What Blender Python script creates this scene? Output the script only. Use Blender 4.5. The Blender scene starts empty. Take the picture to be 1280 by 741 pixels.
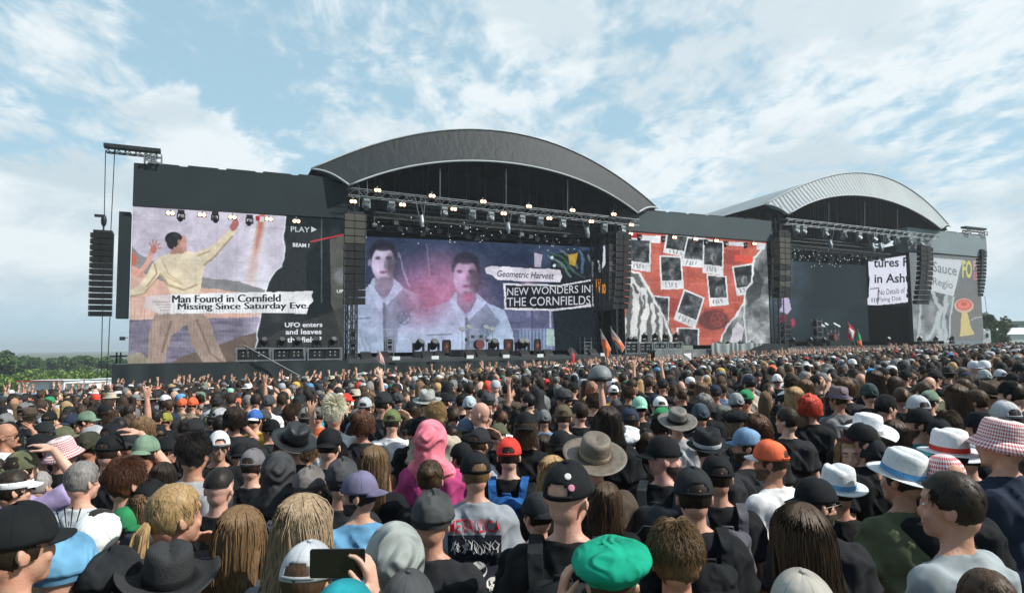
import bpy, bmesh, math, random
import numpy as np
from mathutils import Vector, Matrix, noise
from mathutils.bvhtree import BVHTree
random.seed(7); rng = np.random.default_rng(7)
SC = bpy.context.scene; COL = SC.collection
R = math.radians
# ---------------------------------------------------------------- camera model
F = 830.0; PITCH = math.atan(61.5/F); ROLL = R(.6); CAM = Vector((0, 0, 2.3))
fw = Vector((0, math.cos(PITCH), math.sin(PITCH))); rt0 = Vector((1, 0, 0)); up0 = Vector((0, -math.sin(PITCH), math.cos(PITCH)))
rt = math.cos(ROLL)*rt0-math.sin(ROLL)*up0; up = math.sin(ROLL)*rt0+math.cos(ROLL)*up0
def ray(x, y): return fw+rt*((x-640)/F)-up*((y-370.5)/F)
def at(x, y, Y):
    d = ray(x, y); return CAM+d*(Y/d.y)
def proj(P):
    v = Vector(P)-CAM; w = v.dot(fw); return (640+F*v.dot(rt)/w, 370.5-F*v.dot(up)/w, w)
cd = bpy.data.cameras.new('camera'); cam = bpy.data.objects.new('camera', cd); COL.objects.link(cam)
M3 = Matrix((rt, up, -fw)).transposed(); cam.matrix_world = Matrix.Translation(CAM) @ M3.to_4x4()
cd.sensor_width = 36; cd.lens = F/1280*36; cd.clip_end = 5000; cd.clip_start = .05; SC.camera = cam
def gz(X, Y):
    def sm(v, a, b):
        return min(max(v, a), b)
    return .03*sm(X, -70, 90)-.018*sm(Y-3, -3, 60)
# stage frame
TH = R(25.5); SD = Vector((math.cos(TH), math.sin(TH), 0)); SN = Vector((-math.sin(TH), math.cos(TH), 0))
SP = at(160, 456, 34.); SP.z = 0
SM = Matrix.Translation(SP) @ Matrix.Rotation(TH, 4, 'Z')
def SL(x, y, q=0):                   # point on the vertical plane q metres behind the stage front: local (s, q, z)
    d = ray(x, y); P = CAM+d*((SP+SN*q-CAM).dot(SN)/d.dot(SN))-SP
    return Vector((P.dot(SD), q, P.z))
# ---------------------------------------------------------------- colour & materials
def lin(c):
    c = np.asarray(c, float)/255.
    return np.where(c <= .04045, c/12.92, ((c+.055)/1.055)**2.4)
def rgb(*c): return tuple(float(v) for v in lin(c))+(1.,)
MATS = {}
def nmat(name):
    m = bpy.data.materials.new(name); m.use_nodes = True; MATS[name] = m
    nt = m.node_tree; return m, nt, nt.nodes['Principled BSDF'], nt.nodes, nt.links
def mat(name, col, rough=.7, var=.25, scale=6., bump=.0, metal=0., spec=.3, stretch=(1, 1, 1), objcol=False, emis=None, es=1., attr=None, bscale=None, sheen=0):
    m, nt, b, N, Lk = nmat(name)
    tc = N.new('ShaderNodeTexCoord'); mp = N.new('ShaderNodeMapping'); mp.inputs['Scale'].default_value = stretch
    Lk.new(tc.outputs['Object'], mp.inputs['Vector'])
    nz = N.new('ShaderNodeTexNoise'); nz.inputs['Scale'].default_value = scale; nz.inputs['Detail'].default_value = 5
    Lk.new(mp.outputs[0], nz.inputs['Vector'])
    mr = N.new('ShaderNodeMapRange'); mr.inputs['To Min'].default_value = 1-var; mr.inputs['To Max'].default_value = 1+var
    mr.inputs['From Min'].default_value = .25; mr.inputs['From Max'].default_value = .75
    Lk.new(nz.outputs['Fac'], mr.inputs['Value'])
    vm = N.new('ShaderNodeVectorMath'); vm.operation = 'SCALE'; Lk.new(mr.outputs[0], vm.inputs['Scale'])
    if objcol:
        oi = N.new('ShaderNodeObjectInfo'); Lk.new(oi.outputs['Color'], vm.inputs[0])
    elif attr:
        a = N.new('ShaderNodeAttribute'); a.attribute_name = attr; Lk.new(a.outputs['Color'], vm.inputs[0])
    else:
        vm.inputs[0].default_value = col[:3]
    Lk.new(vm.outputs[0], b.inputs['Base Color'])
    b.inputs['Roughness'].default_value = rough; b.inputs['Metallic'].default_value = metal; b.inputs['Specular IOR Level'].default_value = spec
    if sheen: b.inputs['Sheen Weight'].default_value = sheen
    if bump:
        n2 = N.new('ShaderNodeTexNoise'); n2.inputs['Scale'].default_value = bscale or scale*4; n2.inputs['Detail'].default_value = 4
        Lk.new(mp.outputs[0], n2.inputs['Vector'])
        bp = N.new('ShaderNodeBump'); bp.inputs['Strength'].default_value = bump; bp.inputs['Distance'].default_value = .02
        Lk.new(n2.outputs['Fac'], bp.inputs['Height']); Lk.new(bp.outputs[0], b.inputs['Normal'])
    if emis:
        b.inputs['Emission Color'].default_value = emis; b.inputs['Emission Strength'].default_value = es
    return m
# ---------------------------------------------------------------- mesh helpers
class MB:
    def __init__(s): s.v = []; s.f = []
    def add(s, vs, fs):
        n = len(s.v); s.v += [Vector(p) for p in vs]; s.f += [tuple(i+n for i in f) for f in fs]; return s
    def box(s, a, b):
        x0, y0, z0 = a; x1, y1, z1 = b
        return s.add([(x0,y0,z0),(x1,y0,z0),(x1,y1,z0),(x0,y1,z0),(x0,y0,z1),(x1,y0,z1),(x1,y1,z1),(x0,y1,z1)],
              [(0,3,2,1),(4,5,6,7),(0,1,5,4),(1,2,6,5),(2,3,7,6),(3,0,4,7)])
    def tube(s, pts, r, n=6, caps=True):
        pts = [Vector(p) for p in pts]; rs = r if hasattr(r, '__len__') else [r]*len(pts); vs = []; fs = []
        for i, p in enumerate(pts):
            t = (pts[min(i+1, len(pts)-1)]-pts[max(i-1, 0)])
            if t.length < 1e-9: t = Vector((0, 0, 1))
            t.normalize(); a = t.cross(Vector((0, 0, 1)) if abs(t.z) < .9 else Vector((1, 0, 0))).normalized(); b = t.cross(a)
            for k in range(n):
                c = 2*math.pi*k/n; vs.append(p+(a*math.cos(c)+b*math.sin(c))*rs[i])
        for i in range(len(pts)-1):
            for k in range(n): fs.append((i*n+k, i*n+(k+1) % n, (i+1)*n+(k+1) % n, (i+1)*n+k))
        if caps: fs.append(tuple(range(n-1, -1, -1))); fs.append(tuple((len(pts)-1)*n+k for k in range(n)))
        return s.add(vs, fs)
    def ell(s, c, r, nu=12, nv=8, rot=None):
        vs = []; fs = []; c = Vector(c)
        for j in range(1, nv):
            a = math.pi*j/nv
            for k in range(nu):
                u = 2*math.pi*k/nu; p = Vector((r[0]*math.sin(a)*math.cos(u), r[1]*math.sin(a)*math.sin(u), r[2]*math.cos(a)))
                if rot is not None: p = rot @ p
                vs.append(c+p)
        t = Vector((0, 0, r[2])); b = Vector((0, 0, -r[2]))
        if rot is not None: t = rot @ t; b = rot @ b
        vs += [c+t, c+b]; T = len(vs)-2; B = T+1
        for j in range(nv-2):
            for k in range(nu): fs.append((j*nu+k, (j+1)*nu+k, (j+1)*nu+(k+1) % nu, j*nu+(k+1) % nu))
        for k in range(nu): fs.append((T, k, (k+1) % nu)); fs.append((B, (nv-2)*nu+(k+1) % nu, (nv-2)*nu+k))
        return s.add(vs, fs)
    def cap(s, p0, p1, r0, r1, n=12):
        p0 = Vector(p0); p1 = Vector(p1); d = p1-p0; L = d.length; d = d/L
        pts = []; rs = []
        for k in range(1, 6): a = math.pi/2*(1-k/5.); pts.append(p0-d*r0*math.sin(a)); rs.append(max(r0*math.cos(a), 1e-4))
        for k in range(0, 5): a = math.pi/2*k/5.; pts.append(p1+d*r1*math.sin(a)); rs.append(max(r1*math.cos(a), 1e-4))
        pts.insert(0, p0-d*r0); rs.insert(0, 1e-4); pts.append(p1+d*r1); rs.append(1e-4)
        return s.tube(pts, rs, n, True)
    def lathe(s, prof, n=24, c=(0, 0, 0), sx=1, sy=1, fn=None):
        vs = []; fs = []
        for (r, z) in prof:
            for k in range(n):
                u = 2*math.pi*k/n; p = Vector((r*sx*math.cos(u), r*sy*math.sin(u), z))
                if fn: p = fn(p, u, r)
                vs.append(p+Vector(c))
        for j in range(len(prof)-1):
            for k in range(n): fs.append((j*n+k, j*n+(k+1) % n, (j+1)*n+(k+1) % n, (j+1)*n+k))
        return s.add(vs, fs)
    def mesh(s, name, smooth=False, off=None, fixn=False):
        m = bpy.data.meshes.new(name); o = Vector(off) if off is not None else None
        m.from_pydata([tuple(p-o) if o else tuple(p) for p in s.v], [], s.f)
        if fixn:
            bm = bmesh.new(); bm.from_mesh(m); bmesh.ops.recalc_face_normals(bm, faces=bm.faces); bm.to_mesh(m); bm.free()
        if smooth: m.polygons.foreach_set('use_smooth', [True]*len(m.polygons))
        return m
def link(name, me, material=None, parent=None, color=None):
    o = bpy.data.objects.new(name, me); COL.objects.link(o)
    if material is not None and me is not None and len(me.materials) == 0: me.materials.append(material)
    if parent is not None: o.parent = parent
    if color is not None: o.color = tuple(color)[:3]+((color[3] if len(color) > 3 else 1.),)
    return o
def tag(o, label=None, cat=None, group=None, kind=None):
    if label: o['label'] = label
    if cat: o['category'] = cat
    if group: o['group'] = group
    if kind: o['kind'] = kind
    return o
def empty(name, label, cat, M, group=None):
    o = bpy.data.objects.new(name, None); COL.objects.link(o); o.matrix_world = M; o.empty_display_size = .1
    return tag(o, label, cat, group)
class ST:                                        # a thing standing in the stage frame; parts given in stage coordinates
    def __init__(s, name, label, cat, base, group=None):
        s.b = Vector(base); s.o = empty(name, label, cat, SM @ Matrix.Translation(s.b), group)
    def part(s, name, mb, m, parent=None, smooth=False, label=None, color=None, fixn=False):
        me = mb.mesh(name, smooth, s.b, fixn) if isinstance(mb, MB) else mb
        o = link(name, me, m, parent or s.o, color)
        if label: o['label'] = label
        return o
TMP = bpy.data.scenes.new('workbench'); _vl = TMP.view_layers[0]
def evaluated(o, name):
    _vl.update(); dg = _vl.depsgraph; dg.update(); out = bpy.data.meshes.new_from_object(o.evaluated_get(dg)); out.name = name; me = o.data; bpy.data.objects.remove(o); return out
def remesh(mb, voxel, smooth=2, disp=None, name='m'):
    me = mb.mesh('tmp'); bm = bmesh.new(); bm.from_mesh(me); bmesh.ops.remove_doubles(bm, verts=bm.verts, dist=1e-5)
    bmesh.ops.recalc_face_normals(bm, faces=bm.faces); bm.to_mesh(me); bm.free()
    o = bpy.data.objects.new('tmp', me); TMP.collection.objects.link(o)
    md = o.modifiers.new('r', 'REMESH'); md.mode = 'VOXEL'; md.voxel_size = voxel
    if smooth: ms = o.modifiers.new('s', 'SMOOTH'); ms.factor = .5; ms.iterations = smooth
    out = evaluated(o, name); bpy.data.meshes.remove(me)
    if disp:
        N_ = [v.normal.copy() for v in out.vertices]; C_ = [v.co.copy() for v in out.vertices]
        out.vertices.foreach_set('co', [k for c, n in zip(C_, N_) for k in c+n*disp(c)]); out.update()
    out.polygons.foreach_set('use_smooth', [True]*len(out.polygons)); out.materials.clear()
    return out
_tc = {}
def textmesh(txt, bold=0., shear=0.):
    """flat text in the XZ plane, normalised to a 1 x 1 box"""
    k = (txt, bold, shear)
    if k in _tc: return _tc[k]
    c = bpy.data.curves.new('t', 'FONT'); c.body = txt; c.offset = bold; c.shear = shear; c.resolution_u = 3
    o = bpy.data.objects.new('t', c); TMP.collection.objects.link(o); me = evaluated(o, 't')
    xs = [v.co.x for v in me.vertices]; ys = [v.co.y for v in me.vertices]; x0, x1, y0, y1 = min(xs), max(xs), min(ys), max(ys)
    vs = [((v.co.x-x0)/(x1-x0), (v.co.y-y0)/(y1-y0)) for v in me.vertices]; fs = [tuple(p.vertices) for p in me.polygons]
    bpy.data.meshes.remove(me); _tc[k] = (vs, fs); return _tc[k]
# ---------------------------------------------------------------- materials
def cloth_mat(name, rough=.85, sheen=0, pr=False, bump=.5, wr=9.):
    m = mat(name, (1, 1, 1), rough, .3, 9., 0, spec=.15, objcol=True); nt = m.node_tree; N = nt.nodes; Lk = nt.links; b = N['Principled BSDF']
    tc = N.new('ShaderNodeTexCoord')
    n1 = N.new('ShaderNodeTexNoise'); n1.noise_type = 'RIDGED_MULTIFRACTAL'; n1.inputs['Scale'].default_value = wr*.55; n1.inputs['Detail'].default_value = 2; n1.inputs['Distortion'].default_value = 1.6
    n2 = N.new('ShaderNodeTexNoise'); n2.inputs['Scale'].default_value = 420; n2.inputs['Detail'].default_value = 1
    Lk.new(tc.outputs['Object'], n1.inputs['Vector']); Lk.new(tc.outputs['Object'], n2.inputs['Vector'])
    b1 = N.new('ShaderNodeBump'); b1.inputs['Strength'].default_value = bump; b1.inputs['Distance'].default_value = .05
    b2 = N.new('ShaderNodeBump'); b2.inputs['Strength'].default_value = .25; b2.inputs['Distance'].default_value = .002
    Lk.new(n1.outputs['Fac'], b1.inputs['Height']); Lk.new(n2.outputs['Fac'], b2.inputs['Height']); Lk.new(b1.outputs[0], b2.inputs['Normal'])
    Lk.new(b2.outputs[0], b.inputs['Normal'])
    if pr:   # faded illegible print on the back of a shirt, present where the object's colour alpha is low
        src = b.inputs['Base Color'].links[0].from_socket
        oi = N.new('ShaderNodeObjectInfo'); sx = N.new('ShaderNodeSeparateXYZ'); Lk.new(tc.outputs['Object'], sx.inputs[0])
        def mth(op, a, bb=None, c=None):
            n = N.new('ShaderNodeMath'); n.operation = op
            for i, v in enumerate((a, bb, c)):
                if v is None: continue
                if isinstance(v, (int, float)): n.inputs[i].default_value = v
                else: Lk.new(v, n.inputs[i])
            return n.outputs[0]
        vo = N.new('ShaderNodeTexNoise'); vo.inputs['Scale'].default_value = 22; vo.inputs['Detail'].default_value = 3; vo.inputs['Distortion'].default_value = 2.
        ad = N.new('ShaderNodeVectorMath'); ad.operation = 'ADD'; cb = N.new('ShaderNodeCombineXYZ'); Lk.new(mth('MULTIPLY', oi.outputs['Random'], 31.), cb.inputs[0])
        Lk.new(tc.outputs['Object'], ad.inputs[0]); Lk.new(cb.outputs[0], ad.inputs[1]); Lk.new(ad.outputs[0], vo.inputs['Vector'])
        k = mth('GREATER_THAN', vo.outputs['Fac'], .54)
        k = mth('MULTIPLY', k, mth('LESS_THAN', mth('ABSOLUTE', sx.outputs['X']), .115))
        k = mth('MULTIPLY', k, mth('LESS_THAN', mth('ABSOLUTE', mth('SUBTRACT', sx.outputs['Z'], 1.25)), .12))
        k = mth('MULTIPLY', k, mth('LESS_THAN', sx.outputs['Y'], 0.))
        k = mth('MULTIPLY', k, mth('LESS_THAN', oi.outputs['Alpha'], .5))
        mx = N.new('ShaderNodeMix'); mx.data_type = 'RGBA'; Lk.new(mth('MULTIPLY', k, .7), mx.inputs['Factor']); Lk.new(src, mx.inputs['A'])
        mx.inputs['B'].default_value = (.5, .48, .45, 1); Lk.new(mx.outputs['Result'], b.inputs['Base Color'])
    return m
M_cloth = cloth_mat('fabric', pr=True); M_cap = cloth_mat('cap_fabric', .8, bump=.12, wr=14); M_felt = cloth_mat('felt', .9, bump=.5, wr=16)
M_soft = cloth_mat('soft_fabric', .9, bump=.9, wr=12)
M_skin = mat('skin', (1, 1, 1), .5, .10, 14, .12, objcol=True, spec=.35, bscale=90); M_skin.node_tree.nodes['Principled BSDF'].inputs['Subsurface Weight'].default_value = .0
def hair_mat():
    m, nt, b, N, Lk = nmat('hair'); oi = N.new('ShaderNodeObjectInfo'); tc = N.new('ShaderNodeTexCoord')
    nz = N.new('ShaderNodeTexNoise'); nz.inputs['Scale'].default_value = 130; nz.inputs['Detail'].default_value = 3
    mp = N.new('ShaderNodeMapping'); mp.inputs['Scale'].default_value = (1, 1, .12); Lk.new(tc.outputs['Object'], mp.inputs[0]); Lk.new(mp.outputs[0], nz.inputs['Vector'])
    mr = N.new('ShaderNodeMapRange'); mr.inputs['From Min'].default_value = .3; mr.inputs['From Max'].default_value = .7; mr.inputs['To Min'].default_value = .6; mr.inputs['To Max'].default_value = 1.45
    Lk.new(nz.outputs['Fac'], mr.inputs['Value']); vm = N.new('ShaderNodeVectorMath'); vm.operation = 'SCALE'
    Lk.new(oi.outputs['Color'], vm.inputs[0]); Lk.new(mr.outputs[0], vm.inputs['Scale']); Lk.new(vm.outputs[0], b.inputs['Base Color'])
    b.inputs['Roughness'].default_value = .5; b.inputs['Specular IOR Level'].default_value = .25
    bp = N.new('ShaderNodeBump'); bp.inputs['Strength'].default_value = .25; bp.inputs['Distance'].default_value = .002
    Lk.new(nz.outputs['Fac'], bp.inputs['Height']); Lk.new(bp.outputs[0], b.inputs['Normal']); return m
M_hair = hair_mat()
def seams(m):                       # six panel seams of a cap
    nt = m.node_tree; N = nt.nodes; Lk = nt.links; b = N['Principled BSDF']; tc = N.new('ShaderNodeTexCoord'); sx = N.new('ShaderNodeSeparateXYZ'); Lk.new(tc.outputs['Object'], sx.inputs[0])
    def q(op, a, bb=None):
        n = N.new('ShaderNodeMath'); n.operation = op
        for i, v in enumerate((a, bb)):
            if v is None: continue
            if isinstance(v, (int, float)): n.inputs[i].default_value = v
            else: Lk.new(v, n.inputs[i])
        return n.outputs[0]
    k = q('ABSOLUTE', q('SUBTRACT', q('FRACT', q('ADD', q('MULTIPLY', q('ARCTAN2', sx.outputs['X'], q('SUBTRACT', sx.outputs['Y'], .002)), 6/(2*math.pi)), .5)), .5))
    k = q('LESS_THAN', k, .018); k = q('MULTIPLY', k, q('GREATER_THAN', sx.outputs['Z'], 1.672))
    src = b.inputs['Base Color'].links[0].from_socket; mx = N.new('ShaderNodeMix'); mx.data_type = 'RGBA'; mx.blend_type = 'MULTIPLY'; Lk.new(q('MULTIPLY', k, .55), mx.inputs['Factor']); Lk.new(src, mx.inputs['A']); mx.inputs['B'].default_value = (.3, .3, .3, 1)
    Lk.new(mx.outputs['Result'], b.inputs['Base Color'])
seams(M_cap)
def ruddy(m):                       # blotches and pores in skin
    nt = m.node_tree; N = nt.nodes; Lk = nt.links; b = N['Principled BSDF']; tc = N.new('ShaderNodeTexCoord'); n = N.new('ShaderNodeTexNoise'); n.inputs['Scale'].default_value = 16; n.inputs['Detail'].default_value = 6; n.inputs['Roughness'].default_value = .7; Lk.new(tc.outputs['Object'], n.inputs['Vector'])
    mr = N.new('ShaderNodeMapRange'); mr.inputs['From Min'].default_value = .4; mr.inputs['From Max'].default_value = .7; mr.inputs['To Max'].default_value = .6; Lk.new(n.outputs['Fac'], mr.inputs['Value'])
    src = b.inputs['Base Color'].links[0].from_socket; mx = N.new('ShaderNodeMix'); mx.data_type = 'RGBA'; mx.blend_type = 'MULTIPLY'; Lk.new(mr.outputs[0], mx.inputs['Factor']); Lk.new(src, mx.inputs['A']); mx.inputs['B'].default_value = (.92, .62, .55, 1); Lk.new(mx.outputs['Result'], b.inputs['Base Color'])
ruddy(M_skin)
def gingham_mat(name, c1, sc):
    m, nt, b, N, Lk = nmat(name); tc = N.new('ShaderNodeTexCoord'); sx = N.new('ShaderNodeSeparateXYZ'); Lk.new(tc.outputs['Object'], sx.inputs[0])
    def mth(op, a, bb=None):
        n = N.new('ShaderNodeMath'); n.operation = op
        for i, v in enumerate((a, bb)):
            if v is None: continue
            if isinstance(v, (int, float)): n.inputs[i].default_value = v
            else: Lk.new(v, n.inputs[i])
        return n.outputs[0]
    an = mth('ARCTAN2', sx.outputs['Y'], sx.outputs['X'])
    s1 = mth('LESS_THAN', mth('FRACT', mth('MULTIPLY', an, sc*.13)), .5); s2 = mth('LESS_THAN', mth('FRACT', mth('MULTIPLY', sx.outputs['Z'], sc)), .5)
    k = mth('MULTIPLY', mth('ADD', s1, s2), .5)
    mx = N.new('ShaderNodeMix'); mx.data_type = 'RGBA'; Lk.new(k, mx.inputs['Factor']); mx.inputs['A'].default_value = (.78, .74, .74, 1); mx.inputs['B'].default_value = c1
    Lk.new(mx.outputs['Result'], b.inputs['Base Color']); b.inputs['Roughness'].default_value = .85
    nz = N.new('ShaderNodeTexNoise'); nz.inputs['Scale'].default_value = 14; Lk.new(tc.outputs['Object'], nz.inputs['Vector'])
    bp = N.new('ShaderNodeBump'); bp.inputs['Strength'].default_value = .5; bp.inputs['Distance'].default_value = .03; Lk.new(nz.outputs['Fac'], bp.inputs['Height']); Lk.new(bp.outputs[0], b.inputs['Normal'])
    return m
M_ging = gingham_mat('gingham', (.42, .03, .05, 1), 62); M_ging2 = gingham_mat('gingham_red', (.5, .02, .03, 1), 50)
M_straw = mat('straw', (1, 1, 1), .75, .12, 60, .4, objcol=True, bscale=220)
M_leather = mat('leather', (1, 1, 1), .45, .25, 30, .3, objcol=True, spec=.5, bscale=120)
M_black = mat('black_plastic', (.015, .017, .019), .45, .2, 8)
M_blackfab = mat('black_fabric', (.022, .03, .034), .85, .3, 1.2, .4, stretch=(1, 1, .25), bscale=2.)
M_void = mat('black_drape', (.007, .010, .011), .9, .3, 1.2, .3, spec=.05, stretch=(1, 1, .25), bscale=2.)
M_panel = mat('panel_fabric', (.015, .025, .030), .8, .18, .5)
M_panel2 = mat('grey_panel_fabric', (.06, .082, .092), .8, .12, .4)
M_panel3 = mat('light_grey_panel_fabric', (.20, .25, .275), .8, .1, .3)
M_alu = mat('aluminium', (.25, .28, .30), .45, .2, 3, metal=.6)
M_dalu = mat('dark_truss', (.075, .085, .09), .5, .25, 3, metal=.3)
M_steel = mat('dark_steel', (.028, .032, .036), .5, .3, 4, metal=.2)
M_speaker = mat('speaker_grille', (.009, .010, .011), .6, .35, 3)
M_speaker2 = mat('speaker_light', (.075, .072, .060), .7, .3, 1.5)
M_white = mat('white_paint', (.72, .76, .78), .5, .06, 2)
M_deck = mat('deck', (.05, .058, .062), .7, .3, .8)
M_grey = mat('grey_metal', (.18, .20, .21), .5, .2, 3)
M_dred = mat('drum_skin', (.16, .05, .05), .6, .2, 3)
M_red = mat('red_paint', (.45, .05, .04), .6, .2, 3)
M_lamp = mat('lit_bulb', (1, .7, .5), .5, 0, 1, emis=(1., .50, .26, 1), es=4.5)
M_led = mat('white_lamp', (1, 1, 1), .5, 0, 1, emis=(.85, .95, 1, 1), es=.9)
def scr_mat():
    m, nt, b, N, Lk = nmat('led_screen_picture'); a = N.new('ShaderNodeAttribute'); a.attribute_name = 'Col'
    b.inputs['Base Color'].default_value = (.01, .01, .012, 1); b.inputs['Roughness'].default_value = .6; b.inputs['Specular IOR Level'].default_value = .1
    Lk.new(a.outputs['Color'], b.inputs['Emission Color']); b.inputs['Emission Strength'].default_value = 1.0; return m
M_scr = scr_mat()
_em = {}
def M_emit(c, s=.92):
    if (c, s) not in _em:
        m, nt, b, N, Lk = nmat('led_letters'); b.inputs['Base Color'].default_value = (.01, .01, .01, 1); b.inputs['Emission Color'].default_value = rgb(*c); b.inputs['Emission Strength'].default_value = s
        b.inputs['Specular IOR Level'].default_value = .1; _em[(c, s)] = m
    return _em[(c, s)]
def pvc_mat(name, col, str_=.9, folds=1.0):
    m, nt, b, N, Lk = nmat(name); tc = N.new('ShaderNodeTexCoord'); mp = N.new('ShaderNodeMapping'); mp.inputs['Scale'].default_value = (1, 1, .05); Lk.new(tc.outputs['Object'], mp.inputs[0])
    nz = N.new('ShaderNodeTexNoise'); nz.inputs['Scale'].default_value = 2.6*folds; nz.inputs['Detail'].default_value = 4; nz.inputs['Distortion'].default_value = .6; Lk.new(mp.outputs[0], nz.inputs['Vector'])
    n3 = N.new('ShaderNodeTexNoise'); n3.inputs['Scale'].default_value = .35; Lk.new(tc.outputs['Object'], n3.inputs['Vector'])
    bp = N.new('ShaderNodeBump'); bp.inputs['Strength'].default_value = str_; bp.inputs['Distance'].default_value = .35; Lk.new(nz.outputs['Fac'], bp.inputs['Height']); Lk.new(bp.outputs[0], b.inputs['Normal'])
    if folds > 1.1:
        wv = N.new('ShaderNodeTexWave'); wv.bands_direction = 'X'; wv.inputs['Scale'].default_value = .8; wv.inputs['Distortion'].default_value = 3.; wv.inputs['Detail'].default_value = 2; wv.inputs['Detail Scale'].default_value = 1.2; Lk.new(mp.outputs[0], wv.inputs['Vector'])
        b2 = N.new('ShaderNodeBump'); b2.inputs['Strength'].default_value = .35; b2.inputs['Distance'].default_value = .2; Lk.new(wv.outputs['Fac'], b2.inputs['Height']); Lk.new(bp.outputs[0], b2.inputs['Normal']); Lk.new(b2.outputs[0], b.inputs['Normal'])
    mr = N.new('ShaderNodeMapRange'); mr.inputs['To Min'].default_value = .8; mr.inputs['To Max'].default_value = 1.2; Lk.new(n3.outputs['Fac'], mr.inputs['Value'])
    vm = N.new('ShaderNodeVectorMath'); vm.operation = 'SCALE'; vm.inputs[0].default_value = col; Lk.new(mr.outputs[0], vm.inputs['Scale']); Lk.new(vm.outputs[0], b.inputs['Base Color'])
    b.inputs['Roughness'].default_value = .62; b.inputs['Specular IOR Level'].default_value = .3; return m
M_pvc1 = pvc_mat('grey_roof_cover', (.022, .028, .031), .16); M_pvc2 = pvc_mat('silver_roof_cover', (.30, .34, .36), .18, 1.3)
M_pvcw = mat('white_trim', (.42, .46, .48), .5, .1, 2)
# leaves, grass
def leaf_mat(name, c1, c2):
    m, nt, b, N, Lk = nmat(name); tc = N.new('ShaderNodeTexCoord'); nz = N.new('ShaderNodeTexNoise'); nz.inputs['Scale'].default_value = .6; nz.inputs['Detail'].default_value = 6
    Lk.new(tc.outputs['Object'], nz.inputs['Vector']); cr = N.new('ShaderNodeValToRGB'); cr.color_ramp.elements[0].position = .35; cr.color_ramp.elements[1].position = .65
    cr.color_ramp.elements[0].color = c1; cr.color_ramp.elements[1].color = c2; Lk.new(nz.outputs['Fac'], cr.inputs[0]); Lk.new(cr.outputs[0], b.inputs['Base Color'])
    b.inputs['Roughness'].default_value = .6; b.inputs['Specular IOR Level'].default_value = .2; return m
M_leaf = leaf_mat('leaves', (.03, .065, .02, 1), (.09, .15, .04, 1)); M_leaf2 = leaf_mat('bright_leaves', (.12, .20, .035, 1), (.25, .34, .08, 1)); M_bark = mat('bark', (.08, .06, .04), .9, .3, 5, .5)
M_leaf3 = leaf_mat('pale_leaves', (.06, .11, .05, 1), (.14, .20, .09, 1)); M_ground = leaf_mat('ground', (.09, .08, .05, 1), (.08, .12, .04, 1)); M_ground.node_tree.nodes['Noise Texture'].inputs['Scale'].default_value = .05
# ---------------------------------------------------------------- world
w = bpy.data.worlds.new('World'); SC.world = w; w.use_nodes = True; nt = w.node_tree; N = nt.nodes; Lk = nt.links; bg = N['Background']
SUN_AZ = R(104); SUN_EL = R(44)       # azimuth clockwise from +Y
sky = N.new('ShaderNodeTexSky'); sky.sky_type = 'NISHITA'; sky.sun_disc = False; sky.sun_elevation = SUN_EL; sky.sun_rotation = SUN_AZ
sky.air_density = 1.0; sky.dust_density = 1.2; sky.ozone_density = 1.6
def mth(op, a, b=None, c=None, clamp=False):
    n = N.new('ShaderNodeMath'); n.operation = op; n.use_clamp = clamp
    for i, v in enumerate((a, b, c)):
        if v is None: continue
        if isinstance(v, (int, float)): n.inputs[i].default_value = v
        else: Lk.new(v, n.inputs[i])
    return n.outputs[0]
def mrange(v, a, b, c=0., d=1., smooth=True):
    n = N.new('ShaderNodeMapRange'); n.interpolation_type = 'SMOOTHSTEP' if smooth else 'LINEAR'
    Lk.new(v, n.inputs['Value']); n.inputs['From Min'].default_value = a; n.inputs['From Max'].default_value = b; n.inputs['To Min'].default_value = c; n.inputs['To Max'].default_value = d; return n.outputs[0]
tc = N.new('ShaderNodeTexCoord'); sx = N.new('ShaderNodeSeparateXYZ'); Lk.new(tc.outputs['Generated'], sx.inputs[0])
X, Y, Z = sx.outputs['X'], sx.outputs['Y'], sx.outputs['Z']
zz = mth('ADD', mth('MAXIMUM', Z, 0.), .13); cb = N.new('ShaderNodeCombineXYZ'); Lk.new(mth('DIVIDE', X, zz), cb.inputs[0]); Lk.new(mth('DIVIDE', Y, zz), cb.inputs[1])
def noise_at(vec, scale, detail=6, rough=.55, dist=0., loc=(0, 0, 0), sc=(1, 1, 1), rot=0.):
    mp = N.new('ShaderNodeMapping'); mp.inputs['Location'].default_value = loc; mp.inputs['Scale'].default_value = sc; mp.inputs['Rotation'].default_value = (0, 0, rot); Lk.new(vec, mp.inputs[0])
    n = N.new('ShaderNodeTexNoise'); n.inputs['Scale'].default_value = scale; n.inputs['Detail'].default_value = detail; n.inputs['Roughness'].default_value = rough; n.inputs['Distortion'].default_value = dist
    Lk.new(mp.outputs[0], n.inputs['Vector']); return n.outputs['Fac']
P2 = cb.outputs[0]
big = noise_at(P2, .55, 3, .5, .4, (3.1, 1.7, 0), (1, 1, 1), .5)
med = noise_at(P2, 3.4, 8, .64, .5, (1.3, 5.2, 0), (1, .75, 1), .7)
fine = noise_at(P2, 10., 5, .6, .3, (4, 2, 0), (1, .6, 1), .8)
cov = mth('ADD', mth('ADD', mth('MULTIPLY', big, .62), mth('MULTIPLY', med, .60)), mth('MULTIPLY', fine, .52))
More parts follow.
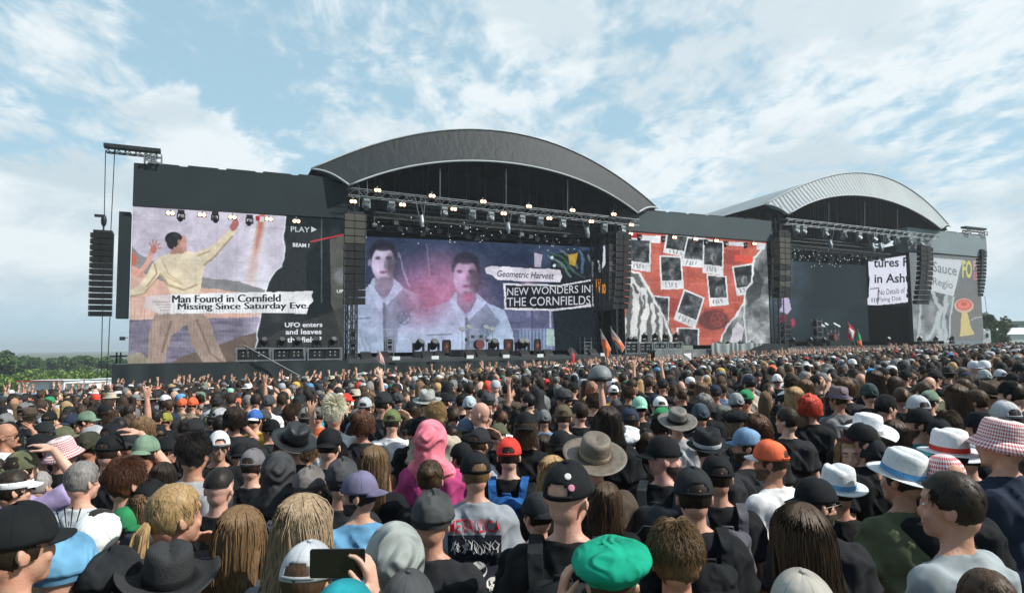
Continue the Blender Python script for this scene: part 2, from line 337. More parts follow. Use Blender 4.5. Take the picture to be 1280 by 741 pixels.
# clear patches left of the middle and right of the middle
az = mth('ARCTAN2', X, Y)
def bump(c, wd, el, we, amp):
    a = mth('DIVIDE', mth('SUBTRACT', az, c), wd); e = mth('DIVIDE', mth('SUBTRACT', Z, el), we)
    return mth('MULTIPLY', mth('EXPONENT', mth('MULTIPLY', mth('ADD', mth('MULTIPLY', a, a), mth('MULTIPLY', e, e)), -1.)), amp)
for b_ in ((-.44, .12, .36, .05, -.06), (.16, .10, .33, .10, -.07), (-.52, .05, .40, .10, -.02), (-.30, .2, .50, .08, .05), (.05, .22, .42, .08, .08), (-.15, .12, .30, .05, .05), (.50, .12, .40, .10, .05), (-.28, .10, .25, .04, -.08), (.32, .06, .36, .12, -.05)):
    cov = mth('ADD', cov, bump(*b_))
m1 = mth('MULTIPLY', mrange(cov, .74, .95), mrange(Y, -.25, .35))  # clouds left out behind the camera to weaken fill light on backs
# low cumulus bank on the left and hazy bank to the right
cn = noise_at(tc.outputs['Generated'], 6., 7, .6, .4, (0, 0, 3), (1, 1, 1.6)); 
topline = mth('ADD', mth('ADD', .245, bump(-.46, .10, .25, 3., .10)), mth('MULTIPLY', mth('SUBTRACT', cn, .5), .34))
topline = mth('SUBTRACT', topline, mrange(az, -.36, -.16, 0, .26))
topline = mth('ADD', topline, mrange(az, .30, .75, 0, .20))
m2 = mrange(mth('SUBTRACT', topline, Z), -.008, .03)
lowfade = mrange(Z, .02, .10, .35, 1.)
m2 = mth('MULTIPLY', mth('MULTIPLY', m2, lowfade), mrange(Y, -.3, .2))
mask = mth('MAXIMUM', mth('MULTIPLY', m1, mrange(Z, .02, .16)), m2)
shade = noise_at(tc.outputs['Generated'], 5., 6, .6, .2, (2, 0, 1), (1, 1, 2.2))
cc = N.new('ShaderNodeMix'); cc.data_type = 'RGBA'; cc.inputs['A'].default_value = (5.8, 7.0, 7.7, 1); cc.inputs['B'].default_value = (8.3, 9.1, 9.5, 1)
Lk.new(mth('ADD', mrange(shade, .38, .62), mth('MULTIPLY', mrange(Z, .15, .4), .35), clamp=True), cc.inputs['Factor'])
mx = N.new('ShaderNodeMix'); mx.data_type = 'RGBA'
tint = N.new('ShaderNodeMix'); tint.data_type = 'RGBA'; tint.blend_type = 'MULTIPLY'; tint.inputs['Factor'].default_value = 1; Lk.new(sky.outputs[0], tint.inputs['A']); tint.inputs['B'].default_value = (1.0, 1.05, 1.0, 1)
# pale sky near the horizon; unseen half behind the camera darkened to cut fill
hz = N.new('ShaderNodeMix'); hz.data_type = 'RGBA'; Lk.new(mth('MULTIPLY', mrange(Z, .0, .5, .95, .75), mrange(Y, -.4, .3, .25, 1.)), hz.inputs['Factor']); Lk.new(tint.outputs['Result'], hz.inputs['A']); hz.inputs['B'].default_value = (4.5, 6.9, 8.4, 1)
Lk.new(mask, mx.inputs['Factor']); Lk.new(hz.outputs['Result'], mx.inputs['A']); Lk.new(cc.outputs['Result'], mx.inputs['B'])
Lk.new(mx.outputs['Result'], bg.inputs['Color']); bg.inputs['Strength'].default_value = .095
sl = bpy.data.lights.new('sun', 'SUN'); sl.energy = 5.0; sl.angle = R(.6); sl.color = (1, .95, .87); so = bpy.data.objects.new('sun', sl); COL.objects.link(so)
sdir = Vector((math.sin(SUN_AZ)*math.cos(SUN_EL), math.cos(SUN_AZ)*math.cos(SUN_EL), math.sin(SUN_EL)))
so.rotation_euler = sdir.to_track_quat('Z', 'Y').to_euler(); so.location = (40, -10, 40)
SC.view_settings.view_transform = 'Standard'; SC.view_settings.look = 'None'; SC.view_settings.gamma = 1; SC.view_settings.exposure = .12
# ---------------------------------------------------------------- pictures on the LED walls
def vnoise(X, Y, sc, seed=0):
    r = np.random.default_rng(seed); T = r.random((64, 64)); x = X/sc; y = Y/sc
    xi = np.floor(x).astype(int); yi = np.floor(y).astype(int); fx = x-xi; fy = y-yi; fx = fx*fx*(3-2*fx); fy = fy*fy*(3-2*fy)
    g = lambda a, b: T[a % 64, b % 64]
    return (g(xi, yi)*(1-fx)+g(xi+1, yi)*fx)*(1-fy)+(g(xi, yi+1)*(1-fx)+g(xi+1, yi+1)*fx)*fy
def fbm(X, Y, sc, seed=0, o=4):
    t = 0; a = 1; s = 0
    for k in range(o): t = t+a*vnoise(X, Y, sc/2**k, seed+k); s += a; a *= .55
    return t/s-.5
class Cv:
    def __init__(s, X, Y): s.X = X; s.Y = Y; s.C = np.zeros((len(X), 3)); s.jx = fbm(X, Y, 6, 3)*3.2; s.jy = fbm(X, Y, 6, 9)*3.2
    def mixin(s, m, c):
        m = np.asarray(m, float)[:, None]; s.C = s.C*(1-m)+np.asarray(c, float)*m
    def inside(s, pts, rough=0):
        X = s.X+s.jx*rough; Y = s.Y+s.jy*rough; ins = np.zeros(len(X), bool); n = len(pts)
        for i in range(n):
            x0, y0 = pts[i]; x1, y1 = pts[(i+1) % n]
            if y0 == y1: continue
            c = ((y0 > Y) != (y1 > Y)) & (X < (x1-x0)*(Y-y0)/(y1-y0)+x0); ins ^= c
        return ins
    def poly(s, pts, c, a=1., rough=0): s.mixin(s.inside(pts, rough)*a, c); return s
    def ell(s, cx, cy, rx, ry, c, a=1., soft=.0, rot=0):
        dx = s.X-cx; dy = s.Y-cy; ca, sa = math.cos(rot), math.sin(rot); u = (dx*ca+dy*sa)/rx; v = (-dx*sa+dy*ca)/ry; d = np.sqrt(u*u+v*v)
        m = np.clip((1-d)/soft, 0, 1) if soft else (d < 1)
        if soft: m = m*m*(3-2*m)
        s.mixin(m*a, c); return s
    def line(s, pts, w, c, a=1., rough=0):
        X = s.X+s.jx*rough; Y = s.Y+s.jy*rough; m = np.zeros(len(X))
        for (x0, y0), (x1, y1) in zip(pts[:-1], pts[1:]):
            L2 = (x1-x0)**2+(y1-y0)**2; t = np.clip(((X-x0)*(x1-x0)+(Y-y0)*(y1-y0))/L2, 0, 1); d = np.hypot(X-x0-t*(x1-x0), Y-y0-t*(y1-y0))
            m = np.maximum(m, np.clip(w/2-d+.5, 0, 1))
        s.mixin(m*a, c); return s
    def grain(s, amp, sc=2., seed=5): s.C = np.clip(s.C+(fbm(s.X, s.Y, sc, seed, 3)*amp)[:, None], 0, 255); return s
def _finish(s, desat):
    n = fbm(s.X*.7, s.Y, 9, 101, 4); n2 = fbm(s.X, s.Y*.8, 24, 103, 3); g = s.C.mean(1, keepdims=True); s.C = (s.C*(1-desat)+g*desat)*(1+.26*n+.16*n2)[:, None]
Cv.finish = _finish
def screen_mesh(name, A, B, nx, nz, paint, z0, z1, off):
    """A, B: ground-plan end points (s, q); picture baked on a grid from z0 to z1"""
    s = np.linspace(A[0], B[0], nx+1); q = np.linspace(A[1], B[1], nx+1); z0a = np.linspace(z0[0], z0[1], nx+1); z1a = np.linspace(z1[0], z1[1], nx+1); t = np.linspace(0, 1, nz+1)
    S = np.repeat(s[:, None], nz+1, 1); Q = np.repeat(q[:, None], nz+1, 1); Z = z0a[:, None]+(z1a-z0a)[:, None]*t[None, :]
    P = np.stack([S.ravel(), Q.ravel(), Z.ravel()], 1)
    Rm = np.array(SM.to_3x3()); W = P @ Rm.T+np.array(SP)-np.array(CAM); wz = W @ np.array(fw)
    px = 640+F*(W @ np.array(rt))/wz; py = 370.5-F*(W @ np.array(up))/wz
    cv = Cv(px, py); paint(cv)
    if z1[0]-z0[0] > 3: sl_ = np.hypot(P[:, 0], P[:, 1]); cv.C *= (1-.05*((np.mod(P[:, 0], 1.) < .045) | (np.mod(P[:, 2], 1.) < .045)))[:, None]
    idx = np.arange((nx+1)*(nz+1)).reshape(nx+1, nz+1); f = np.stack([idx[:-1, :-1], idx[1:, :-1], idx[1:, 1:], idx[:-1, 1:]], -1).reshape(-1, 4)
    me = bpy.data.meshes.new(name); me.vertices.add(len(P)); me.vertices.foreach_set('co', (P-np.array(off)).ravel())
    me.loops.add(f.size); me.polygons.add(len(f)); me.loops.foreach_set('vertex_index', f.ravel()); me.polygons.foreach_set('loop_start', np.arange(len(f))*4)
    me.update(calc_edges=True)
    ca = me.color_attributes.new('Col', 'FLOAT_COLOR', 'POINT'); ca.data.foreach_set('color', np.concatenate([lin(np.clip(cv.C, 0, 255)), np.ones((len(P), 1))], 1).ravel())
    return me
def slettering(th, txt, x0, y0, x1, y1, h, q, col, bold=0., name='lettering', shear=0, parent=None, AB=None, es=.92):
    """baseline from (x0,y0) to (x1,y1) in the picture, letter height h px; q = plane depth, or AB = slanted wall"""
    vs, fs = textmesh(txt, bold, shear); mb = MB(); pts = []
    for u, v in vs:
        x = x0+(x1-x0)*u; y = y0+(y1-y0)*u-h*v
        pts.append(wallpt(x, y, AB, -.03) if AB else SL(x, y, q))
    mb.add(pts, fs); return th.part(name, mb, M_emit(col, es), parent)
def wallpt(x, y, AB, off=0):
    A = Vector((AB[0][0], AB[0][1], 0)); B = Vector((AB[1][0], AB[1][1], 0)); d = (B-A).normalized(); n = Vector((-d.y, d.x, 0))
    Wi = SM.inverted(); C = Wi @ CAM
    if n.dot(C-A) < 0: n = -n
    rd = (Wi.to_3x3() @ ray(x, y)); A2 = A+n*abs(off)
    return C+rd*((A2-C).dot(n)/rd.dot(n))
def led(name, label, A, B, z0, z1, nx, nz, paint, frame=True, depth=.35):
    th = ST(name, label, 'screen', (A[0], A[1], min(z0)))
    th.part('picture', screen_mesh('picture', A, B, nx, nz, paint, z0, z1, th.b), M_scr)
    if frame:
        a = Vector((A[0], A[1], 0)); b = Vector((B[0], B[1], 0)); d = (b-a).normalized(); n = Vector((-d.y, d.x, 0))
        if n.dot(SM.inverted() @ CAM - a) > 0: n = -n
        mb = MB(); lo = [a+n*.02, b+n*.02, b+n*depth, a+n*depth]; zs = [z0[0], z0[1], z0[1], z0[0]]; zt = [z1[0], z1[1], z1[1], z1[0]]
        mb.add([p+Vector((0, 0, z-.01)) for p, z in zip(lo, zs)]+[p+Vector((0, 0, z+.01)) for p, z in zip(lo, zt)], [(0,3,2,1),(4,5,6,7),(0,1,5,4),(1,2,6,5),(2,3,7,6),(3,0,4,7)])
        th.part('cabinet', mb, M_black)
    return th
def paint_left(c):
    X, Y = c.X, c.Y; t = (Y-260)/200; n = fbm(X, Y, 30, 1)
    c.C[:] = np.stack([190-10*t, 184-8*t, 204-6*t], 1)+(n*26)[:, None]
    c.ell(330, 400, 60, 120, (226, 228, 240), .5, .9)
    xb = 327-(Y-275)*.19; d = np.abs(X-xb); w = 6+(Y-270)*.05
    c.mixin(np.clip(1-d/(w*2.6), 0, 1)*.75, (222, 226, 238)); c.mixin(np.clip(1-d/w, 0, 1)*np.clip(1-(Y-275)/110, 0, 1), (196, 128, 100))
    c.mixin((np.clip(1-d/5, 0, 1)*np.clip(1-(Y-270)/50, 0, 1)), (205, 95, 80))
    c.poly([(318, 270), (345, 272), (341, 279), (322, 277)], (200, 200, 210)).poly([(319, 270), (325, 270), (324, 277), (320, 276)], (190, 30, 50))
    c.poly([(157, 300), (175, 318), (200, 330), (240, 345), (300, 352), (360, 372), (360, 404), (157, 404)], (128, 130, 134), 1, .8)
    c.poly([(157, 338), (180, 342), (205, 352), (260, 360), (320, 368), (340, 404), (157, 404)], (212, 166, 148), 1, 1.)
    c.poly([(157, 372), (200, 376), (240, 386), (238, 402), (157, 402)], (222, 180, 160), 1, 1.)
    wv = fbm(X*.25, Y*1.4, 5, 12)
    sea = c.inside([(150, 400), (345, 396), (345, 470), (150, 470)], .5); c.mixin(sea, (116, 112, 134)); c.C[sea] += (wv[sea]*70)[:, None]
    c.ell(325, 430, 30, 60, (216, 206, 236), .6, .8)
    c.poly([(150, 446), (175, 440), (185, 448), (200, 455), (150, 460)], (150, 142, 120), 1, 1)
    c.poly([(205, 458), (230, 444), (262, 436), (300, 420), (330, 414), (345, 440), (345, 460)], (104, 88, 76), 1, 1.)
    # trousers
    br = (160, 138, 124)
    c.poly([(196, 388), (248, 388), (262, 400), (270, 425), (286, 458), (258, 460), (240, 430), (234, 405), (214, 420), (208, 440), (206, 460), (184, 460), (186, 420), (190, 402)], br, 1, .35)
    c.line([(240, 392), (252, 420), (272, 452)], 5, (176, 152, 136), .6, 1).line([(198, 395), (196, 425), (192, 458)], 5, (172, 150, 134), .6, 1).line([(214, 402), (208, 420), (203, 440)], 3, (104, 82, 76), .6, .6).line([(246, 400), (262, 440), (280, 455)], 3, (112, 90, 80), .6, .6)
    # sweater and arms
    sw = (214, 200, 168); sh = (150, 128, 92)
    c.poly([(212, 316), (226, 312), (244, 316), (256, 311), (268, 305), (284, 289), (291, 283), (296, 288), (284, 303), (270, 318), (258, 330), (253, 345), (250, 366), (214, 368), (206, 352), (199, 343), (190, 356), (178, 368), (160, 372), (155, 366), (172, 358), (183, 344), (190, 330), (198, 322)], sw, 1, .25)
    c.line([(256, 331), (268, 321), (290, 296)], 2.5, sh, .7, .4).line([(200, 342), (210, 356), (228, 362), (246, 356)], 2.6, sh, .7, .5).line([(193, 330), (196, 342), (184, 358)], 2.2, sh, .8, .4).line([(160, 371), (180, 367), (196, 348)], 2, sh, .7, .3)
    c.line([(203, 326), (212, 344), (228, 354)], 2, (176, 156, 118), .6, .6).line([(247, 320), (262, 314)], 2, sh, .6, .4).ell(228, 336, 12, 12, (216, 200, 165), .5, .8).ell(246, 326, 9, 10, (220, 214, 196), .5, .8)
    c.line([(212, 352), (230, 360), (248, 352)], 2.2, (226, 210, 172), .7, .5).line([(208, 346), (226, 355)], 1.8, (186, 160, 110), .7, .5)
    c.poly([(219, 300), (232, 304), (234, 314), (226, 317), (212, 318)], (184, 132, 116), 1, .1).ell(229, 303, 5, 9, (192, 142, 124)).ell(217, 298.5, 11.5, 9, (30, 32, 38), 1., .12).ell(215, 304, 7, 8, (30, 32, 38), 1., .12).ell(228.5, 304.5, 4.5, 7, (190, 140, 122), 1., .2).poly([(217, 309), (228, 309), (230, 317), (216, 317)], (178, 126, 110), 1, .1).ell(219, 294, 5, 2.5, (62, 64, 72), .6, .8)
    c.ell(223.5, 302, 1.6, 2.8, (170, 110, 98))
    c.poly([(287, 284), (291, 276), (295, 272), (297, 274), (299, 280), (295, 287), (290, 289)], (176, 96, 92), 1, .2)
    # second arm, left
    c.poly([(155, 312), (165, 314), (172, 322), (170, 332), (158, 336), (155, 334)], (196, 96, 74), 1, .3)
    c.line([(160, 334), (176, 340), (186, 326), (190, 314)], 6.5, (208, 150, 134), 1, .5).line([(176, 344), (164, 338)], 6, (205, 142, 124), 1, .4)
    c.ell(192, 312, 4, 5, (190, 112, 98)); [c.line([(192, 311), p], 1.6, (186, 110, 96)) for p in ((187, 304), (191, 300), (196, 301), (200, 304), (201, 310))]
    # torn black page
    edge = [(357, 268), (356, 285), (354, 296), (356, 310), (355, 322), (352, 333), (345, 338), (341, 344), (336, 352), (333, 362), (330, 372), (326, 392), (324, 404), (321, 414), (322, 424), (319, 436), (320, 458)]
    dk = c.inside(edge+[(440, 470), (440, 262)], .7); c.mixin(dk, (27, 37, 40)); 
    m2 = c.inside([(412, 300), (440, 290), (440, 460), (414, 380)], .5) & dk; c.mixin(m2, (84, 86, 80)); c.ell(426, 345, 12, 14, (130, 135, 142), .8*1, .6)
    m3 = c.inside([(325, 425), (372, 404), (412, 390), (440, 380), (440, 460), (330, 460)], .8) & dk; c.mixin(m3*.75, (60, 62, 58)); c.ell(345, 398, 14, 12, (60, 66, 62), .7, .8)
    c.line(edge, 1.8, (222, 226, 235), .9, .7)
    c.mixin((np.abs(X-402) < .8)*dk*.4*(Y < 378), (150, 160, 165))
    c.line([(389, 302), (431, 293)], 2, (200, 52, 60))
    # paper strip
    c.poly([(182, 370), (214, 368), (215, 391), (200, 393), (180, 384)], (206, 204, 208), .8, .6)
    c.poly([(213, 368), (330, 365), (391, 364), (389, 370), (392, 376), (386, 382), (383, 392), (330, 391), (213, 392)], (222, 226, 230), 1, .5)
    for k in range(4): c.line([(192+k*3, 377+k*3.6), (212, 377+k*3.6)], 1.1, (110, 105, 110), .6, .8)
    c.mixin(((np.mod(X, 4.1) < .55) & (Y > 385))*.22, (60, 60, 70)); c.finish(.20); c.grain(22, 2.2); c.grain(12, 1.0, 8)
def emblem(c, x, y, r, col):
    a = np.linspace(0, 2*math.pi, 25); c.line([(x+r*math.cos(t), y+r*1.05*math.sin(t)) for t in a], 1.3, col, .8)
    p = [(x+r*.95*math.sin(k*2*math.pi/5), y-r*.95*math.cos(k*2*math.pi/5)) for k in range(5)]
    for k in range(5): c.line([p[k], p[(k+2) % 5]], 1., col, .7)
def paint_back1(c):
    X, Y = c.X, c.Y; n = fbm(X, Y, 40, 21); c.C[:] = np.stack([44+n*40, 56+n*44, 84+n*50], 1)
    c.ell(545, 385, 95, 85, (168, 104, 148), .95, 1.).ell(555, 370, 45, 70, (196, 116, 150), .7, 1.).ell(520, 430, 60, 30, (150, 100, 130), .7, 1.)
    def man(x, y, s, jc, face, a=1., dark=.35):
        P = lambda u, v: (x+u*s, y+v*s)
        c.poly([P(-9, 14), P(9, 14), P(20, 24), P(34, 30), P(42, 50), P(45, 110), P(-45, 110), P(-42, 50), P(-32, 28), P(-14, 22)], jc, a, .6)
        c.poly([P(-7, 4), P(8, 4), P(10, 26), P(0, 34), P(-8, 24)], tuple(v*.72 for v in face), a, .3)
        dk_ = tuple(v*.30 for v in face)
        c.ell(x, y-8*s, 14*s, 15*s, (36, 38, 52), a, .25); c.ell(x, y+1*s, 12*s, 17*s, face, a, .18); c.ell(x-5*s, y+1*s, 6*s, 15*s, tuple(min(255, v*1.12) for v in face), .8*a, .7)
        c.ell(x+8*s, y+3*s, 8*s, 18*s, dk_, .8*a, .7); c.ell(x, y-15*s, 13*s, 6*s, (34, 36, 50), .9*a, .5); c.ell(x-5*s, y-4*s, 3.6*s, 2.4*s, dk_, .8*a, .7); c.ell(x+5*s, y-4*s, 4*s, 2.6*s, dk_, .8*a, .7)
        c.ell(x+2*s, y+2*s, 2*s, 6*s, tuple(v*.55 for v in face), .7*a, .8); c.ell(x, y+9*s, 5*s, 2*s, (118, 56, 84), .8*a, .7); c.ell(x+1*s, y+15*s, 8*s, 3*s, dk_, .5*a, .8); c.ell(x-12.5*s, y, 2*s, 4*s, tuple(v*.8 for v in face), .8*a, .4)
        c.poly([P(-9, 22), P(-14, 20), P(-4, 46), P(1, 40)], tuple(v*1.12 for v in jc), a, .2).poly([P(10, 20), P(18, 24), P(6, 48), P(1, 38)], tuple(v*1.12 for v in jc), a, .2)
        c.line([P(1, 38), P(2, 110)], 3.0*s, tuple(v*dark for v in jc), .7*a, .5); c.poly([P(2, 40), P(18, 24), P(30, 40), P(14, 60), P(8, 110), P(2, 110)], tuple(v*.55 for v in jc), .6*a, .8)
        for k in range(5): c.line([P(-36+k*5, 58+k*3), P(-26+k*6, 105)], 1.6, tuple(v*.75 for v in jc), .5*a, 1.)
        c.line([P(-34, 52), P(-12, 51)], 1.5, tuple(v*.45 for v in jc), .8*a)
    man(664, 352, 1., (120, 120, 160), (140, 120, 150), .6); man(479, 328, 1.36, (158, 178, 206), (186, 174, 204)); man(582, 345, 1.42, (164, 186, 216), (188, 156, 190))
    c.ell(470, 400, 70, 60, (130, 140, 176), .25, 1.).ell(600, 400, 60, 60, (120, 130, 170), .22, 1.).ell(540, 372, 120, 80, (176, 128, 172), .38, 1.).ell(540, 340, 70, 40, (150, 120, 160), .25, 1.)
    c.ell(530, 375, 42, 46, (160, 96, 132), .65, .9).ell(585, 372, 12, 9, (176, 80, 120), .6, .8)
    emblem(c, 505, 397, 8, (90, 96, 130)); emblem(c, 607, 413, 7, (80, 100, 140))
    c.line([(499, 316), (505, 340), (512, 358)], 2, (180, 180, 210), .5, 1.5); c.line([(533, 305), (537, 345)], 1.2, (200, 190, 215), .4, 1.)
    c.mixin((Y > 411)*.10, (190, 200, 225)); c.line([(440, 411), (690, 411)], 1, (170, 180, 210), .6)
    for k in range(10): c.line([(650+k*4.3, 413), (650+k*4.3, 442)], 2.2, (128, 160, 190), .8)
    c.poly([(683, 411), (694, 411), (694, 432), (683, 432)], (150, 176, 168), .9, .5)
    dk = c.inside([(688, 318), (760, 310), (760, 460), (695, 460), (692, 400), (690, 385)], .5); c.mixin(dk, (24, 32, 40)); c.line([(688, 384), (688, 408)], 2.2, (190, 200, 215), .8, .8)
    c.poly([(668, 316), (678, 318), (676, 334), (668, 333)], (184, 176, 196), .9, .4)
    for k, (p, q2, col) in enumerate([((686, 320), (712, 345), (120, 160, 150)), ((690, 316), (716, 338), (60, 110, 80)), ((702, 314), (722, 334), (110, 140, 120)), ((724, 314), (728, 340), (90, 130, 170)), ((692, 330), (730, 347), (70, 96, 90)), ((735, 320), (740, 345), (140, 150, 160))]):
        c.line([p, ((p[0]+q2[0])/2+3, (p[1]+q2[1])/2-3), q2], 3, col, .7, 1.5)
    c.poly([(710, 318), (722, 316), (719, 333), (712, 330)], (186, 150, 50), .9, .6).ell(693, 332, 2, 2, (220, 230, 230)).ell(690, 322, 2, 2, (200, 220, 225))
    c.poly([(606, 335), (614, 332.5), (660, 335), (700, 337), (703, 345), (700, 352.5), (668, 352), (622, 350), (615, 344), (608, 342)], (210, 206, 220), 1, .5)
    c.poly([(629, 354), (700, 356), (740, 349), (742, 383), (715, 386), (690, 388.5), (631, 387)], (206, 206, 216), 1, .5).poly([(632, 356.5), (700, 358), (739, 351), (739, 380), (714, 384), (690, 386), (633, 384.5)], (26, 28, 36), 1, .3)
    c.finish(.10); c.grain(30, 3); c.grain(14, 1.3, 8)
def paint_wing1(c):
    c.C[:] = (20, 24, 30); c.poly([(754, 308), (756, 306), (757, 330), (753, 335)], (200, 205, 215), 1, .8)
    c.line([(739, 345), (741, 360), (740, 383)], 1.8, (200, 205, 215), .9, 1.); c.poly([(738, 346), (742, 344), (740, 350)], (200, 205, 215)); c.grain(14, 2)
def polaroid(c, pts, kind, seed):
    c.poly(pts, (214, 218, 222), 1, .08)
    P = np.array(pts, float); tl, tr, br, bl = P
    f = lambda u, v: tuple((tl*(1-u)+tr*u)*(1-v)+(bl*(1-u)+br*u)*v)
    m = c.inside([f(.07, .05), f(.93, .05), f(.93, .74), f(.07, .74)]); n = fbm(c.X, c.Y, 6, seed)
    c.mixin(m, (52, 58, 62)); c.C[m] += (n[m]*190)[:, None]; cx, cy = f(.5, .5)
    if kind: c.ell(cx, cy, 5, 7, (150, 154, 156), .8, .6).ell(cx+1, cy+1, 2, 5, (60, 62, 66), .8, .5)
    for k in range(4): c.line([f(.25+k*.13, .80), f(.22+k*.13+.05*(k % 2), .92)], 1., (70, 72, 78), .8, 1.2)
def paint_mid(c):
    X, Y = c.X, c.Y; n = fbm(X, Y, 18, 31); c.C[:] = np.stack([196+n*50, 92+n*40, 74+n*36], 1)
    for k in range(6): c.line([(780, 305+k*24), (960, 312+k*22)], 1.2, (226, 120, 104), .5, 1.); c.line([(796+k*32, 290), (798+k*31, 430)], 1.2, (150, 48, 44), .5, 1.)
    for b in ((905, 312, 925, 330), (820, 372, 850, 396), (880, 385, 905, 400)): c.poly([(b[0], b[1]), (b[2], b[1]+1), (b[2], b[3]), (b[0], b[3])], (140, 40, 40), .5, .6)
    c.ell(892, 400, 22, 14, (92, 44, 44), .85, .25); emblem(c, 897, 399, 8, (170, 70, 66))
    c.poly([(918, 318), (944, 321), (942, 330), (918, 327)], (222, 72, 50), .9, .3); c.poly([(780, 400), (800, 390), (860, 420), (860, 436), (780, 436)], (186, 120, 106), .8, 1.)
    c.poly([(786, 292), (798, 292), (797, 298), (788, 298)], (190, 40, 44)).poly([(803, 294), (826, 295), (825, 304), (803, 303)], (220, 224, 228))
    polaroid(c, [(787, 297), (814, 299), (813, 340), (786, 336)], 0, 41); polaroid(c, [(833, 292), (862, 295), (862, 322), (829, 316)], 0, 42)
    polaroid(c, [(859, 296), (882, 298), (880, 335), (851, 332)], 0, 43); polaroid(c, [(824, 319), (852, 320), (855, 361), (826, 362)], 1, 44)
    polaroid(c, [(879, 298), (905, 302), (904, 344), (878, 341)], 1, 45); polaroid(c, [(883, 342), (908, 345), (911, 381), (887, 383)], 1, 46)
    polaroid(c, [(855, 361), (881, 372), (869, 411), (842, 399)], 0, 47); polaroid(c, [(815, 369), (837, 371), (836, 412), (815, 400)], 0, 48)
    polaroid(c, [(846, 409), (874, 410), (874, 440), (846, 440)], 1, 49); polaroid(c, [(915, 333), (941, 329), (944, 366), (921, 370)], 1, 50)
    # pale figures lower left
    c.poly([(786, 338), (800, 344), (812, 366), (826, 386), (838, 410), (845, 436), (776, 436), (780, 400), (786, 380)], (92, 96, 96), 1, .8)
    for pts, w in (([(788, 350), (796, 362), (794, 392), (792, 420), (790, 436)], 9), ([(804, 362), (808, 385), (804, 410), (802, 436)], 8), ([(800, 344), (814, 368), (828, 392), (842, 432)], 3.5), ([(816, 380), (818, 436)], 5), ([(824, 392), (830, 436)], 4), ([(780, 400), (776, 434)], 8)):
        c.line(pts, w, (214, 216, 214), .95, 1.6)
    c.line([(792, 356), (796, 366)], 3, (50, 54, 54), .9, 1.5).line([(806, 370), (805, 385)], 2.5, (60, 62, 62), .8, 1.5).line([(787, 338), (800, 342), (815, 368)], 2.5, (226, 228, 228), 1, .8)
    g = c.inside([(958, 305), (950, 315), (942, 322), (940, 335), (940, 350), (932, 362), (930, 378), (922, 392), (912, 404), (904, 418), (900, 440), (965, 440), (965, 300)], .9)
    n2 = fbm(X, Y, 14, 60, 5); c.mixin(g, (120, 126, 128)); c.C[g] += (n2[g]*230)[:, None]; c.poly([(941, 330), (955, 350), (950, 372), (934, 384), (932, 368)], (40, 48, 48), .6, 1.5)
    c.line([(956, 307), (948, 318), (942, 323), (940, 352), (931, 364), (930, 378), (921, 393), (911, 405), (903, 419), (900, 434)], 2.6, (216, 222, 224), 1, 1.).line([(931, 378), (930, 398), (934, 430)], 1.8, (216, 222, 224), .9, .8)
    c.poly([(916, 410), (922, 402), (930, 410), (926, 432), (912, 432)], (206, 200, 212), .9, .8).poly([(946, 303), (957, 304), (956, 312), (946, 312)], (214, 218, 222)).poly([(911, 302), (932, 303), (932, 308), (911, 307)], (214, 218, 222))
    c.finish(.12); c.grain(30, 2.2); c.grain(12, 1., 8)
def paint_back2(c):
    X, Y = c.X, c.Y; n = fbm(X, Y, 14, 71, 5); c.C[:] = (38, 48, 52)
    m = np.clip(1-(X-984)/36, 0, 1)*np.clip(1-(Y-330)/95, 0, 1); c.C += m[:, None]*np.array([46, 52, 64])*(1+n[:, None]*2.2)
    c.poly([(978, 372), (984, 366), (989, 386), (984, 392), (975, 390)], (186, 176, 206), 1, 1.).poly([(975, 395), (984, 392), (983, 410), (977, 408)], (130, 40, 66), .8, 1.5).ell(991, 403, 4, 8, (180, 60, 84), .9, .6)
    c.ell(1040, 395, 30, 18, (52, 68, 72), .6, 1.); c.grain(10, 2.)
def paint_wing2(c):
    c.C[:] = (12, 18, 22); c.poly([(1085, 327), (1137, 318), (1139, 377), (1078, 384), (1086, 370), (1087, 350), (1086, 340)], (216, 218, 232), 1, .4)
    c.line([(1088, 361), (1098, 360)], 1, (60, 64, 72)).line([(1098, 360), (1097, 380)], 1, (60, 64, 72)); 
    for k in range(3): c.line([(1090+k*3, 373), (1090+k*3, 377)], 1.2, (70, 74, 84), .8)
    c.poly([(1134, 362), (1139, 361), (1139, 378), (1135, 378)], (40, 44, 50)); c.grain(8, 2)
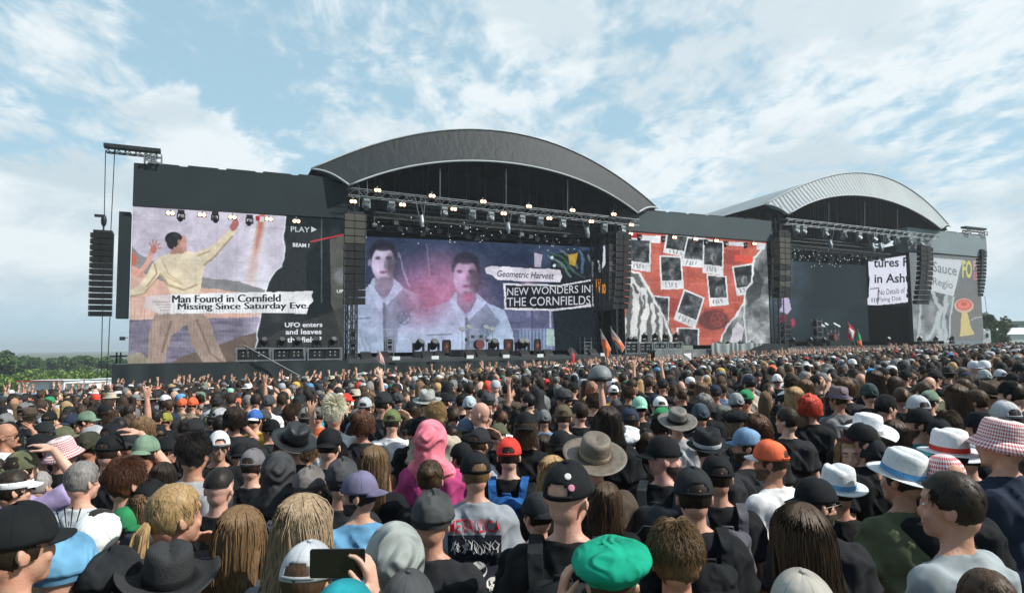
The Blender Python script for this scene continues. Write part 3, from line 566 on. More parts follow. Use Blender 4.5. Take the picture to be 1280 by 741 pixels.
def paint_right(c):
    X, Y = c.X, c.Y; n = fbm(X, Y, 12, 81, 5); c.C[:] = (118, 124, 126)
    g = c.inside([(1140, 364), (1200, 360), (1190, 430), (1140, 440)]); c.C[g] += (n[g]*150)[:, None]
    for pts, w in (([(1166, 366), (1176, 388), (1168, 410), (1160, 424)], 4), ([(1184, 366), (1180, 392), (1182, 424)], 5), ([(1150, 372), (1150, 400), (1148, 424)], 3), ([(1172, 392), (1184, 380)], 3), ([(1172, 396), (1176, 424)], 6)): c.line(pts, w, (176, 186, 190), .9, 1.8)
    c.poly([(1198, 350), (1210, 330), (1224, 330), (1228, 425), (1184, 425), (1190, 390)], (112, 116, 116), 1, .6); c.ell(1208, 385, 20, 30, (124, 114, 108), .5, .9)
    c.poly([(1160, 322), (1203, 325), (1198, 345), (1192, 370), (1160, 363)], (192, 200, 204), 1, .5)
    c.line([(1192, 372), (1188, 395), (1187, 424)], 2, (184, 192, 196), .9, .8)
    for r, a in ((1., .9),): c.ell(1205, 382, 12, 9, (206, 176, 160), a).ell(1205, 381, 10, 7, (196, 108, 96)).ell(1205, 381, 7.5, 4.5, (214, 128, 112)).ell(1205, 380, 4, 2.4, (190, 92, 84))
    c.poly([(1202, 390), (1209, 390), (1212, 405), (1218, 418), (1200, 420)], (206, 190, 130), .9, .7).line([(1214, 400), (1219, 397), (1227, 396)], 1.2, (190, 196, 198), .8)
    c.grain(14, 1.6)
# ---------------------------------------------------------------- stage front: screens
G = -2.6
def gs(s, q):                        # ground height at a stage-local point
    W = SM @ Vector((s, q, 0)); return gz(W.x, W.y)
t = led('led_screen', 'wide LED screen showing a man in a cream sweater pointing up', (0, 0), (10.9, 0), (1.6, 1.6), (9.72, 9.78), 340, 250, paint_left)
W_ = (224, 228, 236); D_ = (34, 38, 46)
for k_ in range(3): slettering(t, 'Man Found in Cornfield', 215+k_*.55, 378.5, 350+k_*.55, 377, 9.5, -.03-.012*k_, D_, 0); slettering(t, 'Missing Since Saturday Eve.', 222+k_*.55, 389.5, 385+k_*.55, 388, 10.5, -.03-.012*k_, D_, 0)
slettering(t, 'PLAY', 363.5, 289.5, 387, 290.5, 6.5, -.03, (196, 206, 212), .01); slettering(t, 'BEAM ?', 366, 308.5, 387, 309.5, 5, -.03, W_, .03)
slettering(t, 'UFO enters', 356, 409, 403, 408.5, 6, -.03, W_, .025); slettering(t, 'and leaves', 357, 418, 402, 417.5, 6.5, -.03, W_, .025); slettering(t, 'the field ?', 359, 428, 402, 427.5, 7, -.03, W_, .025); slettering(t, 'SF', 359, 446, 371, 446, 6, -.03, (130, 150, 196), .02); slettering(t, 'UP', 421, 366, 429, 366, 4, -.03, W_, .03)
m = MB(); m.add([SL(389, 283, -.03), SL(396, 287, -.03), SL(389, 290.5, -.03)], [(0, 1, 2)]); t.part('play_arrow', m, M_emit((196, 206, 212)))
S1 = ((12.0, 8), (33.2, 8))
t = led('led_screen', 'dark LED screen at the back of the nearer stage showing men in pale jackets', S1[0], S1[1], (1.9, 1.9), (10.2, 10.5), 420, 180, paint_back1)
slettering(t, 'Geometric Harvest', 621.5, 345.8, 692.5, 349, 8, 7.97, D_, .012, shear=.25); slettering(t, 'NEW WONDERS IN', 634, 369.5, 738, 365.5, 9.5, 7.97, (204, 208, 216), .0); slettering(t, 'THE CORNFIELDS', 634, 383, 738, 380.5, 11, 7.97, (204, 208, 216), .0)
AB1 = ((33.25, 7.9), (31.9, 3.4))
t = led('led_screen', 'narrow side LED wall with orange letters at the right of the nearer stage', AB1[0], AB1[1], (5.0, 5.0), (10.5, 10.9), 60, 60, paint_wing1, depth=.3)
slettering(t, 'The', 745.5, 341, 752.5, 340, 15, 0, (206, 210, 216), .01, AB=AB1); slettering(t, 'Who', 744.5, 366.5, 757, 367, 18, 0, (226, 150, 40), .01, AB=AB1); 
t = led('led_screen', 'LED screen of black and white photographs pinned on a red wall between the stages', (30.6, 0), (44.55, 0), (2.2, 2.2), (10.38, 10.38), 300, 190, paint_mid)
S2 = ((46.2, 8), (67.2, 8))
t = led('led_screen', 'nearly black LED screen at the back of the farther stage', S2[0], S2[1], (2.4, 2.4), (10.4, 10.4), 200, 90, paint_back2)
AB2 = ((67.1, 7.9), (63.7, 1.1))
t = led('led_screen', 'slanted LED wall with big black headline letters on the farther stage', AB2[0], AB2[1], (6.2, 5.6), (11.9, 11.6), 120, 80, paint_wing2, depth=.25)
slettering(t, 'tures F', 1092, 334.5, 1135, 333, 11.5, 0, D_, .02, AB=AB2); slettering(t, 'in Asht', 1093, 354, 1137, 353, 11.5, 0, D_, .02, AB=AB2)
slettering(t, 'No Details of', 1098.5, 369, 1131, 366, 7, 0, D_, .0, AB=AB2); slettering(t, 'Flying Disk', 1098, 378.5, 1127, 377, 7, 0, D_, .0, AB=AB2)
t = led('led_screen', 'rightmost LED screen showing a red mushroom cloud and pale page', (62.4, 0), (73.1, 0), (2.3, 2.4), (10.5, 10.5), 220, 160, paint_right)
slettering(t, 'Sauce', 1166, 339.5, 1196, 345, 13, -.03, (120, 128, 132), .01); slettering(t, 'Regio', 1166, 358.5, 1191, 364, 12, -.03, (120, 128, 132), .01)
slettering(t, 'FO', 1203, 347, 1215, 348, 22, -.03, (206, 200, 120), .03); slettering(t, 'FI', 1216.5, 338, 1222, 338, 12, -.03, (214, 160, 168), .02); slettering(t, 'ES', 1217, 350, 1222.5, 350, 10, -.03, (206, 130, 140), .02)
# ---------------------------------------------------------------- header panels
def panel(label, s0, s1, q, zb, zt, m, d=1.2):
    t = ST('header_panel', label, 'panel', (s0, q, zb[0])); mb = MB()
    mb.add([(s0, q, zb[0]), (s1, q, zb[1]), (s1, q+d, zb[1]), (s0, q+d, zb[0]), (s0, q, zt[0]), (s1, q, zt[1]), (s1, q+d, zt[1]), (s0, q+d, zt[0])], [(0,3,2,1),(4,5,6,7),(0,1,5,4),(1,2,6,5),(2,3,7,6),(3,0,4,7)])
    t.part('fabric_cover', mb, m)
    mb = MB()
    for s in np.arange(s0+.6, s1-.6, 1.9): mb.box((s, q+.2, zt[0]+(zt[1]-zt[0])*(s-s0)/(s1-s0)-.05), (s+1.5, q+.5, zt[0]+(zt[1]-zt[0])*(s-s0)/(s1-s0)+.13))
    t.part('top_rail', mb, M_steel); return t
panel('black fabric panel above the leftmost screen', 0, 11.1, -.35, (9.7, 9.8), (11.92, 12.15), M_panel)
panel('grey fabric panel above the red photograph screen', 30.4, 44.9, -.35, (10.42, 10.42), (11.95, 12.1), M_panel2)
panel('pale grey panel above the rightmost screen', 61.8, 73.9, -.35, (10.62, 10.55), (12.75, 12.66), M_panel3)
# side masts behind screens
def truss(mb, a, b, w=.4, n=None, r=.028, rd=.016, square=True):
    a = Vector(a); b = Vector(b); d = (b-a); L = d.length; d.normalize(); u = d.cross(Vector((0, 0, 1)) if abs(d.z) < .9 else Vector((0, 1, 0))).normalized(); v = d.cross(u); n = n or max(2, int(L/w)); h = w/2
    cs = [u*h+v*h, u*h-v*h, -u*h-v*h, -u*h+v*h]
    for c in cs: mb.tube([a+c, b+c], r, 5)
    for k in range(n):
        p = a+d*(L*k/n); q = a+d*(L*(k+1)/n)
        for i in range(4):
            c0, c1 = (cs[i], cs[(i+1) % 4]) if k % 2 == 0 else (cs[(i+1) % 4], cs[i]); mb.tube([p+c0, q+c1], rd, 4, False)
    return mb
t = ST('wing_curtain', 'tall narrow black drape at the left edge of the leftmost screen', 'drape', (-.45, .2, 4.5)); m = MB().box((-.62, .0, 3.9), (-.1, .8, 9.4)); t.part('drape', m, M_panel)
# ---------------------------------------------------------------- stages
def arch(pts, q, n=36):
    P = [SL(x, y, q) for x, y in pts]; S = np.array([p.x for p in P]); Z = np.array([p.z for p in P]); k = np.polyfit(S, Z, min(4, len(S)-1)); ss = np.linspace(S[0], S[-1], n)
    return [Vector((a, q, float(np.polyval(k, a)))) for a in ss]
def stage(which, label, ua, la, s0, s1, zdeck, pvc, backshift, cols):
    t = ST('festival_stage', label, 'stage', (s0, 0, gs(s0, 0))); n = 36
    A = arch(ua, .1, n); B = arch(la, -1.1, n)
    roof = MB(); mid = [a*.5+b*.5+Vector((0, .05, .0)) for a, b in zip(A, B)]
    vs = A+mid+B; fs = [(i, i+1, n+i+1, n+i) for i in range(n-1)]+[(n+i, n+i+1, 2*n+i+1, 2*n+i) for i in range(n-1)]
    roof.add(vs, fs)
    # thickness skin on the inside
    ins = [p+Vector((0, .25, -.12)) for p in A]+[p+Vector((0, .3, .0)) for p in B]
    inn = MB(); inn.add(ins, [(i, n+i, n+i+1, i+1) for i in range(n-1)]); 
    barrel = MB(); BK = [Vector((a.x+backshift*.0, 13.5, a.z-.4)) for a in A]; barrel.add(A+[Vector((a.x, 7, a.z-.15)) for a in A]+BK, [(i, n+i, n+i+1, i+1) for i in range(n-1)]+[(n+i, 2*n+i, 2*n+i+1, n+i+1) for i in range(n-1)])
    ceil = MB(); ceil.add([p+Vector((0, .2, -.35)) for p in A]+[p+Vector((0, -.1, -.35)) for p in BK], [(i, i+1, n+i+1, n+i) for i in range(n-1)])
    gables = MB()
    for P_, Q_ in ((A[0], B[0]), (A[-1], B[-1])):
        k = 8; top = [P_.lerp(Q_, j/k)+Vector((0, 0, .22*math.sin(math.pi*j/k))) for j in range(k+1)]; gables.add(top+[p+Vector((0, .35, .03)) for p in top], [(j, j+1, k+2+j, k+1+j) for j in range(k)])
    rf = t.part('roof', roof, pvc, smooth=True); t.part('valance_lining', inn, M_void, rf); t.part('vault', barrel, M_pvc1 if which == 1 else M_pvc2, rf, smooth=True); t.part('ceiling', ceil, M_void, rf); t.part('corner_flap', gables, pvc, rf)
    tr = MB(); tr.tube([a+Vector((0, -.04, .02)) for a in A], .055, 6); tr.tube([b+Vector((0, -.05, -.02)) for b in B], .06, 6)
    for P_, Q_ in ((A[0], B[0]), (A[-1], B[-1])):
        k = 8; tr.tube([P_.lerp(Q_, j/k)+Vector((0, -.06, .22*math.sin(math.pi*j/k))) for j in range(k+1)], .07, 6)
    t.part('white_edging', tr, M_pvcw, rf, smooth=True)
    bk = MB(); n2 = 24; pa = [Vector((s0+(s1-s0+(4.0 if which == 1 else 8.8))*k/n2-.6, 9.0, 0)) for k in range(n2+1)]
    zt = [float(np.interp(p.x, [a.x for a in A], [a.z for a in A]))-.4 for p in pa]
    bk.add([Vector((p.x, 9, G)) for p in pa]+[Vector((p.x, 9, z)) for p, z in zip(pa, zt)], [(i, i+1, n2+2+i, n2+1+i) for i in range(n2)]); t.part('back_drape', bk, M_void)
    top0 = A[2].z-.3
    for (a, b, q0, q1, nm) in ((s0-.9, s0-.4, .3, 9., 'side_drape'), (s1+(3.0 if which == 1 else 7.2), s1+(3.4 if which == 1 else 7.6), 1.5, 9., 'side_drape')):
        t.part(nm, MB().box((a, q0, G), (b, q1, 12.2)), M_void)
    t.part('deck', MB().box((s0-.4, -1.6, zdeck-.35), (s1+.6, 9.3, zdeck)), M_deck)
    sk = MB(); k = 90; ss = [s0-.4+(s1-s0+1.0)*j/k for j in range(k+1)]
    rows = []
    for z, amp in ((zdeck-.2, .02), ((zdeck+gs(s0, -2))/2, .07), (gs(s0, -2)-.5, .12)): rows += [Vector((s, -1.75-amp*math.sin(s*5.1+math.sin(s*1.7)*2), z)) for s in ss]
    sk.add(rows, [(r*(k+1)+j, r*(k+1)+j+1, (r+1)*(k+1)+j+1, (r+1)*(k+1)+j) for r in range(2) for j in range(k)]); t.part('skirt', sk, M_blackfab if which == 1 else M_grey, smooth=True)
    for (cs_, cq) in cols:
        c = MB(); truss(c, (cs_, cq, gs(cs_, cq)), (cs_, cq, 12.4), .55, 24, .05, .025); t.part('column', c, M_dalu)
    # cranked roof beams and fly bars inside
    ib = MB()
    for q in (2.2, 3.6): truss(ib, (s0+1.2, q, 10.75), (s1-.3, q, 10.6), .35, 50, .03, .016)
    truss(ib, (s0+1.2, 5.2, 10.4), (s1-.3, 5.2, 10.3), .35, 50, .03, .016); truss(ib, (s0+1.5, .7, 10.35), (s1-1., .7, 10.15), .3, 60, .03, .016); truss(ib, (s0+1.5, 1.3, 11.1), (s1-1., 1.3, 11.0), .3, 60, .03, .016); t.part('inner_truss', ib, M_dalu)
    rr_ = random.Random(which)
    for k in range(26):
        s_ = s0+1.6+(s1-s0-3)*k/25; q_ = rr_.choice((.7, 2.2, 3.6)); zc = float(np.interp(s_, [a.x for a in A], [a.z for a in A]))-.6; t.part('rigging_cable', MB().tube([(s_, q_, 10.3), (s_+rr_.uniform(-.2, .2), q_, zc)], rr_.choice((.012, .02)), 4), M_dalu)
        zz_ = rr_.uniform(9.75, 10.1); o_ = t.part('ceiling_fixture', MB().box((s_-.14, q_-.12, zz_-.22), (s_+.14, q_+.12, zz_)).box((s_-.02, q_-.02, zz_), (s_+.02, q_+.02, 10.2)), M_grey if k % 3 == 0 else M_dalu)
    return t
stage(1, 'nearer open-air stage under a dark grey arched roof', [(389, 212), (440, 190), (500, 171.5), (560, 164), (600, 163), (660, 170), (720, 190), (775, 224), (822, 260)],
      [(436, 232), (480, 215), (540, 204), (600, 202), (650, 205), (700, 216), (750, 237), (797, 266)], 11.2, 30.9, 1.62, M_pvc1, 0, [(11.3, .0), (11.3, 1.2), (30.4, .6), (30.2, 3.)])
stage(2, 'farther open-air stage under a silver arched roof', [(955, 256), (985, 240), (1020, 225), (1060, 217.5), (1090, 217), (1125, 230), (1155, 250), (1187, 283)],
      [(985, 268), (1020, 250), (1050, 245), (1080, 245), (1110, 250), (1140, 263), (1176, 286)], 45.3, 61.6, 1.98, M_pvc2, 0, [(45.6, .0), (45.6, 1.4), (65.6, 1.2)])
# wing decks in front of the screens
def wingdeck(label, s0, s1, zd, m, amp=.08, q=-2.1, skirtm=None):
    t = ST('wing_deck', label, 'stage platform', (s0, -.4, gs(s0, -1))); t.part('platform', MB().box((s0, q, zd-.12), (s1, -.1, zd)), m)
    k = int((s1-s0)*8); sk = MB(); ss = [s0+(s1-s0)*j/k for j in range(k+1)]; rows = []
    for z, a in ((zd-.02, .015), (zd-1.1, amp), (gs(s0, q)-.6, amp*1.5)): rows += [Vector((s, q-.06-a*math.sin(s*3.3+2*math.sin(s*.9)), z)) for s in ss]
    sk.add(rows, [(r*(k+1)+j, r*(k+1)+j+1, (r+1)*(k+1)+j+1, (r+1)*(k+1)+j) for r in range(2) for j in range(k)])
    t.part('skirt', sk, skirtm or M_blackfab, smooth=True); return t
wingdeck('black skirted platform under the leftmost screen', -.5, 10.7, 1.6, M_black)
wingdeck('grey platform under the red photograph screen', 31.6, 45.0, 1.9, M_grey, skirtm=M_grey)
wingdeck('low pale platform under the rightmost screen', 62.3, 73.2, 2.05, M_grey, skirtm=M_grey)
# front lighting trusses
def lamp_pair(x, y, q, lb, on=True, up_=False):
    P = SL(x, y, q); t = ST('blinder_lamp', lb, 'stage lamp', P, 'lit twin blinder lamps')
    t.part('housing', MB().box((P.x-.22, P.y, P.z-.11), (P.x+.22, P.y+.12, P.z+.11)), M_black)
    for d in (-.1, .1): t.part('bulb', MB().ell((P.x+d, P.y-.02, P.z), (.10, .06, .10), 10, 6), M_lamp, smooth=True)
    t.part('clamp', MB().box((P.x-.03, P.y+.03, P.z+.11), (P.x+.03, P.y+.08, P.z+.26)), M_alu)
def rowlabel(base, k, n):
    w = ['first', 'second', 'third', 'fourth', 'fifth', 'sixth', 'seventh', 'eighth', 'ninth', 'tenth', 'eleventh', 'twelfth', 'thirteenth', 'fourteenth']
    return 'lit twin lamp %s, %s from the left' % (base, w[k]) if n > 1 else 'lit twin lamp '+base
def front_truss(label, a, b, q, lamps, hx, sec, group, cables):
    A = SL(a[0], a[1], q); B = SL(b[0], b[1], q); t = ST('lighting_truss', label, 'truss', A); m = truss(MB(), A, B, .42, 44, .028, .016); t.part('chords', m, M_alu)
    for x, y0, y1 in cables: t.part('hanging_cable', MB().tube([SL(x, y0, q), SL(x, y1, q)], .03, 5), M_alu)
    for k, (x, y) in enumerate(sorted(lamps)): lamp_pair(x, y, q-.3, rowlabel('on the front truss of the nearer stage', k, 13))
    for k, (x, y) in enumerate(hx): moving(SL(x, y, q), group, hang=True, size=1.25, m=M_alu)
    for x, y, dx in sec:
        e = SL(x, y, q-.3); h = MB(); h.tube([e, e+Vector((dx, 0, -.0))], .02, 4)
_mk = [0]
def moving(P, label_where, hang=False, size=1., m=None, tilt=None, grp=None, label=None, pm=None):
    t = ST('moving_light', label or ('moving head light %s' % label_where), 'stage light', P, grp or label_where)
    sg = -1 if hang else 1; s = size; h = MB(); P = Vector(P)
    a = tilt if tilt is not None else random.uniform(-.5, .5)
    t.part('base', MB().box((P.x-.16*s, P.y-.14*s, P.z+(0 if sg > 0 else -.16*s)), (P.x+.16*s, P.y+.14*s, P.z+(.16*s if sg > 0 else 0))), m or M_black)
    y = MB(); z0 = P.z+sg*.16*s; z1 = P.z+sg*.48*s
    for d in (-.17, .17): y.box((P.x+d*s-.03*s, P.y-.05*s, min(z0, z1)), (P.x+d*s+.03*s, P.y+.05*s, max(z0, z1)))
    y.box((P.x-.2*s, P.y-.06*s, min(z0, z0+sg*.04*s)), (P.x+.2*s, P.y+.06*s, max(z0, z0+sg*.04*s))); t.part('yoke', y, m or M_black)
    c = Vector((P.x, P.y, P.z+sg*.42*s)); d = Vector((math.sin(a)*.5, -math.cos(a)*.7, -.35*sg if hang else .5)).normalized()
    h = MB(); h.tube([c-d*.2*s, c-d*.12*s, c+d*.16*s, c+d*.2*s], [.09*s, .13*s, .135*s, .12*s], 12); t.part('head', h, m or M_black, smooth=False)
    t.part('lens', MB().tube([c+d*.2*s, c+d*.215*s], .1*s, 12), pm or M_dalu)
    return t
G1 = 'moving lights hanging on the front truss of the nearer stage'; G2 = 'moving lights hanging on the front truss of the farther stage'
def hangrow(xs, q, truss_fn, where, grp, m=M_alu, size=1.2):
    for k, x in enumerate(xs):
        moving(SL(x, truss_fn(x), q), where, True, size, m, grp=grp, label='pale moving light under the %s, number %s from left' % (where, ['one', 'two', 'three', 'four', 'five', 'six', 'seven', 'eight', 'nine', 'ten', 'eleven', 'twelve'][k]))
T1 = lambda x: 241+(x-436)*(279-241)/(790-436)
front_truss('long aluminium lighting truss across the nearer stage', (434, 240), (797, 279), -.8,
  [(472, 238), (441.5, 252), (540, 245), (503, 256), (604, 252), (567, 261.5), (661, 258), (629.5, 267), (715.5, 263), (686.5, 273), (767, 268), (739, 277), (789, 281)], [], [], G1,
  [(459, 226, 243), (550, 211, 248), (632.5, 211, 256), (709.5, 225, 264), (449, 232, 258)])
hangrow([458, 489, 555, 590, 613, 652, 675, 703, 755, 778], -.8, lambda x: T1(x)+4.5, 'front truss of the nearer stage', G1)
T2 = lambda x: 276+(x-980)*(297-276)/(1172-980)
front_truss('long aluminium lighting truss across the farther stage', (980, 276.5), (1172, 297.5), -.8, [], [], [], G2, [(1036, 254, 282), (1081, 252, 286), (1122, 262, 290)])
hangrow([995, 1004, 1031, 1054, 1073, 1092, 1108, 1120, 1136, 1150], -.8, lambda x: T2(x)+4, 'front truss of the farther stage', G2, size=1.4)
for k, (x, y, f_) in enumerate([(213, 266.5, 0), (252.5, 268.5, 0), (290.5, 271.5, 0), (336, 274, 0), (370.5, 276.5, 0)]): lamp_pair(x, y, -.5, rowlabel('under the black panel above the leftmost screen', k, 5))
for k, x in enumerate([788, 843, 869.5, 895.5, 943]): lamp_pair(x, 292.5+(x-788)*.079, -.5, rowlabel('under the grey panel above the red screen', k, 5))
for k, (x, y) in enumerate([(226.5, 263), (269, 265), (312, 269)]): moving(SL(x, y, -.5), 'black moving lights under the black header panel', True, 1., M_black, label='%s black round stage light under the black header panel' % ['left', 'middle', 'right'][k])
for k, x in enumerate([799, 829, 882, 907, 932]): moving(SL(x, 292+(x-788)*.079, -.5), 'small lights under the grey header panel', True, .8, M_black, label='%s small black light under the grey header panel' % ['leftmost', 'second', 'middle', 'fourth', 'rightmost'][k])
# slanted hanging lamp ladders (V shaped drops)
for k, (x, y0, y1, q, lab) in enumerate([(524, 248, 272, -1, 'nearer'), (632, 262, 281, -1, 'nearer'), (731, 268, 287, -1, 'nearer'), (1035, 282, 302, -1, 'farther'), (1088, 288, 306, -1, 'farther'), (1098, 289, 306, -1, 'farther')]):
    a = SL(x-5, y0, q); b = SL(x+8, y0+1, q); c = SL(x, y1, q); d = SL(x+5, y1, q); t = ST('drop_frame', '%s slanted frame hanging from the %s stage truss with one bright spotlight' % (['left', 'middle', 'right'][k % 3], lab), 'hanging frame', a, 'slanted drop frames under the front trusses')
    t.part('strap', MB().tube([a, c], .035, 4).tube([b, d], .03, 4).tube([b*.5+a*.5, d], .02, 4), M_alu); cc = (c+d)/2
    t.part('spotlight', MB().tube([cc+Vector((0, 0, .15)), cc-Vector((0, 0, .1)), cc-Vector((0, .1, .35)), cc-Vector((0, .15, .6))], [.1, .17, .15, .08], 10), M_alu)
# many small pixel lights in the dark ceiling
for (s0, s1, nm, lab) in ((12.5, 30.5, 60, 'tiny ceiling lights of the nearer stage'), (46.2, 61.5, 90, 'tiny ceiling lights of the farther stage')):
    for k in range(nm):
        p = Vector((random.uniform(s0, s1), random.uniform(1.5, 7.5), random.uniform(9.9, 10.75))); o = link('ceiling_spot', MB().ell((0, 0, 0), (.035, .035, .035), 6, 4).mesh('ceiling_spot'), M_led); o.matrix_world = SM @ Matrix.Translation(p-Vector((0, 0, .15)))
        tag(o, 'tiny white light dot under the dark ceiling of the %s stage' % ('nearer' if s0 < 20 else 'farther'), 'light', lab)
# ---------------------------------------------------------------- hung loudspeakers
def array(label, x0, x1, y0, y1, q, n, curve=.12, light=(), deep=.7, m=M_speaker, group=None, cols=1, yaw=0):
    a = SL(x0, y0, q); b = SL(x1, y0, q); c = SL((x0+x1)/2, y1, q); w = b.x-a.x; H = a.z-c.z; h = H/n
    t = ST('speaker_array', label, 'loudspeaker', (a.x+w/2, q+.3, a.z), group or 'hung loudspeaker columns')
    for k in range(n):
        u = k/n; back = curve*u*u*2.2; z1 = a.z-k*h-.015; z0 = a.z-(k+1)*h+.015; mb = MB(); f = q+back; w2 = w*.5; cx = a.x+w2
        mb.add([(cx-w2, f, z0+.02), (cx+w2, f, z0+.02), (cx+w2*.86, f+deep, z0+.05), (cx-w2*.86, f+deep, z0+.05), (cx-w2, f, z1), (cx+w2, f, z1), (cx+w2*.86, f+deep, z1-.02), (cx-w2*.86, f+deep, z1-.02)], [(0,3,2,1),(4,5,6,7),(0,1,5,4),(1,2,6,5),(2,3,7,6),(3,0,4,7)])
        mb.box((cx-.03, f-.03, z0+.03), (cx+.03, f-.003, z1-.01))
        cb = t.part('speaker_cabinet', mb, M_speaker2 if k in light else m)
        for e in (-1, 1): t.part('edge_rail', MB().box((cx+e*w2*.96-.025, f-.028, z0+.04), (cx+e*w2*.96+.025, f-.004, z1-.02)), M_dalu, cb)
    t.part('rigging_frame', MB().box((a.x+w*.1, q+.05, a.z+.02), (b.x-w*.1, q+deep, a.z+.14)).tube([(a.x+w*.5, q+.3, a.z+.14), (a.x+w*.5, q+.3, a.z+.6)], .04, 6), M_steel)
    return t
array('big black loudspeaker column hanging left of the leftmost screen', 113, 143, 290, 396, -1.6, 14)
array('tall loudspeaker column at the left edge of the nearer stage', 431, 458, 266, 381, -1.5, 12, .06, (0, 1, 2, 3))
array('narrow loudspeaker column just behind another at the right of the nearer stage', 761, 770, 291, 375, .2, 12, .1, (2, 3, 5, 6), .45)
array('curved loudspeaker column at the right edge of the nearer stage', 770, 789, 291, 386, -1.5, 12, .28, (), .5)
array('narrow loudspeaker column just behind another at the left of the farther stage', 964, 973, 295, 370, .3, 11, .2, (4, 6, 7))
array('loudspeaker column with beige boxes at the left edge of the farther stage', 974, 988, 289, 372, -1.2, 12, .12, (1, 2, 3, 4, 5, 7, 9))
array('narrow loudspeaker column just behind another at the right of the farther stage', 1140, 1149, 312, 372, .3, 10, .25, (2, 3, 7), .4)
array('curved loudspeaker column at the right edge of the farther stage', 1151, 1166, 308, 380, -1.2, 12, .35, (), .5)
array('thin loudspeaker column seen edge-on at the far right of the stages', 1227, 1232.5, 313, 370, -.6, 13, .28)
# cantilever beams with hoist cables at both ends
def gantry(label, x0, x1, xm, y0, y1, q, cables, ym):
    a = SL(x0, y0, q); b = SL(x1, y1, q); t = ST('gantry_beam', label, 'beam', b)
    m = MB().box((a.x, q-.25, a.z-.06), (b.x, q+.25, a.z+.12)); truss(m, (a.x+.1, q, a.z-.15), (b.x-.1, q, a.z-.15), .3, 10, .03, .02); t.part('beam', m, M_steel)
    p = MB(); c = SL(xm, y1, q); z = SL(xm, ym, q).z; truss(p, (c.x, q, z), (c.x, q, a.z-.2), .5, 3, .035, .022); truss(p, (b.x-.2, q, z), (b.x-.2, q, a.z-.2), .5, 3, .035, .022); t.part('support', p, M_alu)
    for (u0, v0, u1, v1) in cables: t.part('hoist_cable', MB().tube([SL(u0, v0, q), SL(u1, v1, q)], .022, 5), M_steel)
gantry('dark beam sticking out left above the black header panel', 130, 201, 188, 183, 190, -.3, [(132, 188, 126.5, 470), (143.5, 188, 138, 300), (137.5, 396, 133, 490)], 206)
gantry('small dark beam sticking out right above the pale header panel', 1204, 1230, 1208, 284.5, 284.5, -.3, [(1229.5, 288, 1231, 312), (1231, 370, 1236, 412)], 293)
P = SL(127, 272, -1.5); t = ST('chain_hoist', 'black motor hoist on the cable above the hanging loudspeaker column', 'hoist', P); t.part('motor', MB().ell(P+Vector((.1, 0, -.15)), (.13, .13, .3), 10, 8), M_black, smooth=True); t.part('arm', MB().box((P.x-.3, P.y-.08, P.z+.02), (P.x+.15, P.y+.08, P.z+.14)), M_black)
# flood light on the side of the leftmost screen
P = SL(153, 423, -.3); t = ST('flood_light', 'small flood light on a bracket left of the leftmost screen', 'lamp', P); t.part('head', MB().box((P.x-.12, P.y-.1, P.z-.09), (P.x+.12, P.y+.1, P.z+.09)), M_steel); t.part('bracket', MB().tube([P+Vector((.1, 0, .03)), SL(160, 422, -.3)], .02, 5), M_steel)
# ---------------------------------------------------------------- equipment on the decks
def deckz(s): return 1.605 if s < 11 else (1.625 if s < 31.5 else (1.905 if s < 45 else (1.985 if s < 62.2 else 2.055)))
def framebox(x0, x1, y0, y1, q, label, m=M_alu):
    a = SL(x0, y1, q); b = SL(x1, y0, q); z0 = deckz(a.x); t = ST('speaker_rack', label, 'loudspeaker rack', (a.x, q, z0), 'loudspeaker racks on the wing decks'); f = MB()
    for x in (a.x, b.x):
        for qq in (q, q+.5): f.box((x-.035, qq-.035, z0), (x+.035, qq+.035, b.z))
    for z in (z0+.06, b.z-.04): f.box((a.x+.04, q-.03, z-.03), (b.x-.04, q+.03, z+.03))
    t.part('frame', f, m); w = (b.x-a.x-.14)/2
    for k in range(2):
        xx = a.x+.07+k*w; t.part('speaker', MB().box((xx+.02, q+.05, z0+.1), (xx+w-.02, q+.45, b.z-.1)), M_speaker)
        d = MB()
        for i in range(2):
            for j in range(2): d.ell((xx+w*(.35+.3*i), q+.045, z0+(b.z-z0)*(.4+.25*j)), (.05, .012, .05), 8, 4)
        t.part('driver', d, M_alu)
for k, (a, b) in enumerate(((295, 338), (341, 381), (385, 427))): framebox(a, b, 434, 450, -1.6, '%s low speaker rack on the black platform of the leftmost screen' % ['left', 'middle', 'right'][k])
for k, (a, b) in enumerate(((782, 797), (799.5, 815), (817.5, 833), (835.5, 853))): framebox(a, b, 427, 440, -1.4, '%s low speaker rack below the red photograph screen' % ['leftmost', 'second', 'third', 'rightmost'][k])
def lightrow(xs, q, size, grp, lab):
    for k, x in enumerate(xs):
        p = SL(x, 430, q); z = deckz(p.x)+(.5 if 'rack' in grp else 0); o = moving((p.x, q, z), grp, False, size, M_black, grp=grp, label='%s, %s from the left' % (lab, ['first', 'second', 'third', 'fourth', 'fifth', 'sixth', 'seventh', 'eighth', 'ninth', 'tenth', 'eleventh', 'twelfth'][k]))
lightrow([330, 352, 372, 396, 416], -.9, 1.3, 'moving lights on the left wing deck behind the racks', 'black moving light above the racks of the leftmost screen')
lightrow([787, 793, 806, 819, 832, 845], -.7, 1.2, 'moving lights on the grey wing deck behind the racks', 'black moving light above the racks below the red screen')
lightrow([523, 542, 617, 650, 655.5], 1.5, 1.9, 'moving lights standing on the nearer stage', 'black moving light on the nearer stage deck')
lightrow([990, 1012, 1029, 1110, 1150, 1170, 1190], -.6, 1.2, 'moving lights on the farther stage edge', 'small black moving light along the farther stage edge')
lightrow([899, 910, 925, 940], -1.2, 1.0, 'moving lights right of the red screen', 'small black light under the torn grey page')
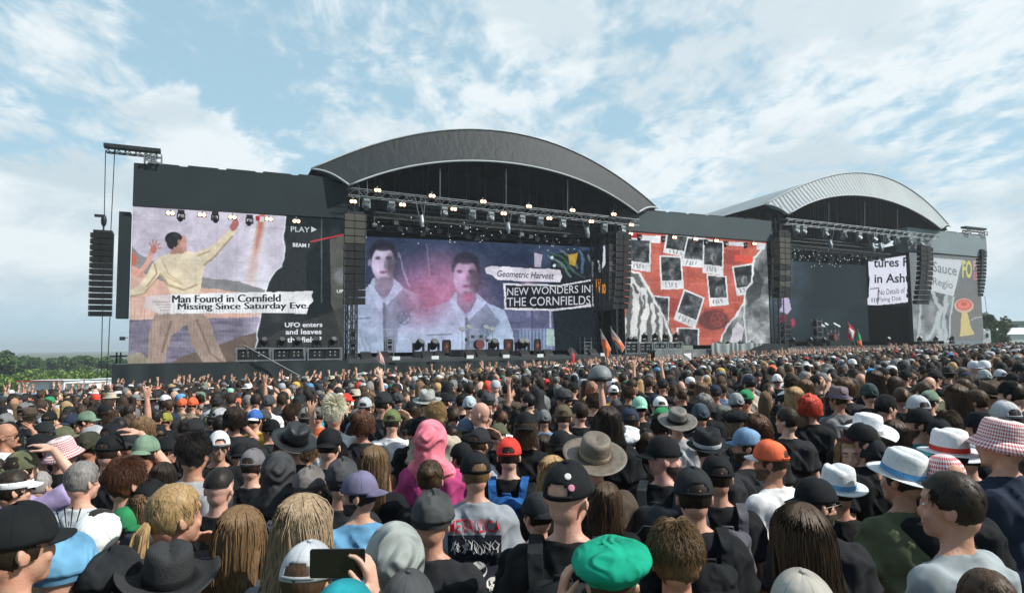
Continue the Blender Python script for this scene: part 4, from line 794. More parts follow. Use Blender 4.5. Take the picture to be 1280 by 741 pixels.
# wedges and footlights along the nearer stage lip
for k, x in enumerate([458, 480, 534, 550, 588, 602, 632, 656, 686, 716, 742]):
    p = SL(x, 445, -1.2); z = 1.625; t = ST('floor_monitor', 'black wedge floor monitor on the lip of the nearer stage, %s from the left' % ['first', 'second', 'third', 'fourth', 'fifth', 'sixth', 'seventh', 'eighth', 'ninth', 'tenth', 'eleventh'][k], 'monitor', (p.x, -1.2, z), 'wedge floor monitors')
    m = MB(); m.add([(p.x-.3, -1.4, z), (p.x+.3, -1.4, z), (p.x+.3, -.9, z), (p.x-.3, -.9, z), (p.x-.3, -1.3, z+.12), (p.x+.3, -1.3, z+.12), (p.x+.3, -.95, z+.42), (p.x-.3, -.95, z+.42)], [(0,3,2,1),(4,5,6,7),(0,1,5,4),(1,2,6,5),(2,3,7,6),(3,0,4,7)]); t.part('cabinet', m, M_speaker); t.part('handle', MB().tube([(p.x-.08, -.93, z+.46), (p.x+.08, -.93, z+.46)], .015, 4), M_alu)
for k, x in enumerate([494, 542.5, 586, 631, 673.5, 752]):
    p = SL(x, 449, -1.7); o = link('paper_card', MB().box((-.22, -.03, -.1), (.22, .03, .1)).mesh('paper_card'), M_white); o.matrix_world = SM @ Matrix.Translation((p.x, -1.9, 1.66)); tag(o, 'small white plate fixed to the nearer stage edge, %s from the left' % ['first', 'second', 'third', 'fourth', 'fifth', 'sixth'][k], 'plate', 'white plates along the stage edge')
def tower(x0, x1, y0, y1, q, label, m=M_alu, nm='side_scaffold', cat='scaffold'):
    a = SL(x0, y1, q); b = SL(x1, y0, q); z0 = deckz(a.x); t = ST(nm, label, cat, (a.x, q, z0)); f = MB()
    for x in (a.x, b.x):
        for qq in (q, q+.6): f.tube([(x, qq, z0), (x, qq, b.z)], .035, 5)
    for j in range(5):
        z = z0+(b.z-z0)*(j+.5)/5; f.tube([(a.x, q, z), (b.x, q, z)], .02, 4); f.tube([(a.x, q+.6, z), (b.x, q+.6, z)], .02, 4)
    t.part('frame', f, m); s = MB()
    for j in range(3): z = z0+.1+(b.z-z0)*j/3; s.box((a.x+.08, q+.1, z), (b.x-.08, q+.5, z+(b.z-z0)*.25))
    t.part('amplifier', s, M_speaker); return t
tower(484, 492, 424, 448, .5, 'bright metal rack tower left on the nearer stage'); tower(731, 739, 421, 444, .5, 'bright metal rack tower right on the nearer stage')
tower(1022, 1027, 398, 426, 3, 'tall glassy drum riser frame on the farther stage'); tower(981, 989, 402, 428, -.2, 'dense equipment tower at the left of the farther stage', M_dalu)
tower(437, 446, 410, 447, -.3, 'dense black equipment tower at the left of the nearer stage', M_dalu)
def artboard(x0, x1, y0, y1, q, label, seed):
    a = SL(x0, y1, q); b = SL(x1, y0, q); z0 = 1.63; t = ST('framed_picture', label, 'framed board', (a.x, q, z0)); f = MB()
    for x in (a.x, b.x): f.box((x-.05, q, z0), (x+.05, q+.1, b.z))
    f.box((a.x, q, b.z), (b.x, q+.1, b.z+.08)); f.box((a.x, q, a.z-.08), (b.x, q+.1, a.z)); t.part('frame', f, M_black)
    def pt(c):
        n = fbm(c.X, c.Y, 3, seed); c.C[:] = np.stack([64+n*130, 36+n*70, 34+n*60], 1); c.ell((x0+x1)/2, (y0+y1)/2, 3, 4, (170, 100, 76), .8, .9)
    me = screen_mesh('picture', (a.x+.05, q+.02), (b.x-.05, q+.02), 30, 36, pt, (a.z, a.z), (b.z, b.z), t.b); t.part('picture', me, M_board)
M_board = mat('painted_board', None, .6, .05, 3, attr='Col')
artboard(554, 563, 426, 440, 1.2, 'upright board with a glowing orange picture left of the drums', 4); artboard(631, 641, 425, 437, 1.2, 'upright board with a dark red picture right of the drums', 5); artboard(669, 675.5, 425, 438, 1.2, 'narrow red board farthest right on the nearer stage', 6)
# drum kits
def drums(x, q, label, s=1.):
    p = SL(x, 440, q); z = deckz(p.x); c = Vector((p.x, q, z)); t = ST('drum_kit', label, 'drum kit', c)
    t.part('riser', MB().box((c.x-1.6*s, q-1, z), (c.x+1.6*s, q+1.2, z+.45)), M_black); z += .45
    t.part('bass_drum', MB().tube([(c.x, q-.5, z+.33), (c.x, q, z+.33)], .32*s, 16), M_dred); 
    for dx, h in ((-.75, .75), (.75, .7), (-.3, .95), (.3, .95)): t.part('tom', MB().tube([(c.x+dx*s, q-.1, z+h-.2), (c.x+dx*s, q-.1, z+h)], .19*s, 12), M_grey)
    for dx, h in ((-1.1, 1.35), (1.1, 1.35), (-.6, 1.5), (.65, 1.5)): m = MB().tube([(c.x+dx*s, q, z), (c.x+dx*s, q, z+h)], .02, 5); m.tube([(c.x+dx*s, q, z+h), (c.x+dx*s, q-.02, z+h+.02)], .22*s, 12); t.part('cymbal', m, M_alu)
drums(597, 2.0, 'drum kit on a black riser in the middle of the nearer stage'); drums(1040, 2.5, 'pale drum kit on the farther stage', .9)
# scaffold stair/ramp from the left deck, light barrier
t = ST('stair_ramp', 'thin dark inclined ramp rail crossing the black skirt left of the nearer stage', 'ramp', SL(348, 445, -2.6)); t.part('rail', MB().tube([SL(304, 431, -2.4), SL(375, 470, -2.6)], .04, 6).tube([SL(306, 427, -2.4), SL(310, 446, -2.4)], .03, 5), M_dalu)
t = ST('covered_case', 'dark grey covered flight case mound between the red screen and farther stage', 'cover', (44.5, -2.4, gs(44.5, -2.4))); m = MB()
m.add([SL(927, 443, -2.6), SL(986, 443, -2.6), SL(986, 430, -2.6), SL(960, 429, -2.6), SL(943, 435, -2.6)]+[p+Vector((0, 2.3, 0)) for p in (SL(927, 443, -2.6), SL(986, 443, -2.6), SL(986, 430, -2.6), SL(960, 429, -2.6), SL(943, 435, -2.6))], [(0,1,2,3,4),(9,8,7,6,5),(0,5,6,1),(1,6,7,2),(2,7,8,3),(3,8,9,4),(4,9,5,0)]); t.part('tarpaulin', m, M_blackfab)
t = ST('white_drape', 'crumpled pale grey drape hanging below the right part of the red screen', 'drape', (39, -2.3, 0)); m = MB(); k = 60; A_ = SL(888, 430, -2.35); B_ = SL(953, 430, -2.35); rows = []
for z, a in ((A_.z+.05, .03), (A_.z-.7, .10), (A_.z-1.6, .13)): rows += [Vector((A_.x+(B_.x-A_.x)*j/k, -2.4-a*math.sin(j*.9+2*math.sin(j*.23)), z+.05*math.sin(j*.31))) for j in range(k+1)]
m.add(rows, [(r*(k+1)+j, r*(k+1)+j+1, (r+1)*(k+1)+j+1, (r+1)*(k+1)+j) for r in range(2) for j in range(k)]); t.part('cloth', m, mat('pale_drape', (.30, .34, .34), .8, .15, 2), smooth=True)
# ---------------------------------------------------------------- ground
g = MB(); xs = [-1500, -700, -300, -150, -100, -70, -50, -35, -25, -15, -8, -4, 0, 4, 8, 15, 25, 35, 50, 70, 90, 120, 200, 500, 1500]; ys = [-60, -20, -8, -3, 0, 4, 8, 14, 20, 28, 36, 45, 55, 63, 80, 110, 160, 250, 500, 1200, 2500]
for y in ys:
    for x in xs: g.v.append(Vector((x, y, gz(x, y))))
nx = len(xs)
for j in range(len(ys)-1):
    for i in range(nx-1): g.f.append((j*nx+i, j*nx+i+1, (j+1)*nx+i+1, (j+1)*nx+i))
tag(link('ground', g.mesh('ground', True), M_ground), kind='structure')
def world_thing(name, label, cat, loc, group=None): return empty(name, label, cat, Matrix.Translation(loc), group)
def wpart(t, name, mb, m, parent=None, smooth=False):
    return link(name, mb.mesh(name, smooth, t.location), m, parent or t)
def foliage(mb, c, r, n, leaf, rnd):
    c = Vector(c)
    clumps = [(c+Vector((rnd.gauss(0, .42)*r[0], rnd.gauss(0, .42)*r[1], rnd.uniform(-.75, .8)*r[2])), rnd.uniform(.25, .5)) for _ in range(14)]
    for k in range(n):
        q, s = rnd.choice(clumps); d = Vector((rnd.gauss(0, 1), rnd.gauss(0, 1), rnd.gauss(0, 1))).normalized()*rnd.uniform(.6, 1.05)
        p = q+Vector((d.x*r[0]*s, d.y*r[1]*s, d.z*r[2]*s)); a = Vector((rnd.gauss(0, 1), rnd.gauss(0, 1), rnd.gauss(0, .7))).normalized(); b = a.cross(Vector((rnd.gauss(0, 1), rnd.gauss(0, 1), 1))).normalized(); l = leaf*rnd.uniform(.6, 1.3)
        mb.add([p-a*l, p-b*l*.6, p+a*l, p+b*l*.6], [(0, 1, 2, 3)])
def tree(X, Y, H, W, label, n=900, leaf=.35, m=None, group='trees along the horizon', seed=0, z0=None):
    rnd = random.Random(seed+int(X*7)); z = gz(X, Y) if z0 is None else z0; t = world_thing('tree', label, 'tree', (X, Y, z), group)
    tr = MB(); tr.tube([(X, Y, z-.3), (X+.1*rnd.random(), Y, z+H*.3), (X+.2, Y, z+H*.7)], [H*.035, H*.026, H*.01], 7)
    for k in range(5): a = rnd.uniform(0, 6.28); tr.tube([(X, Y, z+H*(.25+.08*k)), (X+math.cos(a)*W*.35, Y+math.sin(a)*W*.35, z+H*(.45+.09*k))], [H*.013, H*.005], 5)
    wpart(t, 'trunk', tr, M_bark); cr = MB(); foliage(cr, (X, Y, z+H*.58), (W*.5, W*.5, H*.42), n, leaf, rnd); wpart(t, 'crown', cr, m or M_leaf)
# left tree line
rnd = random.Random(3); words = ['round', 'spreading', 'bushy', 'low', 'uneven', 'dense', 'wide', 'ragged']
for k, (px, top, w) in enumerate([(-14, 441, 34), (6, 440.5, 30), (26, 446, 24), (44, 449, 20), (60, 449, 20), (76, 447.5, 20), (92, 449, 22), (108, 447.5, 20), (122, 449, 18), (136, 450, 16), (150, 449, 16)]):
    Y = 150+12*(k % 3) if k > 1 else 120; P = at(px, top-1.5+(1 if k < 2 else 0), Y); z = gz(P.x, Y); H = P.z-z
    tree(P.x, Y, H*1.02, w*Y/F*1.25, '%s green tree on the horizon, %s from the left edge of the picture' % (words[k % 8], ['first', 'second', 'third', 'fourth', 'fifth', 'sixth', 'seventh', 'eighth', 'ninth', 'tenth', 'eleventh'][k]), 1100, .42, seed=k)
# vineyard rows (hedges) beyond the containers
for k in range(7):
    Y = 80+k*9; mb = MB(); X0 = -.80*Y-3; X1 = -.52*Y; n = 2600; rr = random.Random(k)
    for _ in range(n):
        X = rr.uniform(X0, X1); p = Vector((X, Y+rr.uniform(-.7, .7), gz(X, Y)+rr.uniform(.2, 1.7)*(.8+.3*math.sin(X*.7+k)))); a = Vector((rr.gauss(0, 1), rr.gauss(0, 1), rr.gauss(0, 1))).normalized(); b = a.cross(Vector((.3, 1, .2))).normalized(); l = .2*rr.uniform(.6, 1.3)
        mb.add([p-a*l, p-b*l, p+a*l, p+b*l], [(0, 1, 2, 3)])
    t = world_thing('vine_row', 'bright green row of vines running across the field, %s row behind the white barns' % ['first', 'second', 'third', 'fourth', 'fifth', 'sixth', 'seventh'][k], 'vine row', (X0, Y, gz(X0, Y)), 'vine rows behind the barns'); wpart(t, 'leaves', mb, M_leaf2)
    st = MB()
    for j in range(10): X = X0+(X1-X0)*j/9; st.tube([(X, Y, gz(X, Y)-.1), (X, Y, gz(X, Y)+1.5)], .05, 5)
    wpart(t, 'post', st, M_bark)
# white long barns
def barn(x0, x1, y0, y1, Y, label, roofm, wallm, dy=0, doors=()):
    a = at(x0, y0, Y); b = at(x1, y0+dy, Y); z = min(gz(a.x, Y), gz(b.x, Y))-.3; D = 4
    t = world_thing('barn', label, 'building', (a.x, Y, z)); wpart(t, 'wall', MB().box((a.x, Y, z), (b.x, Y+D, min(a.z, b.z)-.1)), wallm)
    if roofm is M_red: wpart(t, 'fascia', MB().box((a.x-.1, Y-.24, min(a.z, b.z)-.12), (b.x+.1, Y-.2, min(a.z, b.z)+.02)), M_red); roofm = M_white
    zt = min(a.z, b.z)-.1; m = MB(); m.add([(a.x-.1, Y-.2, zt), (b.x+.1, Y-.2, zt), (b.x+.1, Y+D/2, zt+.05), (a.x-.1, Y+D/2, zt+.05), (b.x+.1, Y+D+.2, zt), (a.x-.1, Y+D+.2, zt)], [(0, 1, 2, 3), (3, 2, 4, 5), (0, 3, 5), (1, 4, 2), (0, 5, 4, 1)])
    wpart(t, 'roof', m, roofm)
    for dx in doors: p = at(dx, y0+6, Y); wpart(t, 'door', MB().box((p.x-.5, Y-.06, z+.3), (p.x+.5, Y-.01, z+2.1)), M_grey)
    return t
barn(24, 80, 474, 492, 62, 'long white barn with a red roof edge behind the fence', M_red, M_white, 1); barn(82, 111, 477, 492, 60, 'plain white barn beside the red edged one', M_white, M_white, 0, (69,)); barn(105, 139, 473, 486, 66, 'pale grey barn just left of the stage skirt', M_white, mat('pale_wall', (.42, .46, .50), .7, .1, 1))
# far white building on the horizon
a = at(108, 447, 260); b = at(150, 446, 260); t = world_thing('far_building', 'distant low white building on the horizon left of the stage', 'building', (a.x, 260, gz(a.x, 260))); wpart(t, 'wall', MB().box((a.x, 260, gz(a.x, 260)), (b.x, 275, a.z-.4)), M_white); wpart(t, 'roof', MB().box((a.x-1, 259, a.z-.4), (b.x+1, 276, a.z)), M_grey)
# site fence with dark mesh, left
def fence(pts, h, label, m, tarp=True, n=None):
    t = world_thing('site_fence', label, 'fence', (pts[0][0], pts[0][1], gz(*pts[0]))); A = Vector((pts[0][0], pts[0][1], 0)); B = Vector((pts[1][0], pts[1][1], 0)); L = (B-A).length; n = n or int(L/3.4)
    for k in range(n+1): p = A.lerp(B, k/n); z = gz(p.x, p.y); wpart(t, 'post', MB().tube([(p.x, p.y, z), (p.x, p.y, z+h+.08)], .03, 6), M_alu)
    for k in range(n):
        p = A.lerp(B, k/n); q = A.lerp(B, (k+1)/n); mb = MB(); kk = 8; top = []; bot = []
        nn = Vector((-(B-A).y, (B-A).x, 0)).normalized()
        for j in range(kk+1): u = p.lerp(q, j/kk)+nn*.05*math.sin(j*1.3+k); z = gz(u.x, u.y); top.append(Vector((u.x, u.y, z+h-.03*math.sin(math.pi*j/kk)))); bot.append(Vector((u.x, u.y, z+.05)))
        mb.add(top+bot, [(j, j+1, kk+2+j, kk+1+j) for j in range(kk)]); tarp and wpart(t, 'mesh_sheet', mb, m)
    r = MB()
    for hh in (h, .2): r.tube([A.lerp(B, k/n)+Vector((0, 0, gz(*A.lerp(B, k/n).to_2d())+hh)) for k in range(n+1)], .022, 5)
    wpart(t, 'rail', r, M_alu)
M_mesh = mat('fence_sheet', (.16, .18, .185), .8, .2, 1.5)
fence([(-27, 29), (-17.2, 31)], 1.6, 'grey sheeted site fence at the left edge of the crowd', M_mesh)
fence([(-34, 46), (-18, 49)], 1.9, 'second thin wire fence in front of the white barns', M_mesh, False)
# poles by the left screen
for k, (x, y0, y1, Y) in enumerate([(146, 440, 480, 40), (151, 440, 470, 41)]):
    a = at(x, y0, Y); z = gz(a.x, Y); t = world_thing('mast', '%s thin dark mast with a cross bar left of the leftmost screen' % ['left', 'right'][k], 'mast', (a.x, Y, z)); wpart(t, 'pole', MB().tube([(a.x, Y, z), (a.x, Y, a.z)], .05, 6), M_steel); wpart(t, 'cross_bar', MB().box((a.x-.4, Y-.05, a.z-.3), (a.x+.4, Y+.05, a.z-.2)), M_steel)
# right side: tree, marquee, long building
P = at(1236, 391, 82); tree(P.x, 82, P.z-gz(P.x, 82), 2.6, 'bushy green tree right of the rightmost screen', 2600, .22, M_leaf3, 'trees at the right', 5)
P = at(1250, 399, 86); tree(P.x, 86, P.z-gz(P.x, 86)-.4, 2.2, 'smaller green tree beside the white marquee', 1500, .2, M_leaf3, 'trees at the right', 9)
a = at(1228, 413, 78); b = at(1238, 413, 78); z = gz(a.x, 78); t = world_thing('site_cabin', 'small white site cabin at the right end of the stages', 'cabin', (a.x, 78, z)); wpart(t, 'wall', MB().box((a.x, 78, z), (b.x, 81, a.z)), M_white); wpart(t, 'window', MB().box((a.x+.4, 77.95, a.z-.8), (b.x-.3, 77.99, a.z-.35)), M_steel)
def marquee(x0, x1, ye, yt, Y, label):
    a = at(x0, ye, Y); b = at(x1, ye, Y); zt = at((x0+x1)/2, yt, Y+4).z; z = gz(a.x, Y); t = world_thing('marquee', label, 'tent', (a.x, Y, z)); wpart(t, 'wall', MB().box((a.x, Y, z), (b.x, Y+8, a.z)), M_white)
    m = MB(); m.add([(a.x-.2, Y-.2, a.z), (b.x+.2, Y-.2, a.z), (b.x, Y+4, zt), (a.x, Y+4, zt), (b.x+.2, Y+8.2, a.z), (a.x-.2, Y+8.2, a.z)], [(0, 1, 2, 3), (3, 2, 4, 5), (0, 3, 5), (1, 4, 2)]); wpart(t, 'roof', m, M_white)
marquee(1240, 1340, 418, 409.5, 92, 'long white marquee behind the crowd at the right edge')
a = at(1244, 401.5, 150); b = at(1420, 401.5, 150); z = gz(a.x, 150); t = world_thing('long_building', 'long dark roofed building with a pale front beyond the marquee', 'building', (a.x, 150, z)); wpart(t, 'wall', MB().box((a.x+1, 151, z), (b.x, 165, a.z-.7)), mat('bluish_wall', (.40, .50, .55), .7, .15, .3)); wpart(t, 'roof', MB().box((a.x, 150, a.z-.7), (b.x, 166, a.z)), mat('dark_roof', (.10, .13, .14), .7, .1, 1))
for k, x in enumerate((1252, 1271, 1290)):
    p = at(x, 406, 150); wpart(t, 'coloured_bay', MB().box((p.x-.9, 150.9, z), (p.x+.9, 150.97, a.z-.75)), [M_red, mat('brown_bay', (.16, .12, .12), .7), M_red][k])
# flags over the crowd
def flag(x0, y0, x1, y1, Y, shape, col, label, m):
    a = at(x0, y0, Y); b = at(x1, y1, Y); t = world_thing('flag', label, 'flag', (b.x, Y, gz(b.x, Y))); wpart(t, 'pole', MB().tube([(b.x, Y, gz(b.x, Y)+1.2), tuple(b), tuple(a)], .022, 6), M_grey)
    for nm, sh, mm in [('cloth', shape, m)] + ([('stripe', col[0], col[1])] if col else []):
        n = len(sh); mb = MB(); off = 0 if nm == 'cloth' else -.03; pts = [at(x, y, Y+.05*math.sin(i*2.1)+off) for i, (x, y) in enumerate(sh)]; c = sum(pts, Vector())/n+Vector((0, -.06, 0)); mb.add(pts+[c]+[p+Vector((0, .012, 0)) for p in pts]+[c+Vector((0, .012, 0))], [(i, (i+1) % n, n) for i in range(n)]+[(n+1+(i+1) % n, n+1+i, 2*n+1) for i in range(n)]); wpart(t, nm, mb, mm)
fo = mat('orange_flag', (.80, .20, .07), .8, .2, 3); fw_ = mat('cream_flag', (.62, .52, .46), .8, .15, 3); fp = mat('pink_flag', (.66, .40, .36), .8, .15, 3); fr = mat('red_flag', (.55, .04, .05), .8, .2, 3); fg = mat('green_flag', (.06, .28, .12), .8, .2, 3); fwh = mat('white_flag', (.7, .7, .68), .8, .1, 3)
flag(471, 437, 481, 456, 34, [(474, 438), (469, 449), (474, 453), (481.5, 457), (479, 446)], None, 'small pale pink flag in front of the nearer stage', fp)
flag(750, 411, 766, 450, 27, [(750.5, 412), (752, 430), (756, 443), (760, 448), (764, 436), (758, 424)], ([(751.5, 424), (754, 438), (757, 446), (760, 447.5), (763.5, 437), (757, 424)], fo), 'cream and orange pointed flag, left of a pair near the middle', fw_)
flag(763, 407, 776, 458, 26.8, [(763, 409), (765, 424), (774, 436), (778, 440), (781.5, 434), (774, 422)], ([(765, 421), (774, 435), (778, 439), (780.5, 433), (773, 421)], fo), 'cream flag with orange lower corner, right of a pair near the middle', fw_)
flag(715, 434, 717, 456, 32, [(714.5, 436), (716, 444), (712, 456), (718, 455), (719, 444)], None, 'small bright red flag in front of the nearer stage', fr)
flag(1060, 402, 1070, 436, 40, [(1060.5, 403), (1058, 417), (1061, 424), (1066, 426), (1070, 414)], ([(1061, 409), (1061, 420), (1066, 423), (1068, 414)], fwh), 'red and white flag in front of the farther stage', fr)
flag(1072, 411, 1077, 438, 40, [(1072, 412), (1070, 425), (1073, 430), (1077, 430), (1076, 420)], ([(1071, 427), (1074, 434), (1078, 434), (1077, 424)], fo), 'small green flag beside the red and white one', fg)
flag(853, 441, 864, 455, 30, [(853, 442), (864, 441), (864, 450), (855, 450)], None, 'small white banner held up in the crowd below the red screen', fwh)
# a pale inflated umbrella top in the front rows
P = at(454.5, 472, 30); t = world_thing('umbrella', 'white umbrella with black blots held up in the front rows', 'umbrella', (P.x, 30, gz(P.x, 30))); 
r_ = 13*30/F; top = at(454.5, 465, 30).z; m = MB().lathe([(r_, top-.36), (r_*.9, top-.2), (r_*.6, top-.06), (.02, top)], 16, (P.x, 30, 0)); wpart(t, 'canopy', m, mat('blotched_cloth', (.62, .62, .60), .8, .6, 2.2), smooth=True); wpart(t, 'pole', MB().tube([(P.x, 30, gz(P.x, 30)+1.1), (P.x, 30, top)], .02, 6), M_grey)

# air: a closed box of thin haze round everything
hz_ = MB().box((-1600, -80, -8), (1600, 2600, 24)); m_ = bpy.data.materials.new('haze_air'); m_.use_nodes = True; nt_ = m_.node_tree; nt_.nodes.remove(nt_.nodes['Principled BSDF']); pv = nt_.nodes.new('ShaderNodeVolumePrincipled'); pv.inputs['Density'].default_value = .0007; pv.inputs['Color'].default_value = (.86, .95, 1, 1); pv.inputs['Anisotropy'].default_value = .3
nt_.links.new(pv.outputs[0], nt_.nodes['Material Output'].inputs['Volume']); tag(link('haze', hz_.mesh('haze'), m_), kind='stuff')
# ---------------------------------------------------------------- people: shared meshes (standing height 1.75 m, facing +Y)
HC = Vector((0, .012, 1.637))          # head centre; the neck turns about x = 0, y = 0
def Rz(a): return Matrix.Rotation(a, 3, 'Z')
ARMS = {
 'down': ((.225, -.03, 1.14), (.235, .06, .90)),
 'fold': ((.25, -.02, 1.15), (.12, .24, 1.12)),
 'headtop': ((.36, .10, 1.52), (.20, .04, 1.76)),      # hand laid on the head
 'visor': ((.34, .17, 1.47), (.15, .17, 1.66)),        # hand shading the eyes
 'high': ((.27, .04, 1.68), (.25, .07, 1.93)), 'high2': ((.33, .12, 1.60), (.36, .20, 1.83)), 'high3': ((.26, .16, 1.58), (.14, .24, 1.78)),
 'cheek': ((.28, .10, 1.33), (.175, .07, 1.55)),
 'chin': ((.24, .16, 1.22), (.09, .19, 1.44)),
 'phone': ((.22, .14, 1.32), (.085, .255, 1.545)),
}
def hand(mb, w, d, n, side, curl=.35, spread=.06, grip=False):
    """w wrist, d direction to the fingers, n palm normal"""
    d = Vector(d).normalized(); n = Vector(n); n = (n-d*n.dot(d)).normalized(); t = d.cross(n)*side; w = Vector(w)
    for k in (-1.1, -.35, .4, 1.1): mb.cap(w+t*.010*k+d*.01, w+d*.085+t*.021*k, .0165, .0145, 8)
    for k, (L, ln) in enumerate(zip((-1.45, -.5, .5, 1.4), (.058, .074, .080, .072))):
        base = w+d*.088+t*.0215*L*.98; a = curl*(1.15 if k < 2 else .9); dd = (d+t*spread*L).normalized(); p = base
        for j, f in enumerate((.42, .32, .26)):
            a2 = a*(j+.6); v = (dd*math.cos(a2)+n*math.sin(a2)); q = p+v*ln*f; mb.cap(p, q, .0096-.0008*j, .009-.0009*j, 8); p = q
    p = w+t*.022+d*.02; v1 = (t*.8+d*.65+n*.25).normalized(); q = p+v1*.045; mb.cap(p, q, .014, .0115, 8); v2 = (d*.9+t*.25+n*(.35 if not grip else .6)).normalized(); r_ = q+v2*.032; mb.cap(q, r_, .0115, .0105, 8); mb.cap(r_, r_+v2*.026, .0105, .009, 8)
def arm_pts(kind, sgn):
    e, w_ = ARMS[kind]; return Vector((.162*sgn, -.01, 1.400)), Vector((e[0]*sgn, e[1], e[2])), Vector((w_[0]*sgn, w_[1], w_[2]))
HANDDIR = {'cheek': ((-.25, .05, 1), (-.9, .1, -.2)), 'down': ((0, .1, -1), (-1, 0, 0)), 'fold': ((-.9, .1, .1), (0, -1, 0)), 'headtop': ((-.95, -.05, .32), (-.25, 0, -1)), 'visor': ((-.6, -.05, .5), (-.4, -.6, -.3)), 'high': ((-.05, .1, 1), (0, 1, .1)), 'high2': ((.15, .25, 1), (0, 1, -.2)), 'high3': ((-.3, .3, 1), (0, 1, -.2)), 'chin': ((-.45, -.35, .75), (-.2, -1, .1)), 'phone': ((-.15, .35, .9), (-.9, .1, -.1))}
_body = {}
def body(pl='down', pr='down', hy=0, fem=False, vox=.0072):
    k = (pl, pr, hy, fem, vox)
    if k in _body: return _body[k]
    mb = MB(); Q = Rz(-R(hy)); g = .92 if fem else 1.; h = lambda p: Vector((0, 0, p[2]))+Q @ Vector((p[0], p[1], 0))
    mb.ell((0, 0, .96), (.165, .115, .13), 16, 10); mb.ell((0, 0, 1.12), (.142*g, .10, .17), 16, 10); mb.ell((0, 0, 1.28), (.160*g, .112, .17), 16, 10)
    for s in (-1, 1):
        mb.ell((.152*s*g, -.005, 1.392), (.060, .058, .060), 12, 8); mb.cap((.125*s*g, -.012, 1.405), (.025*s, -.014, 1.475), .045, .046, 10)
        mb.cap((.085*s, 0, .92), (.10*s, .02, .50), .085, .055); mb.cap((.10*s, .02, .50), (.11*s, -.02, .09), .052, .036); mb.cap((.11*s, -.03, .045), (.12*s, .12, .035), .042, .035)
    nk = .0505 if not fem else .043
    mb.cap((0, -.012, 1.42), h((0, -.008, 1.56)), nk+.004, nk); mb.ell((0, -.03, 1.40), (.09, .06, .08))
    c = HC; ell = lambda p, r: mb.ell(h(p), r, 20, 14, Q)
    ell((0, -.006, 1.662), (.0755, .097, .096)); ell((0, .034, 1.592), (.054, .060, .066)); ell((0, .064, 1.545), (.026, .028, .024)); ell((0, -.03, 1.605), (.056, .058, .065))
    ell((0, .093, 1.607), (.0105, .018, .024)); ell((0, .088, 1.632), (.009, .014, .03)); ell((0, .078, 1.668), (.045, .018, .012)); ell((0, .087, 1.573), (.022, .010, .006)); ell((0, .086, 1.563), (.020, .010, .006))
    for s in (-1, 1):
        Qe = Q @ Matrix.Rotation(s*R(24), 3, 'Z'); mb.ell(h((.078*s, -.012, 1.620)), (.0065, .0175, .028), 16, 12, Qe); mb.ell(h((.084*s, -.021, 1.630)), (.0055, .009, .020), 12, 8, Qe); mb.ell(h((.075*s, .000, 1.615)), (.010, .010, .020), 12, 8, Q); ell((.036*s, .068, 1.602), (.020, .018, .018))
    for s, kd in ((-1, pl), (1, pr)):
        a, e, w_ = arm_pts(kd, s); a.x *= g; mb.cap(a, e, .048*g, .040*g); mb.cap(e, e.lerp(w_, .5), .041*g, .036*g); mb.cap(e.lerp(w_, .5), w_, .036*g, .025*g)
        d, n = HANDDIR[kd]; hand(mb, w_, (d[0]*s, d[1], d[2]), (n[0]*s, n[1], n[2]), s if kd != 'x' else -s, .25 if kd in ('high', 'headtop') else .5, .16 if kd == 'high' else .07)
    m = remesh(mb, vox, 2, name='person'); _body[k] = m; return m
_shirt = {}
def wrinkle(amp, sc=9.):
    def f(p): return amp*min(1., max(0., (1.47-p.z)/.06))*(.7*noise.noise(Vector((p.x*sc, p.y*sc, p.z*sc*.55)))+1.3*((1-abs(noise.noise(Vector((p.x*sc*.8+p.z*5+3, p.y*sc*.6, p.z*sc*.5-abs(p.x)*6)))))**5-.3)+.35*noise.noise(Vector((p.x*sc*2.3+5, p.y*sc*2.3, p.z*sc*1.2))))
    return f
def shirt(pl='down', pr='down', fem=False, sleeve='tee', fat=0.):
    k = (pl, pr, fem, sleeve, fat)
    if k in _shirt: return _shirt[k]
    mb = MB(); g = .92 if fem else 1.; f = fat
    mb.ell((0, 0, 1.28), (.178*g+f, .134+f, .185), 18, 12); mb.ell((0, .0, 1.12), (.170*g+f*1.1, .135+f*1.3, .21), 18, 12); mb.ell((0, 0, .98), (.186*g+f, .145+f*1.2, .14), 18, 12); mb.cap((0, 0, .90), (0, 0, 1.0), .16+f, .165+f, 16)
    for s in (-1, 1):
        mb.ell((.155*s*g, -.005, 1.388), (.072, .074, .071), 12, 8); mb.cap((.130*s*g, -.012, 1.398), (.040*s, -.018, 1.455), .062, .050, 12); mb.cap((.12*s*g, -.05, 1.36), (.10*s*g, -.05, 1.22), .085, .08)
    mb.ell((0, -.03, 1.41), (.12, .085, .075)); mb.tube([(.057*math.cos(R(a_)), -.014+.060*math.sin(R(a_)), 1.470+.012*math.sin(R(a_+180))) for a_ in range(0, 375, 15)], .0125, 8)
    if sleeve != 'tank':
        for s, kd in ((-1, pl), (1, pr)):
            a, e, w_ = arm_pts(kd, s); a.x *= g
            if sleeve == 'tee': mb.cap(a, a.lerp(e, .55), .068, .072, 14); q = a.lerp(e, .55); mb.tube([a.lerp(e, .4), a.lerp(e, .72)], [.07, .076], 16)
            else: mb.cap(a, e, .070, .062, 14); mb.cap(e, e.lerp(w_, .9), .060, .045, 14)
    m = remesh(mb, .0135, 2, wrinkle(.0125), 'shirt'); _shirt[k] = m; return m
def trousers():
    mb = MB(); mb.ell((0, 0, .95), (.182, .132, .12)); 
    for s in (-1, 1): mb.cap((.088*s, 0, .90), (.102*s, .02, .50), .102, .078); mb.cap((.102*s, .02, .50), (.112*s, -.02, .12), .074, .062)
    return remesh(mb, .016, 2, wrinkle(.006), 'trousers')
M_TR = trousers()
